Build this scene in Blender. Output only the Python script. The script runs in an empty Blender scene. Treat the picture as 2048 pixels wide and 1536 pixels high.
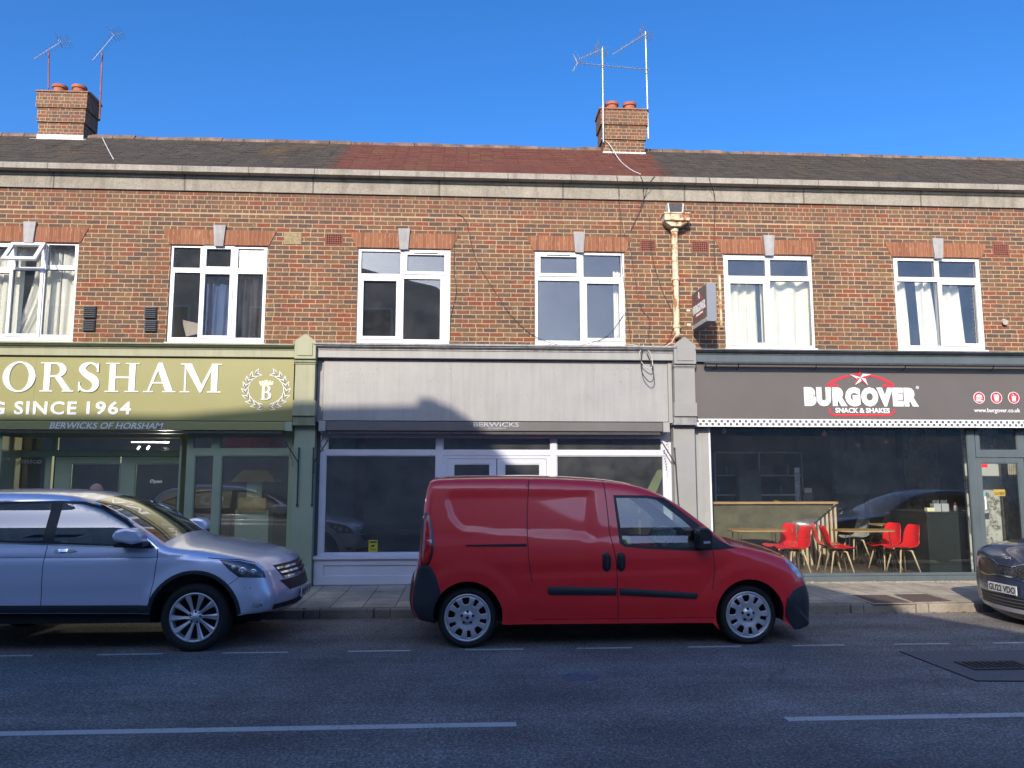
import bpy, bmesh, math, random
import numpy as np
from mathutils import Vector, Matrix, geometry
from mathutils.bvhtree import BVHTree
random.seed(7)
scene = bpy.context.scene
# ------------------------------------------------------------------ camera
FPX = 1550.0; PITCH = 0.1183; YAW = 0.0587; CH = 1.842; CD = 12.687
fw = Vector((math.sin(YAW)*math.cos(PITCH), math.cos(YAW)*math.cos(PITCH), math.sin(PITCH)))
rt = Vector((math.cos(YAW), -math.sin(YAW), 0)); up = rt.cross(fw)
CAMPOS = Vector((0, -CD, CH))
cd = bpy.data.cameras.new('camera'); co = bpy.data.objects.new('camera', cd)
scene.collection.objects.link(co)
co.matrix_world = Matrix(((rt.x, up.x, -fw.x, 0), (rt.y, up.y, -fw.y, -CD), (rt.z, up.z, -fw.z, CH), (0, 0, 0, 1)))
cd.sensor_width = 36; cd.lens = FPX/2048*36; cd.clip_end = 2000; cd.clip_start = .05
scene.camera = co
# ------------------------------------------------------------------ sky, sun, exposure
SDX, SDZ = .33, -.51            # sun travel per metre towards the facade
sd = Vector((SDX, 1, SDZ)).normalized()
ELEV = math.asin(-sd.z); AZ = math.atan2(-sd.x, -sd.y)
w = bpy.data.worlds.new('World'); scene.world = w; w.use_nodes = True
wn = w.node_tree.nodes; wl = w.node_tree.links
sky = wn.new('ShaderNodeTexSky'); sky.sky_type = 'NISHITA'; sky.sun_disc = False
sky.sun_elevation = ELEV; sky.sun_rotation = AZ
sky.air_density = 1.0; sky.dust_density = 6.0; sky.ozone_density = 5.0; sky.altitude = 1500
hs = wn.new('ShaderNodeHueSaturation'); hs.inputs['Saturation'].default_value = 1.22; hs.inputs['Value'].default_value = .685; hs.inputs['Hue'].default_value = .505
wl.new(sky.outputs[0], hs.inputs['Color']); wl.new(hs.outputs[0], wn['Background'].inputs[0])
wn['Background'].inputs[1].default_value = 0.15
sl = bpy.data.lights.new('sun', 'SUN'); sl.energy = 2.0; sl.angle = math.radians(.55); sl.color = (1, .89, .74)
so = bpy.data.objects.new('sun', sl); scene.collection.objects.link(so)
so.rotation_euler = sd.to_track_quat('-Z', 'Y').to_euler()
scene.view_settings.view_transform = 'Standard'; scene.view_settings.look = 'None'
scene.view_settings.exposure = 1.36; scene.view_settings.gamma = 1.0
scene.cycles.max_bounces = 8; scene.cycles.transparent_max_bounces = 16
scene.cycles.caustics_reflective = False; scene.cycles.caustics_refractive = False

# ------------------------------------------------------------------ coordinates
def ray(px, py): return fw*FPX + rt*(px-1024) + up*(768-py)
def F(px, py, Y=0.0):
    d = ray(px, py); t = (Y+CD)/d.y; p = CAMPOS+d*t
    return p.x, p.z
def F3(px, py, Y=0.0):
    x, z = F(px, py, Y); return Vector((x, Y, z))
def Gd(px, py, z=0.0):
    d = ray(px, py); t = (z-CH)/d.z; p = CAMPOS+d*t
    return p.x, p.y

# ------------------------------------------------------------------ materials
def new_mat(name):
    m = bpy.data.materials.new(name); m.use_nodes = True
    return m, m.node_tree.nodes, m.node_tree.links, m.node_tree.nodes['Principled BSDF']
def N(nodes, t, **kw):
    n = nodes.new(t)
    for k, v in kw.items(): setattr(n, k, v)
    return n
def coords(nodes, links, scale=(1, 1, 1)):
    g = nodes.new('ShaderNodeNewGeometry')
    mp = nodes.new('ShaderNodeMapping'); mp.inputs['Scale'].default_value = scale
    links.new(g.outputs['Position'], mp.inputs['Vector']); return mp.outputs[0]
def noise(nodes, links, vec, scale, detail=4, rough=.55):
    n = nodes.new('ShaderNodeTexNoise'); n.inputs['Scale'].default_value = scale
    n.inputs['Detail'].default_value = detail; n.inputs['Roughness'].default_value = rough
    links.new(vec, n.inputs['Vector']); return n.outputs['Fac']
def ramp(nodes, links, fac, stops, interp='LINEAR'):
    r = nodes.new('ShaderNodeValToRGB'); r.color_ramp.interpolation = interp
    while len(r.color_ramp.elements) > 1: r.color_ramp.elements.remove(r.color_ramp.elements[-1])
    first = True
    for p, c in stops:
        e = r.color_ramp.elements[0] if first else r.color_ramp.elements.new(p)
        e.position = p; first = False
        e.color = (c[0], c[1], c[2], 1) if hasattr(c, '__len__') else (c, c, c, 1)
    links.new(fac, r.inputs[0]); return r.outputs[0]
def mixc(nodes, links, fac, a, b, mode='MIX'):
    m = nodes.new('ShaderNodeMix'); m.data_type = 'RGBA'; m.blend_type = mode
    for s, v in ((m.inputs[0], fac), (m.inputs[6], a), (m.inputs[7], b)):
        if isinstance(v, bpy.types.NodeSocket): links.new(v, s)
        elif hasattr(v, '__len__'): s.default_value = (v[0], v[1], v[2], 1)
        else: s.default_value = v
    return m.outputs[2]
def mth(nodes, links, op, a, b=None, c=None):
    m = nodes.new('ShaderNodeMath'); m.operation = op
    for i, v in enumerate((a, b, c)):
        if v is None: continue
        if isinstance(v, bpy.types.NodeSocket): links.new(v, m.inputs[i])
        else: m.inputs[i].default_value = v
    return m.outputs[0]
def bump(nodes, links, h, bs, strength=.3, dist=.01):
    b = nodes.new('ShaderNodeBump'); b.inputs['Strength'].default_value = strength; b.inputs['Distance'].default_value = dist
    links.new(h, b.inputs['Height']); links.new(b.outputs[0], bs.inputs['Normal']); return b
def pm(name, col, rough=.5, metal=0.0, var=.12, scale=3.0, streak=0.0, bmp=0.0, coat=0.0, bscale=60, spec=.5):
    m, n, l, b = new_mat(name)
    v = coords(n, l)
    f = noise(n, l, v, scale, 6)
    lo = tuple(max(0, c*(1-var)) for c in col); hi = tuple(min(1, c*(1+var)) for c in col)
    c = ramp(n, l, f, [(.3, lo), (.7, hi)])
    if streak:
        v2 = coords(n, l, (9, 9, .6)); f2 = noise(n, l, v2, 1.5, 5)
        s = ramp(n, l, f2, [(.35, 1-streak), (.6, 1.0)])
        c = mixc(n, l, 1.0, c, s, 'MULTIPLY')
    l.new(c, b.inputs['Base Color'])
    b.inputs['Roughness'].default_value = rough; b.inputs['Metallic'].default_value = metal
    b.inputs['Coat Weight'].default_value = coat; b.inputs['Coat Roughness'].default_value = .04
    b.inputs['Specular IOR Level'].default_value = spec
    if bmp:
        f3 = noise(n, l, v, bscale, 3); bump(n, l, f3, b, bmp, .004)
    return m
def glass_mat(name, tint=(.9, .95, .93), ior=1.5, boost=1.0, wob=0.0, base=0.0, dirt=0.0):
    m, n, l, b = new_mat(name); n.remove(b)
    out = n['Material Output']
    tr = n.new('ShaderNodeBsdfTransparent'); tr.inputs[0].default_value = (*tint, 1)
    gl = n.new('ShaderNodeBsdfGlossy'); gl.inputs['Roughness'].default_value = .01; gl.inputs[0].default_value = (.95, .97, 1, 1)
    lw = n.new('ShaderNodeLayerWeight'); lw.inputs[0].default_value = .5
    p5 = mth(n, l, 'POWER', lw.outputs['Facing'], 5.0); fr = mth(n, l, 'MULTIPLY_ADD', p5, .95, .045)
    f = mth(n, l, 'MULTIPLY_ADD', fr, boost, base)
    f = mth(n, l, 'MINIMUM', f, .95)
    mx = n.new('ShaderNodeMixShader'); l.new(f, mx.inputs[0]); l.new(tr.outputs[0], mx.inputs[1]); l.new(gl.outputs[0], mx.inputs[2])
    last = mx.outputs[0]
    if wob:
        v = coords(n, l); h = noise(n, l, v, 1.2, 1)
        bp = n.new('ShaderNodeBump'); bp.inputs['Strength'].default_value = wob; bp.inputs['Distance'].default_value = .02
        l.new(h, bp.inputs['Height']); l.new(bp.outputs[0], gl.inputs['Normal'])
    if dirt:  # patchy diffuse layer paints a hazy veil of reflection into the glass
        df = n.new('ShaderNodeBsdfDiffuse'); df.inputs[0].default_value = (.5, .5, .47, 1)
        v = coords(n, l); h = noise(n, l, v, 2.5, 6, .7)
        hf = ramp(n, l, h, [(.35, dirt*.3), (.75, dirt)])
        m2 = n.new('ShaderNodeMixShader'); l.new(hf, m2.inputs[0]); l.new(last, m2.inputs[1]); l.new(df.outputs[0], m2.inputs[2]); last = m2.outputs[0]
    l.new(last, out.inputs[0]); return m

def brick_mat(name, rowz=.0752, bw=.2285, header_above=None, zline=None):
    m, n, l, b = new_mat(name)
    g = n.new('ShaderNodeNewGeometry'); sep = n.new('ShaderNodeSeparateXYZ')
    l.new(g.outputs['Position'], sep.inputs[0])
    wob = noise(n, l, g.outputs['Position'], 9.0, 2)
    wob = mth(n, l, 'MULTIPLY_ADD', wob, .012, -.006)
    u = mth(n, l, 'ADD', mth(n, l, 'ADD', sep.outputs[0], sep.outputs[1]), wob)
    z = mth(n, l, 'ADD', sep.outputs[2], wob)
    r = mth(n, l, 'DIVIDE', z, rowz); row = mth(n, l, 'FLOOR', r); fz = mth(n, l, 'FRACT', r)
    wn_ = n.new('ShaderNodeTexWhiteNoise'); wn_.noise_dimensions = '1D'; l.new(row, wn_.inputs['W'])
    # stretcher rows with the odd header row, half bond
    odd = mth(n, l, 'MODULO', mth(n, l, 'ADD', row, 200.0), 2.0)
    hdr = mth(n, l, 'GREATER_THAN', wn_.outputs['Value'], .985)
    if header_above: hdr = mth(n, l, 'MAXIMUM', mth(n, l, 'MULTIPLY', mth(n, l, 'GREATER_THAN', z, header_above), odd), hdr)
    width = mth(n, l, 'MULTIPLY_ADD', hdr, -bw*.5, bw)
    uu = mth(n, l, 'DIVIDE', mth(n, l, 'ADD', u, 50.0), width)
    uu = mth(n, l, 'ADD', uu, mth(n, l, 'MULTIPLY', odd, .5))
    uu = mth(n, l, 'ADD', uu, mth(n, l, 'MULTIPLY', wn_.outputs['Value'], .12))
    col = mth(n, l, 'FLOOR', uu); fx = mth(n, l, 'FRACT', uu)
    # split some stretchers in two headers
    cmb = n.new('ShaderNodeCombineXYZ'); l.new(col, cmb.inputs[0]); l.new(row, cmb.inputs[1])
    w3 = n.new('ShaderNodeTexWhiteNoise'); w3.noise_dimensions = '3D'; l.new(cmb.outputs[0], w3.inputs['Vector'])
    spl = mth(n, l, 'GREATER_THAN', w3.outputs['Value'], .90)
    side = mth(n, l, 'MULTIPLY', mth(n, l, 'GREATER_THAN', fx, .5), spl)
    cmb2 = n.new('ShaderNodeCombineXYZ'); l.new(mth(n, l, 'ADD', col, mth(n, l, 'MULTIPLY', side, .37)), cmb2.inputs[0]); l.new(row, cmb2.inputs[1])
    w4 = n.new('ShaderNodeTexWhiteNoise'); w4.noise_dimensions = '3D'; l.new(cmb2.outputs[0], w4.inputs['Vector'])
    # mortar distance in metres
    dx = mth(n, l, 'MULTIPLY', mth(n, l, 'MINIMUM', fx, mth(n, l, 'SUBTRACT', 1.0, fx)), width)
    dm = mth(n, l, 'MULTIPLY', mth(n, l, 'ABSOLUTE', mth(n, l, 'SUBTRACT', fx, .5)), width)
    dm = mth(n, l, 'ADD', dm, mth(n, l, 'MULTIPLY', mth(n, l, 'SUBTRACT', 1.0, spl), 1.0))
    dz = mth(n, l, 'MULTIPLY', mth(n, l, 'MINIMUM', fz, mth(n, l, 'SUBTRACT', 1.0, fz)), rowz)
    dd = mth(n, l, 'MINIMUM', mth(n, l, 'MINIMUM', dx, dm), dz)
    nz = noise(n, l, g.outputs['Position'], 40.0, 3)
    dd = mth(n, l, 'ADD', dd, mth(n, l, 'MULTIPLY_ADD', nz, .005, -.0025))
    mask = ramp(n, l, dd, [(.0035, 0.0), (.0070, 1.0)])
    big = noise(n, l, g.outputs['Position'], .7, 3)
    pick = mth(n, l, 'ADD', w4.outputs['Value'], mth(n, l, 'MULTIPLY_ADD', big, .16, -.08))
    bc = ramp(n, l, pick, [(0, (.098, .062, .046)), (.12, (.140, .080, .048)), (.26, (.20, .066, .034)), (.36, (.170, .090, .048)),
                           (.50, (.195, .072, .038)), (.60, (.115, .070, .048)), (.72, (.172, .096, .048)), (.84, (.220, .062, .029)), (.885, (.195, .118, .058)), (.93, (.165, .080, .045))], 'CONSTANT')
    sm = noise(n, l, g.outputs['Position'], 22.0, 5, .7)
    bc = mixc(n, l, 1.0, bc, ramp(n, l, sm, [(.3, .66), (.7, 1.3)]), 'MULTIPLY')
    # pale smears of mortar over some bricks
    sme = noise(n, l, g.outputs['Position'], 5.5, 6, .75)
    bc = mixc(n, l, ramp(n, l, sme, [(.56, 0.0), (.72, .55)]), bc, (.36, .26, .155))
    stain = noise(n, l, g.outputs['Position'], .9, 5, .65)
    mc = mixc(n, l, ramp(n, l, stain, [(.45, 0.0), (.7, .7)]), (.52, .365, .215), (.35, .235, .135))
    if zline: mask = mth(n, l, 'MULTIPLY', mask, mth(n, l, 'GREATER_THAN', mth(n, l, 'ABSOLUTE', mth(n, l, 'SUBTRACT', z, zline)), .013))
    c = mixc(n, l, mask, mc, bc)
    soot = noise(n, l, g.outputs['Position'], .32, 5, .62); run = noise(n, l, coords(n, l, (2.2, 2.2, .35)), 1.0, 5, .65)
    hz = ramp(n, l, mth(n, l, 'ADD', mth(n, l, 'MULTIPLY', sep.outputs[2], .1), mth(n, l, 'MULTIPLY_ADD', run, .10, -.05)), [(.595, 0.0), (.66, .75)])
    c = mixc(n, l, mth(n, l, 'MULTIPLY', hz, ramp(n, l, soot, [(.38, .1), (.62, 1.0)])), c, (.15, .072, .048))
    c = mixc(n, l, 1.0, c, ramp(n, l, run, [(.3, .84), (.7, 1.1)]), 'MULTIPLY')
    l.new(c, b.inputs['Base Color']); b.inputs['Roughness'].default_value = .85
    hh = mth(n, l, 'ADD', mask, mth(n, l, 'MULTIPLY', sm, .5)); bump(n, l, hh, b, .6, .006)
    return m

M = {}
ZLN = round(F(1000, 437)[1]/.0752)*.0752
M['brick'] = brick_mat('brick', header_above=ZLN, zline=ZLN)
M['asphalt'], n, l, b = new_mat('asphalt')
v = coords(n, l)
f1 = noise(n, l, v, 42.0, 5, .9); f2 = noise(n, l, v, .45, 5); f3 = noise(n, l, v, 260.0, 2)
c = ramp(n, l, f1, [(.40, (.075, .072, .070)), (.49, (.185, .172, .158)), (.54, (.235, .22, .20)), (.62, (.58, .53, .46))])
c = mixc(n, l, 1.0, c, ramp(n, l, f2, [(.3, .75), (.7, 1.25)]), 'MULTIPLY')
v2 = coords(n, l, (.12, 1.4, 1)); f4 = noise(n, l, v2, 1.5, 4)
c = mixc(n, l, 1.0, c, ramp(n, l, f4, [(.35, .82), (.65, 1.15)]), 'MULTIPLY')
f5 = noise(n, l, v, 1.7, 6, .75); c = mixc(n, l, 1.0, c, ramp(n, l, f5, [(.32, .78), (.5, 1.0), (.68, 1.25)]), 'MULTIPLY')
vc_ = n.new('ShaderNodeTexVoronoi'); vc_.feature = 'DISTANCE_TO_EDGE'; vc_.inputs['Scale'].default_value = .55
wv_ = n.new('ShaderNodeMixRGB'); wv_.inputs[0].default_value = .12; l.new(v, wv_.inputs[1]); nzc = n.new('ShaderNodeTexNoise'); nzc.inputs['Scale'].default_value = 2.0; nzc.inputs['Detail'].default_value = 6; l.new(v, nzc.inputs['Vector']); l.new(nzc.outputs['Color'], wv_.inputs[2]); l.new(wv_.outputs[0], vc_.inputs['Vector'])
ck = mth(n, l, 'MULTIPLY', ramp(n, l, vc_.outputs['Distance'], [(0, 1.0), (.0022, 1.0), (.0045, 0.0)]), ramp(n, l, f2, [(.52, 0.0), (.58, .4)]))
c = mixc(n, l, ck, c, (.022, .022, .024))
f6 = noise(n, l, v, 14.0, 4, .8); c = mixc(n, l, 1.0, c, ramp(n, l, f6, [(.35, .8), (.65, 1.2)]), 'MULTIPLY')
vo = n.new('ShaderNodeTexVoronoi'); vo.inputs['Scale'].default_value = 5.0; l.new(v, vo.inputs['Vector'])
sp = ramp(n, l, vo.outputs['Distance'], [(.0, 1.0), (.035, 1.0), (.05, 0.0)])
c = mixc(n, l, mth(n, l, 'MULTIPLY', sp, .5), c, (.22, .2, .17))
l.new(c, b.inputs['Base Color']); b.inputs['Roughness'].default_value = .8
bump(n, l, mth(n, l, 'ADD', f1, f3), b, .8, .006)

def slab_mat(name, c1, c2, sx, sy, ox=0.0, dark=(.09, .08, .065)):
    m, n, l, b = new_mat(name)
    v = coords(n, l)
    br = n.new('ShaderNodeTexBrick'); br.inputs['Scale'].default_value = 1.0
    mp = n.new('ShaderNodeMapping'); mp.inputs['Location'].default_value = (ox, 0.07, 0); mp.inputs['Rotation'].default_value = (0, 0, math.radians(90))
    l.new(v, mp.inputs[0]); l.new(mp.outputs[0], br.inputs['Vector'])
    br.inputs['Brick Width'].default_value = sy; br.inputs['Row Height'].default_value = sx
    br.inputs['Mortar Size'].default_value = .007; br.inputs['Mortar Smooth'].default_value = .3
    br.inputs['Color1'].default_value = (*c1, 1); br.inputs['Color2'].default_value = (*c2, 1); br.inputs['Mortar'].default_value = (*dark, 1)
    f = noise(n, l, v, 2.5, 7, .7); f2 = noise(n, l, v, 30, 4)
    c = mixc(n, l, 1.0, br.outputs[0], ramp(n, l, f, [(.3, .72), (.68, 1.2)]), 'MULTIPLY')
    c = mixc(n, l, 1.0, c, ramp(n, l, f2, [(.3, .85), (.7, 1.12)]), 'MULTIPLY')
    vo = n.new('ShaderNodeTexVoronoi'); vo.inputs['Scale'].default_value = 3.2; l.new(v, vo.inputs['Vector'])
    c = mixc(n, l, mth(n, l, 'MULTIPLY', ramp(n, l, vo.outputs['Distance'], [(0, 1.0), (.055, 1.0), (.075, 0.0)]), .55), c, (.12, .11, .10))
    f4 = noise(n, l, v, .9, 6, .75); c = mixc(n, l, 1.0, c, ramp(n, l, f4, [(.35, .75), (.6, 1.08)]), 'MULTIPLY')
    l.new(c, b.inputs['Base Color']); b.inputs['Roughness'].default_value = .85
    bump(n, l, mth(n, l, 'SUBTRACT', f2, br.outputs['Fac']), b, .5, .008)
    return m
M['slabs'] = slab_mat('paving_slabs', (.52, .45, .34), (.42, .365, .28), .43, .62)
M['kerb'] = slab_mat('kerb_stone', (.30, .265, .21), (.23, .205, .165), .91, 3.0)
M['line'] = None
m, n, l, b = new_mat('road_paint'); v = coords(n, l)
f = noise(n, l, v, 45, 5, .8); f2 = noise(n, l, v, 3.0, 3)
k = mth(n, l, 'ADD', f, mth(n, l, 'MULTIPLY', f2, .35))
c = mixc(n, l, ramp(n, l, k, [(.53, 0.0), (.61, 1.0)]), (.16, .155, .15), (.58, .56, .52))
l.new(c, b.inputs['Base Color']); b.inputs['Roughness'].default_value = .7; M['line'] = m

# roof tiles
m, n, l, b = new_mat('roof_tiles')
g = n.new('ShaderNodeNewGeometry'); sep = n.new('ShaderNodeSeparateXYZ'); l.new(g.outputs['Position'], sep.inputs[0])
r = mth(n, l, 'DIVIDE', mth(n, l, 'SUBTRACT', sep.outputs[1], .27), .2075); row = mth(n, l, 'FLOOR', r); fz = mth(n, l, 'FRACT', r)
odd = mth(n, l, 'MODULO', mth(n, l, 'ADD', row, 100.0), 2.0)
uu = mth(n, l, 'ADD', mth(n, l, 'DIVIDE', mth(n, l, 'ADD', sep.outputs[0], 60.0), .232), mth(n, l, 'MULTIPLY', odd, .5))
cmb = n.new('ShaderNodeCombineXYZ'); l.new(mth(n, l, 'FLOOR', uu), cmb.inputs[0]); l.new(row, cmb.inputs[1])
wt = n.new('ShaderNodeTexWhiteNoise'); l.new(cmb.outputs[0], wt.inputs['Vector'])
x = sep.outputs[0]
edge = noise(n, l, g.outputs['Position'], 1.6, 5, .7)
xe = mth(n, l, 'ADD', x, mth(n, l, 'MULTIPLY_ADD', edge, .7, -.35))
red = ramp(n, l, mth(n, l, 'DIVIDE', mth(n, l, 'ADD', xe, 12.0), 24.0), [(.388, 0.0), (.400, 1.0), (.655, 1.0), (.668, .0)])
RTX = []
gcol = ramp(n, l, wt.outputs['Value'], [(0, (.042, .035, .029)), (.5, (.050, .041, .033)), (1, (.060, .049, .038))])
rcol = ramp(n, l, wt.outputs['Value'], [(0, (.105, .034, .022)), (.5, (.115, .037, .024)), (1, (.125, .041, .027))])
c = mixc(n, l, red, gcol, rcol)
lich = noise(n, l, g.outputs['Position'], .55, 6, .7)
c = mixc(n, l, ramp(n, l, lich, [(.58, 0.0), (.66, .55)]), c, (.12, .068, .02))
sp = noise(n, l, g.outputs['Position'], 9.0, 4, .7)
c = mixc(n, l, ramp(n, l, sp, [(.68, 0.0), (.74, .7)]), c, (.34, .27, .17))
l.new(c, b.inputs['Base Color']); b.inputs['Roughness'].default_value = .9
bump(n, l, mth(n, l, 'ADD', mth(n, l, 'MULTIPLY', fz, -1.0), wt.outputs['Value']), b, .5, .02)
M['tiles'] = m

# weathered stone
def stone_mat(name, col, dark, joint=1.05, jo=0.0):
    m, n, l, b = new_mat(name); v = coords(n, l)
    f = noise(n, l, v, 1.4, 8, .72); f2 = noise(n, l, coords(n, l, (5, 5, .8)), 1.3, 6, .7); f3 = noise(n, l, v, 38, 4)
    c = mixc(n, l, ramp(n, l, f, [(.38, 0.0), (.66, .8)]), col, dark)
    c = mixc(n, l, ramp(n, l, f2, [(.5, 0.0), (.72, .6)]), c, tuple(q*.55 for q in dark))
    c = mixc(n, l, 1.0, c, ramp(n, l, f3, [(.3, .8), (.7, 1.15)]), 'MULTIPLY')
    wv = noise(n, l, v, 3.2, 6, .8)
    c = mixc(n, l, ramp(n, l, wv, [(.66, 0.0), (.72, .8)]), c, (.62, .60, .54))
    g = n.new('ShaderNodeSeparateXYZ'); l.new(coords(n, l), g.inputs[0])
    fx = mth(n, l, 'FRACT', mth(n, l, 'DIVIDE', mth(n, l, 'ADD', g.outputs[0], 40.0+jo), joint))
    c = mixc(n, l, ramp(n, l, fx, [(0, 1.0), (.010, 1.0), (.016, 0.0)]), c, (.13, .115, .095))
    l.new(c, b.inputs['Base Color']); b.inputs['Roughness'].default_value = .9
    bump(n, l, mth(n, l, 'ADD', f3, f), b, .5, .01); return m
M['coping'] = stone_mat('coping_stone', (.38, .345, .29), (.24, .215, .175), 1.07)
M['frieze'] = stone_mat('frieze_stone', (.36, .325, .265), (.225, .20, .16), 2.1, .4)
# rubbed brick lintel
m, n, l, b = new_mat('rubbed_brick'); v = coords(n, l)
g = n.new('ShaderNodeSeparateXYZ'); l.new(v, g.inputs[0])
fx = mth(n, l, 'FRACT', mth(n, l, 'DIVIDE', mth(n, l, 'ADD', g.outputs[0], 40.0), .068))
cellx = n.new('ShaderNodeTexWhiteNoise'); cellx.noise_dimensions = '1D'
l.new(mth(n, l, 'FLOOR', mth(n, l, 'DIVIDE', mth(n, l, 'ADD', g.outputs[0], 40.0), .068)), cellx.inputs['W'])
c = ramp(n, l, cellx.outputs['Value'], [(0, (.205, .075, .035)), (.5, (.25, .092, .042)), (1, (.285, .115, .055))])
st = noise(n, l, coords(n, l, (30, 30, 5)), 1.4, 5, .75)
c = mixc(n, l, ramp(n, l, st, [(.55, 0.0), (.68, .6)]), c, (.50, .34, .22))
c = mixc(n, l, mth(n, l, 'MULTIPLY', ramp(n, l, fx, [(0, 1.0), (.03, 1.0), (.09, 0.0)]), .55), c, (.50, .36, .24))
l.new(c, b.inputs['Base Color']); b.inputs['Roughness'].default_value = .85; M['lintel'] = m

M['upvc'] = pm('white_upvc', (.80, .80, .80), .32, var=.04)
M['keystone'] = pm('keystone_paint', (.37, .36, .35), .7, var=.12, scale=9, streak=.2)
M['lead'] = pm('lead_flashing', (.62, .60, .56), .6, var=.25, scale=6)
M['pot'] = pm('terracotta', (.36, .12, .065), .8, var=.25, scale=10)
M['mortar_cap'] = pm('mortar_cap', (.27, .15, .10), .9, var=.3, scale=8)
M['steel'] = pm('galvanised_steel', (.36, .36, .355), .45, .6, var=.25, scale=12)
M['redmast'] = pm('rusty_mast', (.26, .09, .07), .6, .2, var=.3, scale=8)
M['alum'] = pm('aluminium', (.62, .63, .65), .35, .8, var=.1)
M['black'] = pm('black_plastic', (.018, .019, .022), .45, var=.2, scale=12)
M['dark'] = pm('dark_void', (.012, .012, .013), .9, var=.1)
M['pane'] = glass_mat('window_glass', (.97, .98, .975), 1.5, 1.5, .06, .01, .05)
M['shopglass'] = glass_mat('shop_glass', (.96, .98, .975), 1.5, 1.5, .10, .01, .014)
M['shopglass2'] = glass_mat('veiled_shop_glass', (.96, .98, .975), 1.5, 1.8, .10, .01, .08)  # stronger painted veil, lifts the dark panes of the green and grey shops
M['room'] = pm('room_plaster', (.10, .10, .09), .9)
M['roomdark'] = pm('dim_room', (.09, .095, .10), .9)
M['curtain'] = pm('white_curtain', (.80, .79, .72), .9, var=.06)
M['curtain2'] = pm('cream_curtain', (.82, .80, .62), .9, var=.06)
M['greensoft'] = pm('sage_green_paint', (.33, .335, .21), .5, var=.06, streak=.12)
M['greendark'] = pm('green_moulding_paint', (.225, .25, .145), .5, var=.1, streak=.2)
M['greenpier'] = pm('green_render', (.31, .37, .25), .7, var=.08, bmp=.3)
M['olive'] = pm('olive_sign_panel', (.285, .272, .105), .38, var=.03)
M['gutter'] = pm('grey_paint_cornice', (.33, .33, .33), .6, var=.2, streak=.35)
M['gpaint'] = pm('pale_grey_paint', (.345, .34, .325), .4, var=.06, streak=.10)
M['gpier'] = pm('grey_render', (.285, .285, .272), .7, var=.05, bmp=.25)
M['gframe'] = pm('grey_window_paint', (.60, .62, .68), .45, var=.05)
M['awningbox'] = pm('awning_cover', (.13, .12, .115), .6, var=.1)
M['white'] = pm('white_paint', (.8, .8, .8), .4, var=.03)
M['signgrey'] = pm('charcoal_sign_panel', (.125, .112, .102), .4, var=.04)
M['slate'] = pm('slate_grey_paint', (.10, .125, .135), .4, var=.08, streak=.1)
M['cornicedark'] = pm('dark_cornice_paint', (.10, .115, .115), .5, var=.25, streak=.3)
M['red'] = pm('red_sign', (.72, .03, .05), .4, var=.02)
M['cream'] = pm('cream_letter', (.85, .80, .50), .4, var=.03)
M['leafgrey'] = pm('grey_green_print', (.12, .135, .09), .5, var=.05)
M['rustpipe'] = None
m, n, l, b = new_mat('rusty_cream_paint'); v = coords(n, l)
f = noise(n, l, v, 7, 7, .75); f2 = noise(n, l, coords(n, l, (6, 6, 1.2)), 2.0, 5)
c = mixc(n, l, ramp(n, l, mth(n, l, 'ADD', mth(n, l, 'MULTIPLY', f, .7), mth(n, l, 'MULTIPLY', f2, .3)), [(.50, 0.0), (.57, 1.0)]), (.62, .53, .36), (.30, .115, .04))
l.new(c, b.inputs['Base Color']); b.inputs['Roughness'].default_value = .7; bump(n, l, f, b, .4, .01); M['rustpipe'] = m
M['iron'] = pm('old_iron', (.06, .06, .065), .6, .3, var=.3, scale=20)
M['cable_black'] = pm('black_cable', (.05, .04, .04), .6)
M['cable_white'] = pm('white_cable', (.55, .53, .49), .6)
M['airbrick'] = pm('terracotta_grille', (.21, .075, .05), .85, var=.15, scale=15)
M['vent'] = pm('grey_vent_plastic', (.10, .105, .115), .5)
M['wood'] = None
m, n, l, b = new_mat('oak'); f = noise(n, l, coords(n, l, (2, 2, 14)), 2.5, 5, .7)
l.new(ramp(n, l, f, [(.3, (.42, .25, .10)), (.7, (.60, .40, .19))]), b.inputs['Base Color']); b.inputs['Roughness'].default_value = .5; M['wood'] = m
M['beech'] = pm('pale_beech', (.66, .52, .32), .5, var=.12, scale=12)
M['redseat'] = pm('red_seat_shell', (.92, .022, .03), .3, var=.02, coat=.5)
M['greyseat'] = pm('grey_seat_shell', (.45, .46, .47), .4)
M['khaki'] = pm('khaki_textured_panel', (.125, .115, .068), .7, var=.3, scale=5, bmp=1.0, bscale=14)
M['unit'] = pm('black_cabinet', (.025, .032, .032), .35, var=.15)
m, n, l, b = new_mat('marble'); v = coords(n, l)
f = noise(n, l, v, 1.3, 8, .75); ve = mth(n, l, 'ABSOLUTE', mth(n, l, 'SUBTRACT', f, .5))
l.new(ramp(n, l, ve, [(0, (.05, .05, .05)), (.018, (.42, .43, .40)), (.06, (.58, .59, .55))]), b.inputs['Base Color']); b.inputs['Roughness'].default_value = .3; M['marble'] = m
M['floor_in'] = pm('interior_floor', (.10, .075, .05), .45, var=.2)
M['tyre'] = pm('tyre_rubber', (.016, .016, .018), .8, var=.25, scale=25, bmp=.5)
M['alloy'] = pm('silver_wheel', (.62, .63, .65), .32, .55, var=.05)
M['chrome'] = pm('chrome', (.85, .85, .86), .12, 1.0, var=.02)
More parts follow.
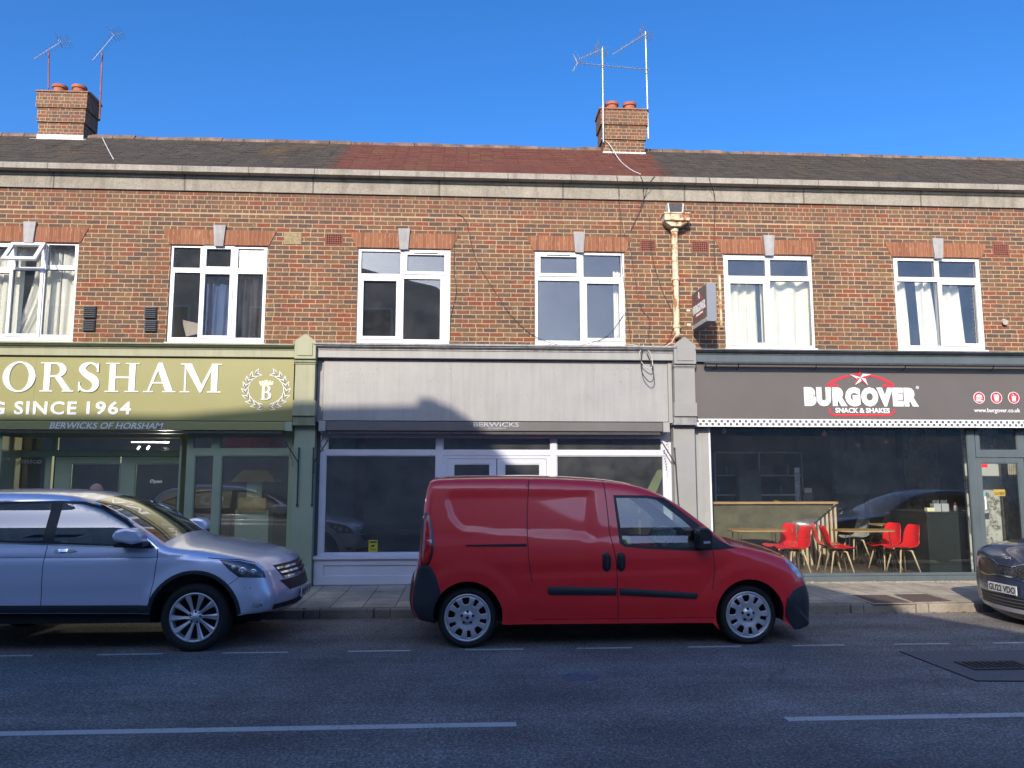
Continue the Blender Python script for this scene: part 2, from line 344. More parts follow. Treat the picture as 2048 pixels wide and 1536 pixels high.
def paint(name, col, metal, rough, coat=1.0, dust=.12):
    m, n, l, b = new_mat(name); v = coords(n, l)
    f = noise(n, l, v, 5, 7, .7); fl = noise(n, l, v, 900, 1)
    c = mixc(n, l, ramp(n, l, f, [(.45, 0.0), (.8, dust)]), col, (.30, .27, .24))
    c = mixc(n, l, 1.0, c, ramp(n, l, fl, [(.3, .9), (.7, 1.1)]), 'MULTIPLY')
    l.new(c, b.inputs['Base Color']); b.inputs['Metallic'].default_value = metal
    l.new(ramp(n, l, f, [(.3, rough*.95), (.8, rough*1.08)]), b.inputs['Roughness'])
    b.inputs['Coat Weight'].default_value = coat; b.inputs['Coat Roughness'].default_value = .05; b.inputs['Coat IOR'].default_value = 1.55
    return m
M['vanred'] = paint('red_van_paint', (.82, .014, .018), 0.0, .35, 1.0, .05)
M['silver'] = paint('silver_car_paint', (.76, .80, .97), .40, .30, 1.0, .0)
M['navy'] = paint('dark_blue_car_paint', (.040, .055, .105), .3, .3, 1.0, .04)
M['plastic'] = pm('textured_bumper_plastic', (.022, .025, .032), .55, var=.1, bmp=.2, bscale=300)
M['seam'] = pm('panel_gap', (.012, .010, .012), .8)
M['carglass'] = glass_mat('car_glass', (.74, .84, .80), 1.5, 1.6, 0, .05)
M['darkglass'] = glass_mat('tinted_car_glass', (.25, .28, .28), 1.5, 2.2, 0, .16)
M['lens'] = pm('clear_lamp_lens', (.55, .58, .62), .12, .4, var=.5, scale=16, coat=1.0)
M['redlens'] = pm('red_lamp_lens', (.62, .004, .004), .06, 0, var=.85, scale=22, coat=1.0)
M['bezel'] = pm('dark_lamp_bezel', (.05, .003, .005), .2, coat=1.0)
M['plate'] = pm('number_plate', (.62, .62, .60), .4, var=.03)
M['ink'] = pm('black_ink', (.01, .01, .01), .5)
M['interior'] = pm('car_interior', (.03, .03, .033), .8)
M['seatcloth'] = pm('seat_cloth', (.12, .12, .13), .9)
M['paper'] = pm('paper', (.42, .36, .30), .9)
M['skin'] = pm('skin', (.55, .29, .22), .5, var=.08)
M['coat'] = pm('dark_jacket', (.06, .07, .10), .9)
M['leaf'] = pm('fallen_leaf', (.34, .15, .05), .8, var=.5, scale=30)

# ------------------------------------------------------------------ object helpers
ORG = {}
def tag(o, label=None, cat=None, group=None, kind=None):
    if label: o['label'] = label
    if cat: o['category'] = cat
    if group: o['group'] = group
    if kind: o['kind'] = kind
    return o
def thing(name, label, cat, loc=(0, 0, 0), group=None):
    o = bpy.data.objects.new(name, None); scene.collection.objects.link(o)
    o.location = loc; ORG[o.name] = Vector(loc); o.empty_display_size = .1
    return tag(o, label, cat, group)
def dup(root, loc, rotz=0.0, label=None, group=None, scale=None):
    r = root.copy(); scene.collection.objects.link(r); r.location = loc; r.rotation_euler = (0, 0, rotz)
    if scale: r.scale = scale
    if label: r['label'] = label
    if group: r['group'] = group
    for ch in list(root.children):
        c = ch.copy(); scene.collection.objects.link(c); c.parent = r
        for g in list(ch.children):
            d = g.copy(); scene.collection.objects.link(d); d.parent = c
    return r
class MB:
    def __init__(s): s.v = []; s.f = []
    def add(s, vs, fs):
        o = len(s.v); s.v += [tuple(q) for q in vs]; s.f += [tuple(i+o for i in q) for q in fs]; return s
    def box(s, x0, x1, y0, y1, z0, z1):
        return s.add([(x0, y0, z0), (x1, y0, z0), (x1, y1, z0), (x0, y1, z0), (x0, y0, z1), (x1, y0, z1), (x1, y1, z1), (x0, y1, z1)],
                     [(0, 3, 2, 1), (4, 5, 6, 7), (0, 1, 5, 4), (1, 2, 6, 5), (2, 3, 7, 6), (3, 0, 4, 7)])
    def prism(s, poly, y0, y1):          # poly in x,z
        n = len(poly)
        vs = [(x, y0, z) for x, z in poly]+[(x, y1, z) for x, z in poly]
        return s.add(vs, [tuple(range(n)), tuple(range(2*n-1, n-1, -1))]+[(i, i+n, (i+1) % n+n, (i+1) % n) for i in range(n)])
    def prism_x(s, poly, x0, x1):        # poly in y,z
        n = len(poly)
        vs = [(x0, y, z) for y, z in poly]+[(x1, y, z) for y, z in poly]
        return s.add(vs, [tuple(range(n)), tuple(range(2*n-1, n-1, -1))]+[(i, i+n, (i+1) % n+n, (i+1) % n) for i in range(n)])
    def flat(s, poly, z0, z1):           # poly in x,y
        n = len(poly)
        vs = [(x, y, z0) for x, y in poly]+[(x, y, z1) for x, y in poly]
        return s.add(vs, [tuple(range(n-1, -1, -1)), tuple(range(n, 2*n))]+[(i, (i+1) % n, (i+1) % n+n, i+n) for i in range(n)])
    def tube(s, path, r, n=8, r1=None, cap=True):
        path = [Vector(p) for p in path]; rings = []; L = len(path)
        up0 = None
        for i, p in enumerate(path):
            t = (path[min(i+1, L-1)]-path[max(i-1, 0)]).normalized()
            a = Vector((0, 0, 1)) if abs(t.z) < .95 else Vector((1, 0, 0))
            u = t.cross(a).normalized()
            if up0 is not None and u.dot(up0) < 0: u = -u
            up0 = u; w_ = t.cross(u)
            rr = r if r1 is None else r+(r1-r)*i/(L-1)
            rings.append([p+(u*math.cos(k*2*math.pi/n)+w_*math.sin(k*2*math.pi/n))*rr for k in range(n)])
        vs = [q for rg in rings for q in rg]; fs = []
        for i in range(L-1):
            for k in range(n): fs.append((i*n+k, i*n+(k+1) % n, (i+1)*n+(k+1) % n, (i+1)*n+k))
        if cap: fs += [tuple(range(n-1, -1, -1)), tuple((L-1)*n+k for k in range(n))]
        return s.add(vs, fs)
    def lathe(s, prof, origin=(0, 0, 0), axis='z', n=32):   # prof: (r, h)
        vs = []; fs = []; o = Vector(origin)
        for r, h in prof:
            for k in range(n):
                a = k*2*math.pi/n; c, q = r*math.cos(a), r*math.sin(a)
                vs.append(o+(Vector((c, q, h)) if axis == 'z' else Vector((c, h, q))))
        for i in range(len(prof)-1):
            for k in range(n):
                f = (i*n+k, i*n+(k+1) % n, (i+1)*n+(k+1) % n, (i+1)*n+k)
                fs.append(f if axis == 'z' else f[::-1])
        return s.add(vs, fs)
    def ball(s, c, rx, ry, rz, n=12, m_=8):
        pr = []
        vs = []; fs = []
        for i in range(m_+1):
            t = math.pi*i/m_
            for k in range(n):
                a = 2*math.pi*k/n; vs.append((c[0]+rx*math.sin(t)*math.cos(a), c[1]+ry*math.sin(t)*math.sin(a), c[2]-rz*math.cos(t)))
        for i in range(m_):
            for k in range(n): fs.append((i*n+k, i*n+(k+1) % n, (i+1)*n+(k+1) % n, (i+1)*n+k))
        return s.add(vs, fs)
    def holes(s, x0, x1, z0, z1, hs_, y0, y1):
        xs = sorted({x0, x1}|{min(max(h[i], x0), x1) for h in hs_ for i in (0, 1)})
        zs = sorted({z0, z1}|{min(max(h[i], z0), z1) for h in hs_ for i in (2, 3)})
        def solid(i, j):
            if i < 0 or j < 0 or i >= len(xs)-1 or j >= len(zs)-1: return False
            cx, cz = (xs[i]+xs[i+1])/2, (zs[j]+zs[j+1])/2
            return not any(h[0] < cx < h[1] and h[2] < cz < h[3] for h in hs_)
        nz = len(zs); nn = len(xs)*nz; vs = [(x, y, z) for y in (y0, y1) for x in xs for z in zs]; fs = []
        id_ = lambda k, i, j: k*nn+i*nz+j
        for i in range(len(xs)-1):
            for j in range(len(zs)-1):
                if not solid(i, j): continue
                fs.append((id_(0, i, j), id_(0, i+1, j), id_(0, i+1, j+1), id_(0, i, j+1)))
                fs.append((id_(1, i, j), id_(1, i, j+1), id_(1, i+1, j+1), id_(1, i+1, j)))
                if not solid(i-1, j): fs.append((id_(0, i, j), id_(0, i, j+1), id_(1, i, j+1), id_(1, i, j)))
                if not solid(i+1, j): fs.append((id_(0, i+1, j), id_(1, i+1, j), id_(1, i+1, j+1), id_(0, i+1, j+1)))
                if not solid(i, j-1): fs.append((id_(0, i, j), id_(1, i, j), id_(1, i+1, j), id_(0, i+1, j)))
                if not solid(i, j+1): fs.append((id_(0, i, j+1), id_(0, i+1, j+1), id_(1, i+1, j+1), id_(1, i, j+1)))
        return s.add(vs, fs)
    def build(s, name, mat, parent=None, smooth=False, bevel=0.0, fix=True):
        me = bpy.data.meshes.new(name)
        o_ = ORG[parent.name] if parent is not None else Vector((0, 0, 0))
        me.from_pydata([(a-o_.x, b_-o_.y, c_-o_.z) for a, b_, c_ in s.v], [], s.f)
        if fix:
            bm = bmesh.new(); bm.from_mesh(me)
            bmesh.ops.remove_doubles(bm, verts=bm.verts, dist=1e-6)
            bmesh.ops.recalc_face_normals(bm, faces=bm.faces); bm.to_mesh(me); bm.free()
        ob = bpy.data.objects.new(name, me); scene.collection.objects.link(ob)
        me.materials.append(M[mat] if isinstance(mat, str) else mat)
        if smooth: me.shade_smooth()
        if bevel:
            md = ob.modifiers.new('bevel', 'BEVEL'); md.width = bevel; md.segments = 2; md.limit_method = 'ANGLE'
        if parent is not None: ob.parent = parent
        ORG[ob.name] = o_
        return ob
def struct(name, mb, mat, **kw):
    o = mb.build(name, mat, None, **kw); o['kind'] = 'structure'; return o
def rectF(x0, y0, x1, y1, Y=0.0):      # photo rectangle -> (x0,x1,z0,z1) on the plane at Y
    a = F(x0, y0, Y); b_ = F(x1, y0, Y); c_ = F(x0, y1, Y); d_ = F(x1, y1, Y)
    return ((a[0]+c_[0])/2, (b_[0]+d_[0])/2, (c_[1]+d_[1])/2, (a[1]+b_[1])/2)
def text(name, body, rect, Y, mat, parent=None, depth=.006, bold=0.0, shear=0.0, face='-y', M4=None, spacing=1.0):
    cu = bpy.data.curves.new(name, 'FONT'); cu.body = body; cu.extrude = .01; cu.offset = bold; cu.shear = shear
    cu.resolution_u = 3; cu.space_character = spacing
    ob = bpy.data.objects.new(name, cu); scene.collection.objects.link(ob)
    bpy.context.view_layer.update()
    me = bpy.data.meshes.new_from_object(ob.evaluated_get(bpy.context.evaluated_depsgraph_get()))
    bpy.data.objects.remove(ob); bpy.data.curves.remove(cu)
    co_ = np.array([v.co[:] for v in me.vertices]); mn = co_.min(0); mx = co_.max(0)
    s = (co_-mn)/np.maximum(mx-mn, 1e-9)
    x0, x1, z0, z1 = rect
    o_ = ORG[parent.name] if parent is not None else Vector((0, 0, 0))
    for i, v_ in enumerate(me.vertices):
        p = Vector((x0+s[i, 0]*(x1-x0), Y-depth*s[i, 2], z0+s[i, 1]*(z1-z0)))
        if M4 is not None: p = M4 @ p
        v_.co = p-o_
    ob = bpy.data.objects.new(name, me); scene.collection.objects.link(ob); me.materials.clear(); me.materials.append(M[mat])
    if parent is not None: ob.parent = parent
    ORG[ob.name] = o_
    return ob

# ================================================================== SETTING
KY = -2.2; PZ = .12
b_ = MB(); b_.add([(-300, -300, 0), (300, -300, 0), (300, 300, 0), (-300, 300, 0)], [(0, 1, 2, 3)])
struct('road', b_, 'asphalt')
b_ = MB()
for i in range(26):
    x0 = -14+i*.915; b_.box(x0+.004, x0+.909, KY-.0, KY+.14, -.05, PZ-.004+random.uniform(-.004, .004))
k_ = struct('kerb', b_, 'kerb', bevel=.018)
b_ = MB(); b_.box(-40, 40, KY+.141, .35, -.05, PZ); struct('pavement', b_, 'slabs')
# far pavement on the camera's side
b_ = MB(); b_.box(-40, 40, -16, -12.0, -.05, PZ); struct('opposite_pavement', b_, 'slabs')
# road markings
def mark(px0, py0, px1, py1, wd, label):
    a = Gd(px0, py0); c = Gd(px1, py1); y = (a[1]+c[1])/2
    m_ = MB(); m_.box(a[0], c[0], y-wd/2, y+wd/2, .001, .004)
    o = struct('road_marking', m_, 'line'); o['label'] = label; return o
DY = -4.13
for i, (x0, x1) in enumerate([(-15, 107), (227, 350), (462, 587), (702, 823), (930, 1045), (1152, 1262), (1375, 1483), (1590, 1697), (1800, 1917), (2012, 2110)]):
    y = 1294; a = Gd(x0, y)[0]; c = Gd(x1, y)[0]
    m_ = MB(); m_.box(a, c, DY-.022, DY+.022, .001, .004); struct('bay_marking', m_, 'line')
CY = (Gd(500, 1462)[1]+Gd(1800, 1432)[1])/2
for x0, x1 in ((-400, 1030), (1587, 2600)):
    a = Gd(x0, 1450)[0]; c = Gd(x1, 1436)[0]
    m_ = MB(); m_.box(a, c, CY-.05, CY+.05, .001, .004); struct('centre_line_marking', m_, 'line')
# tarred repair patch and drain grate
M['patch'] = pm('newer_asphalt_patch', (.15, .145, .14), .85, var=.2, scale=30, bmp=.8, bscale=120)
M['tar'] = pm('tar_seal', (.012, .012, .013), .5)
P_ = [Gd(*q) for q in ((1800, 1304), (2120, 1300), (2120, 1364), (1952, 1363))]
struct('road_patch', MB().flat(P_, .001, .005), 'patch')
m_ = MB(); m_.tube([(*P_[0], .006), (*[(P_[0][i]*.5+P_[3][i]*.5) for i in (0, 1)], .006), (*P_[3], .006), (*P_[2], .006)], .005, 6); struct('tar_seam', m_, 'tar')
g0 = Gd(1950, 1342); gt = thing('drain_grate', 'slotted iron drain grate let into the dark road patch at the right', 'drain grate', (g0[0], g0[1], .006))
m_ = MB(); m_.holes(g0[0], g0[0]+.62, g0[1], g0[1]+.32, [(g0[0]+.04+i*.062, g0[0]+.075+i*.062, g0[1]+.04, g0[1]+.28) for i in range(9)], 0, 1)
m_.v = [(x, z, .006+.012*(1-y)) for x, y, z in m_.v]; m_.build('grating', 'iron', gt)
MB().box(g0[0]+.01, g0[0]+.61, g0[1]+.01, g0[1]+.31, .0055, .007).build('frame', 'dark', gt)
# faded chalk patch on the road
M['chalk'] = pm('purple_chalk', (.155, .145, .18), .9, var=.4, scale=12)
cp = []
for k in range(14):
    a = k*2*math.pi/14; q = Gd(1162+42*math.cos(a)*random.uniform(.75, 1.1), 1355+10*math.sin(a)*random.uniform(.7, 1.1)); cp.append(q)
struct('chalk_stain', MB().flat(cp, .001, .003), 'chalk')
# cellar hatches in the pavement
M['hatch'] = pm('rusty_hatch_plate', (.12, .085, .065), .8, var=.25, scale=8, bmp=.5, bscale=200)
M['hatchrim'] = pm('pale_concrete_rim', (.42, .38, .29), .9, var=.3, scale=12)
for (q, lab) in (([(1708, 1191), (1772, 1191), (1822, 1206), (1748, 1207)], 'rusty brown cover plate in a pale concrete rim, nearer the red van'),
                 ([(1788, 1190), (1853, 1189), (1905, 1203), (1828, 1205)], 'rusty brown cover plate in a pale concrete rim, nearer the dark blue car')):
    pg = [Gd(*p, PZ) for p in q]; cx = sum(p[0] for p in pg)/4; cy = sum(p[1] for p in pg)/4
    t = thing('cellar_hatch', lab, 'pavement hatch', (cx, cy, PZ), 'cellar hatches in the pavement')
    rim = [(cx+(p[0]-cx)*1.14, cy+(p[1]-cy)*1.2) for p in pg]
    MB().flat(rim, PZ+.001, PZ+.004).build('rim', 'hatchrim', t); MB().flat(pg, PZ+.003, PZ+.009).build('cover', 'hatch', t)
# dry leaves in the gutter
lv = MB()
for i in range(210):
    x = random.uniform(-3.2, 7.0); y = KY-abs(random.gauss(0, .10))-.01; z = .006; s = random.uniform(.012, .03); a = random.uniform(0, 6.3)
    if random.random() < .18: y = random.uniform(-3.5, -.1); z = PZ+.004 if y > KY else .004
    c, q = math.cos(a)*s, math.sin(a)*s; t_ = random.uniform(.003, .014)
    lv.add([(x-c, y-q, z), (x+q*.6, y-c*.6, z+t_), (x+c, y+q, z+.002), (x-q*.6, y+c*.6, z+t_*.6)], [(0, 1, 2, 3)])
tag(lv.build('fallen_leaves', 'leaf', None), 'dry brown leaves scattered along the gutter between the cars', 'leaves', None, 'stuff')
# crumbly dirt strip under the right-hand stallriser
dm = MB()
for i in range(260):
    x = random.uniform(5.1, 8.6); y = random.uniform(-.16, -.03); s = random.uniform(.006, .022)
    dm.ball((x, y, PZ+.002), s, s, s*.5, 5, 3)
M['rubble'] = pm('crumbled_mortar', (.40, .35, .26), .95, var=.3, scale=20)
tag(dm.build('mortar_crumbs', 'rubble', None), 'crumbled mortar and dirt along the foot of the burger shop front', 'rubble', None, 'stuff')

# ================================================================== OPPOSITE SIDE OF THE STREET (casts the shade, seen in reflections)
CYY = -15.0
def cast(x, z, y=-.15):     # point on the caster plane whose shadow falls at (x, y, z)
    d = y-CYY; return (x-SDX*d, z-SDZ*d)
roof = [cast(-4.615, 2.765), cast(-2.77, 2.94), cast(-.80, 2.985), cast(-.77, 3.11), cast(-.50, 3.09), cast(-.48, 3.03), cast(-.32, 3.0), cast(.05, 2.76), cast(.95, 1.86)]
low = [roof[-1], cast(3.75, 1.215), cast(5.52, .12, -.07), cast(5.85, .12, -2.0), (3.9, 5.2), (30, 5.2), (30, 0)]
M['oppwall'] = pm('pale_render_wall', (.55, .50, .44), .9, var=.2)
M['opproof'] = pm('brown_roof_tile', (.10, .065, .05), .9, var=.2)  # plain dark brown tile colour
t = thing('opposite_building', 'tall terrace across the street whose roofline shades the shops', 'building', (-12, -19, 0))
MB().prism([(-40, 0), (-40, roof[0][1]+.1)]+roof+[(roof[-1][0], 0)], CYY, CYY-9).build('wall', 'oppwall', t)
M['oppglass'] = pm('dark_window', (.03, .035, .045), .1)
for i in range(9):
    for z in (3.6, 6.4):
        x = -33+i*3.6; MB().box(x, x+1.5, CYY, CYY+.03, z, z+1.5).build('window', 'white', t); MB().box(x+.08, x+1.42, CYY+.03, CYY+.04, z+.08, z+1.42).build('window_pane', 'oppglass', t)
t = thing('opposite_building', 'lower gabled house across the street to the right of the tall terrace', 'building', (0, -19, 0))
MB().prism([(roof[-1][0]+.01, 0)]+low, CYY-.3, CYY-9).build('wall', 'oppwall', t)
for x in (-2.6, -.2): MB().box(x, x+1.3, CYY-.3, CYY-.27, 3.5, 5.0).build('window', 'oppglass', t)

# ================================================================== BRICK TERRACE
ter = thing('brick_terrace', 'two storey brown brick terrace with white windows above the row of shops', 'building', (1.5, .2, 0))
Z_BRT = F(1024, 396)[1]; Z_CB = F(1024, 366, -.03)[1]; Z_C0 = F(1024, 359, -.18)[1]; Z_C1 = F(1024, 346, -.18)[1]
wins = {}   # name: (outer px rect), panes [(x0,y0,x1,y1,casement?)] in photo px
def zz(lst, sx, ox, oy): return [(ox+a*sx, oy+b__*sx, ox+c*sx, oy+d*sx, e) for a, b__, c, d, e in lst]
W2 = ((335.5, 488.4, 532.9, 682), zz([(1018, 222, 1175, 340, 0), (1212, 232, 1355, 335, 1), (1395, 230, 1548, 345, 0), (1015, 368, 1167, 747, 0), (1196, 378, 1342, 737, 1), (1386, 376, 1536, 750, 0)], .3418, 0, 420))
W1 = ((-44, 482, 153.3, 679.5), [(-32, 494, 18, 534, 0), (34, 494, 84, 536, 0), (98, 491, 151, 531, 0), (-32, 546, 16, 668, 0), (24, 541, 79, 668, 1), (88, 540, 147, 670, 0)])
W3 = ((712.5, 497, 901.5, 688.5), zz([(315, 215, 515, 328, 0), (550, 233, 740, 318, 1), (324, 365, 493, 648, 1), (530, 355, 718, 664, 0)], .390625, 600, 420))
W4 = ((1068, 503.5, 1251.3, 692), zz([(1230, 243, 1416, 327, 1), (1450, 234, 1642, 346, 0), (1217, 364, 1433, 670, 0), (1468, 380, 1634, 658, 1)], .390625, 600, 420))
W5 = ((1448, 509, 1628.8, 695), zz([(424, 385, 629, 472, 0), (655, 386, 862, 474, 0), (440, 515, 622, 838, 1), (660, 500, 880, 853, 0)], .36523, 1300, 380))
W6 = ((1790, 513.3, 1967, 699.6), zz([(1352, 390, 1554, 479, 0), (1578, 394, 1781, 482, 0), (1356, 503, 1582, 853, 0), (1600, 522, 1786, 842, 1)], .36523, 1300, 380))
WIN = [W1, W2, W3, W4, W5, W6]
ZW1 = sum(F((w_[0][0]+w_[0][2])/2, w_[0][1])[1] for w_ in WIN)/6; ZW0 = sum(F((w_[0][0]+w_[0][2])/2, w_[0][3])[1] for w_ in WIN)/6
outer = []
for w_ in WIN:
    r_ = rectF(*w_[0]); outer.append((r_[0], r_[1], ZW0, ZW1))
AB = [rectF(650, 467, 686, 491), rectF(1280, 480, 1312, 503), rectF(1383, 482, 1418, 505), rectF(1985, 488, 2018, 513)]
XL, XR = -13.0, 15.0
ZSH = 3.55
MB().holes(XL, XR, ZSH, Z_BRT, [(a+.012, b2-.012, c+.0, d-.012) for a, b2, c, d in outer]+AB, 0, .32).build('wall', 'brick', ter)
MB().holes(XL, XR, Z_BRT, Z_CB+.03, [], -.035, .34).build('frieze', 'frieze', ter)
MB().box(XL, XR, -.055, .0, Z_CB-.045, Z_CB+.031).build('frieze_lip', 'frieze', ter)
MB().prism_x([(.30, Z_CB+.031), (-.06, Z_CB+.031), (-.09, Z_C0), (-.19, Z_C0+.012), (-.19, Z_C1-.015), (-.175, Z_C1), (.30, Z_C1+.03)], XL, XR).build('coping', 'coping', ter)
# roof
YR = 3.6; ZR = (F(1024, 297, YR)[1]+F(0, 269, YR)[1]+F(2040, 323, YR)[1])/3
YE = .28; ZE = Z_C1-.10
rp = MB(); rp.add([(XL, YE, ZE), (XR, YE, ZE), (XR, YR, ZR), (XL, YR, ZR), (XR, 2*YR, ZE-.4), (XL, 2*YR, ZE-.4)], [(0, 1, 2, 3), (3, 2, 4, 5)])
# real tile courses: little steps
rp = MB(); nrow = 16
for i in range(nrow):
    y0 = YE+(YR-YE)*i/nrow; y1 = YE+(YR-YE)*(i+1)/nrow; z0 = ZE+(ZR-ZE)*i/nrow; z1 = ZE+(ZR-ZE)*(i+1)/nrow
    nx = 112
    for k in range(nx):
        x0 = XL+(XR-XL)*k/nx; x1 = XL+(XR-XL)*(k+1)/nx; j = random.uniform(-.005, .006)
        rp.add([(x0+.002, y0-.01, z0-.002+j), (x1-.002, y0-.01, z0-.002+j), (x1-.002, y0-.01, z0+.030+j), (x0+.002, y0-.01, z0+.030+j), (x0+.002, y1, z1+.004), (x1-.002, y1, z1+.004)],
               [(0, 1, 2, 3), (3, 2, 5, 4)])
rp.add([(XL, YE, ZE-.02), (XR, YE, ZE-.02), (XR, YR, ZR-.02), (XL, YR, ZR-.02), (XR, 2*YR, ZE-.4), (XL, 2*YR, ZE-.4)], [(0, 1, 2, 3), (3, 2, 4, 5)])
roof_o = rp.build('roof', 'tiles', ter, fix=False)
M['ridge'] = pm('ridge_tile', (.17, .11, .08), .9, var=.5, scale=5)
rd = MB()
for k in range(62):
    x0 = XL+k*.455; s = .10+random.uniform(-.008, .008); zc = ZR-.045+random.uniform(-.008, .008)
    rd.tube([(x0+.006, YR, zc), (x0+.449, YR, zc+random.uniform(-.006, .006))], s, 10)
rd.build('ridge', 'ridge', roof_o)
def Rf(px, py, off=.03):
    d = ray(px, py); a = Vector((0, YE, ZE)); nrm = Vector((0, -(ZR-ZE), (YR-YE))).normalized()
    t_ = (a-CAMPOS).dot(nrm)/d.dot(nrm); return CAMPOS+d*t_+nrm*off
# inner rooms (upper floor), one box each bay
MB().box(XL, XR, .33, .40, Z_BRT-.4, Z_BRT-.3)
rooms = [(-9.3, -5.75), (-5.65, -2.72), (-2.62, .72), (.82, 3.9), (4.0, 6.85), (6.95, 10.2)]
for i, (a, c) in enumerate(rooms):
    zf, zc = 3.62, 6.2
    m_ = MB(); m_.add([(a, .33, zf), (c, .33, zf), (c, 3.4, zf), (a, 3.4, zf), (a, .33, zc), (c, .33, zc), (c, 3.4, zc), (a, 3.4, zc)],
                      [(0, 1, 2, 3), (4, 7, 6, 5), (0, 3, 7, 4), (1, 5, 6, 2), (2, 6, 7, 3)])
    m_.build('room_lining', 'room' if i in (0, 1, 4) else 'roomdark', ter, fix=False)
# flat arches and keystones
kx = [(47, 72), (428, 451), (797, 820), (1147, 1169), (1525, 1548), (1862, 1884)]
for i, o_ in enumerate(outer):
    zt = ZW1+.25; xa, xb = o_[0]-.07, o_[1]+.07
    ka = rectF(kx[i][0], 460, kx[i][1], 500); kc = (ka[0]+ka[1])/2
    L_ = [(xa+.055, ZW1-.005), (kc-.075, ZW1-.005), (kc-.098, zt), (xa-.06, zt)]; R_ = [(kc+.075, ZW1-.005), (xb-.055, ZW1-.005), (xb+.06, zt), (kc+.098, zt)]
    m_ = MB(); m_.prism(L_, -.012, .02); m_.prism(R_, -.012, .02); m_.build('lintel', 'lintel', ter)
    m_ = MB(); m_.prism([(kc-.072, ZW1-.035), (kc+.072, ZW1-.035), (kc+.10, zt+.075), (kc-.10, zt+.075)], -.045, .02); m_.build('keystone', 'keystone', ter, bevel=.004)
# air bricks
for a in AB:
    w_, h_ = a[1]-a[0], a[3]-a[2]; hs_ = []
    for i in range(7):
        for j in range(5):
            hx = a[0]+.02+(w_-.04)*(i+.22)/7; hz = a[2]+.015+(h_-.03)*(j+.2)/5; hs_.append((hx, hx+(w_-.04)/7*.56, hz, hz+(h_-.03)/5*.6))
    m_ = MB(); m_.holes(a[0], a[1], a[2], a[3], hs_, -.004, .02); ab = m_.build('air_brick', 'airbrick', ter)
    MB().box(a[0], a[1], .021, .05, a[2], a[3]).build('vent_backing', 'dark', ab)
a = rectF(568, 466, 603, 489); M['tanplate'] = pm('tan_plate', (.30, .235, .125), .9, var=.25, scale=25, bmp=.6)
MB().box(a[0], a[1], -.008, .0, a[2], a[3]).build('blanking_plate', 'tanplate', ter, bevel=.003)
# chimneys
def chimney(px0, px1, pyb, pyt, lab):
    d0 = CD; Yc = 2.55
    for _ in range(8):                                   # front face meets the roof slope at its foot
        x0, zb = F(px0, pyb, Yc); Yc = YE+(zb-ZE)*(YR-YE)/(ZR-ZE)
        Yc = min(max(Yc, 1.5), YR-.2)
    x1 = F(px1, pyb, Yc)[0]; zt = F((px0+px1)/2, pyt, Yc)[1]
    H = zt-zb; dp = .50
    m_ = MB()
    m_.box(x0, x1, Yc, Yc+dp, zb-.9, zb+H*.34)
    m_.box(x0-.03, x1+.03, Yc-.03, Yc+dp+.03, zb+H*.34, zb+H*.66)
    m_.box(x0-.06, x1+.06, Yc-.06, Yc+dp+.06, zb+H*.66, zt)
    ch = m_.build('chimney', 'brick', ter)
    m_ = MB(); m_.prism_x([(Yc-.085, zt), (Yc-.085, zt+.03), (Yc+.05, zt+.075), (Yc+dp-.05, zt+.075), (Yc+dp+.085, zt+.03), (Yc+dp+.085, zt)], x0-.085, x1+.085)
    m_.build('chimney_cap', 'mortar_cap', ch, bevel=.012)
    for k in (0, 1):
        xc = x0+(x1-x0)*(.27+.44*k); yc = Yc+.25
        MB().lathe([(.115, zt+.05), (.125, zt+.215), (.15, zt+.225), (.155, zt+.28), (.12, zt+.285), (.11, zt+.10), (0, zt+.09)], (xc, yc, 0), 'z', 24).build('chimney_pot', 'pot', ch, smooth=False)
    z0_ = zb-.085
    m_ = MB(); m_.box(x0-.015, x1+.015, Yc-.02, Yc+.01, z0_, zb+.06); m_.box(x0-.11, x1+.11, Yc-.10, Yc-.02, z0_-.03, z0_+.012)
    m_.build('lead_flashing', 'lead', ch, bevel=.006)
    return x0, x1, Yc, zb, zt
C1 = chimney(75.5, 166, 274, 187, 'left'); C2 = chimney(1207, 1290, 308, 222, 'right')

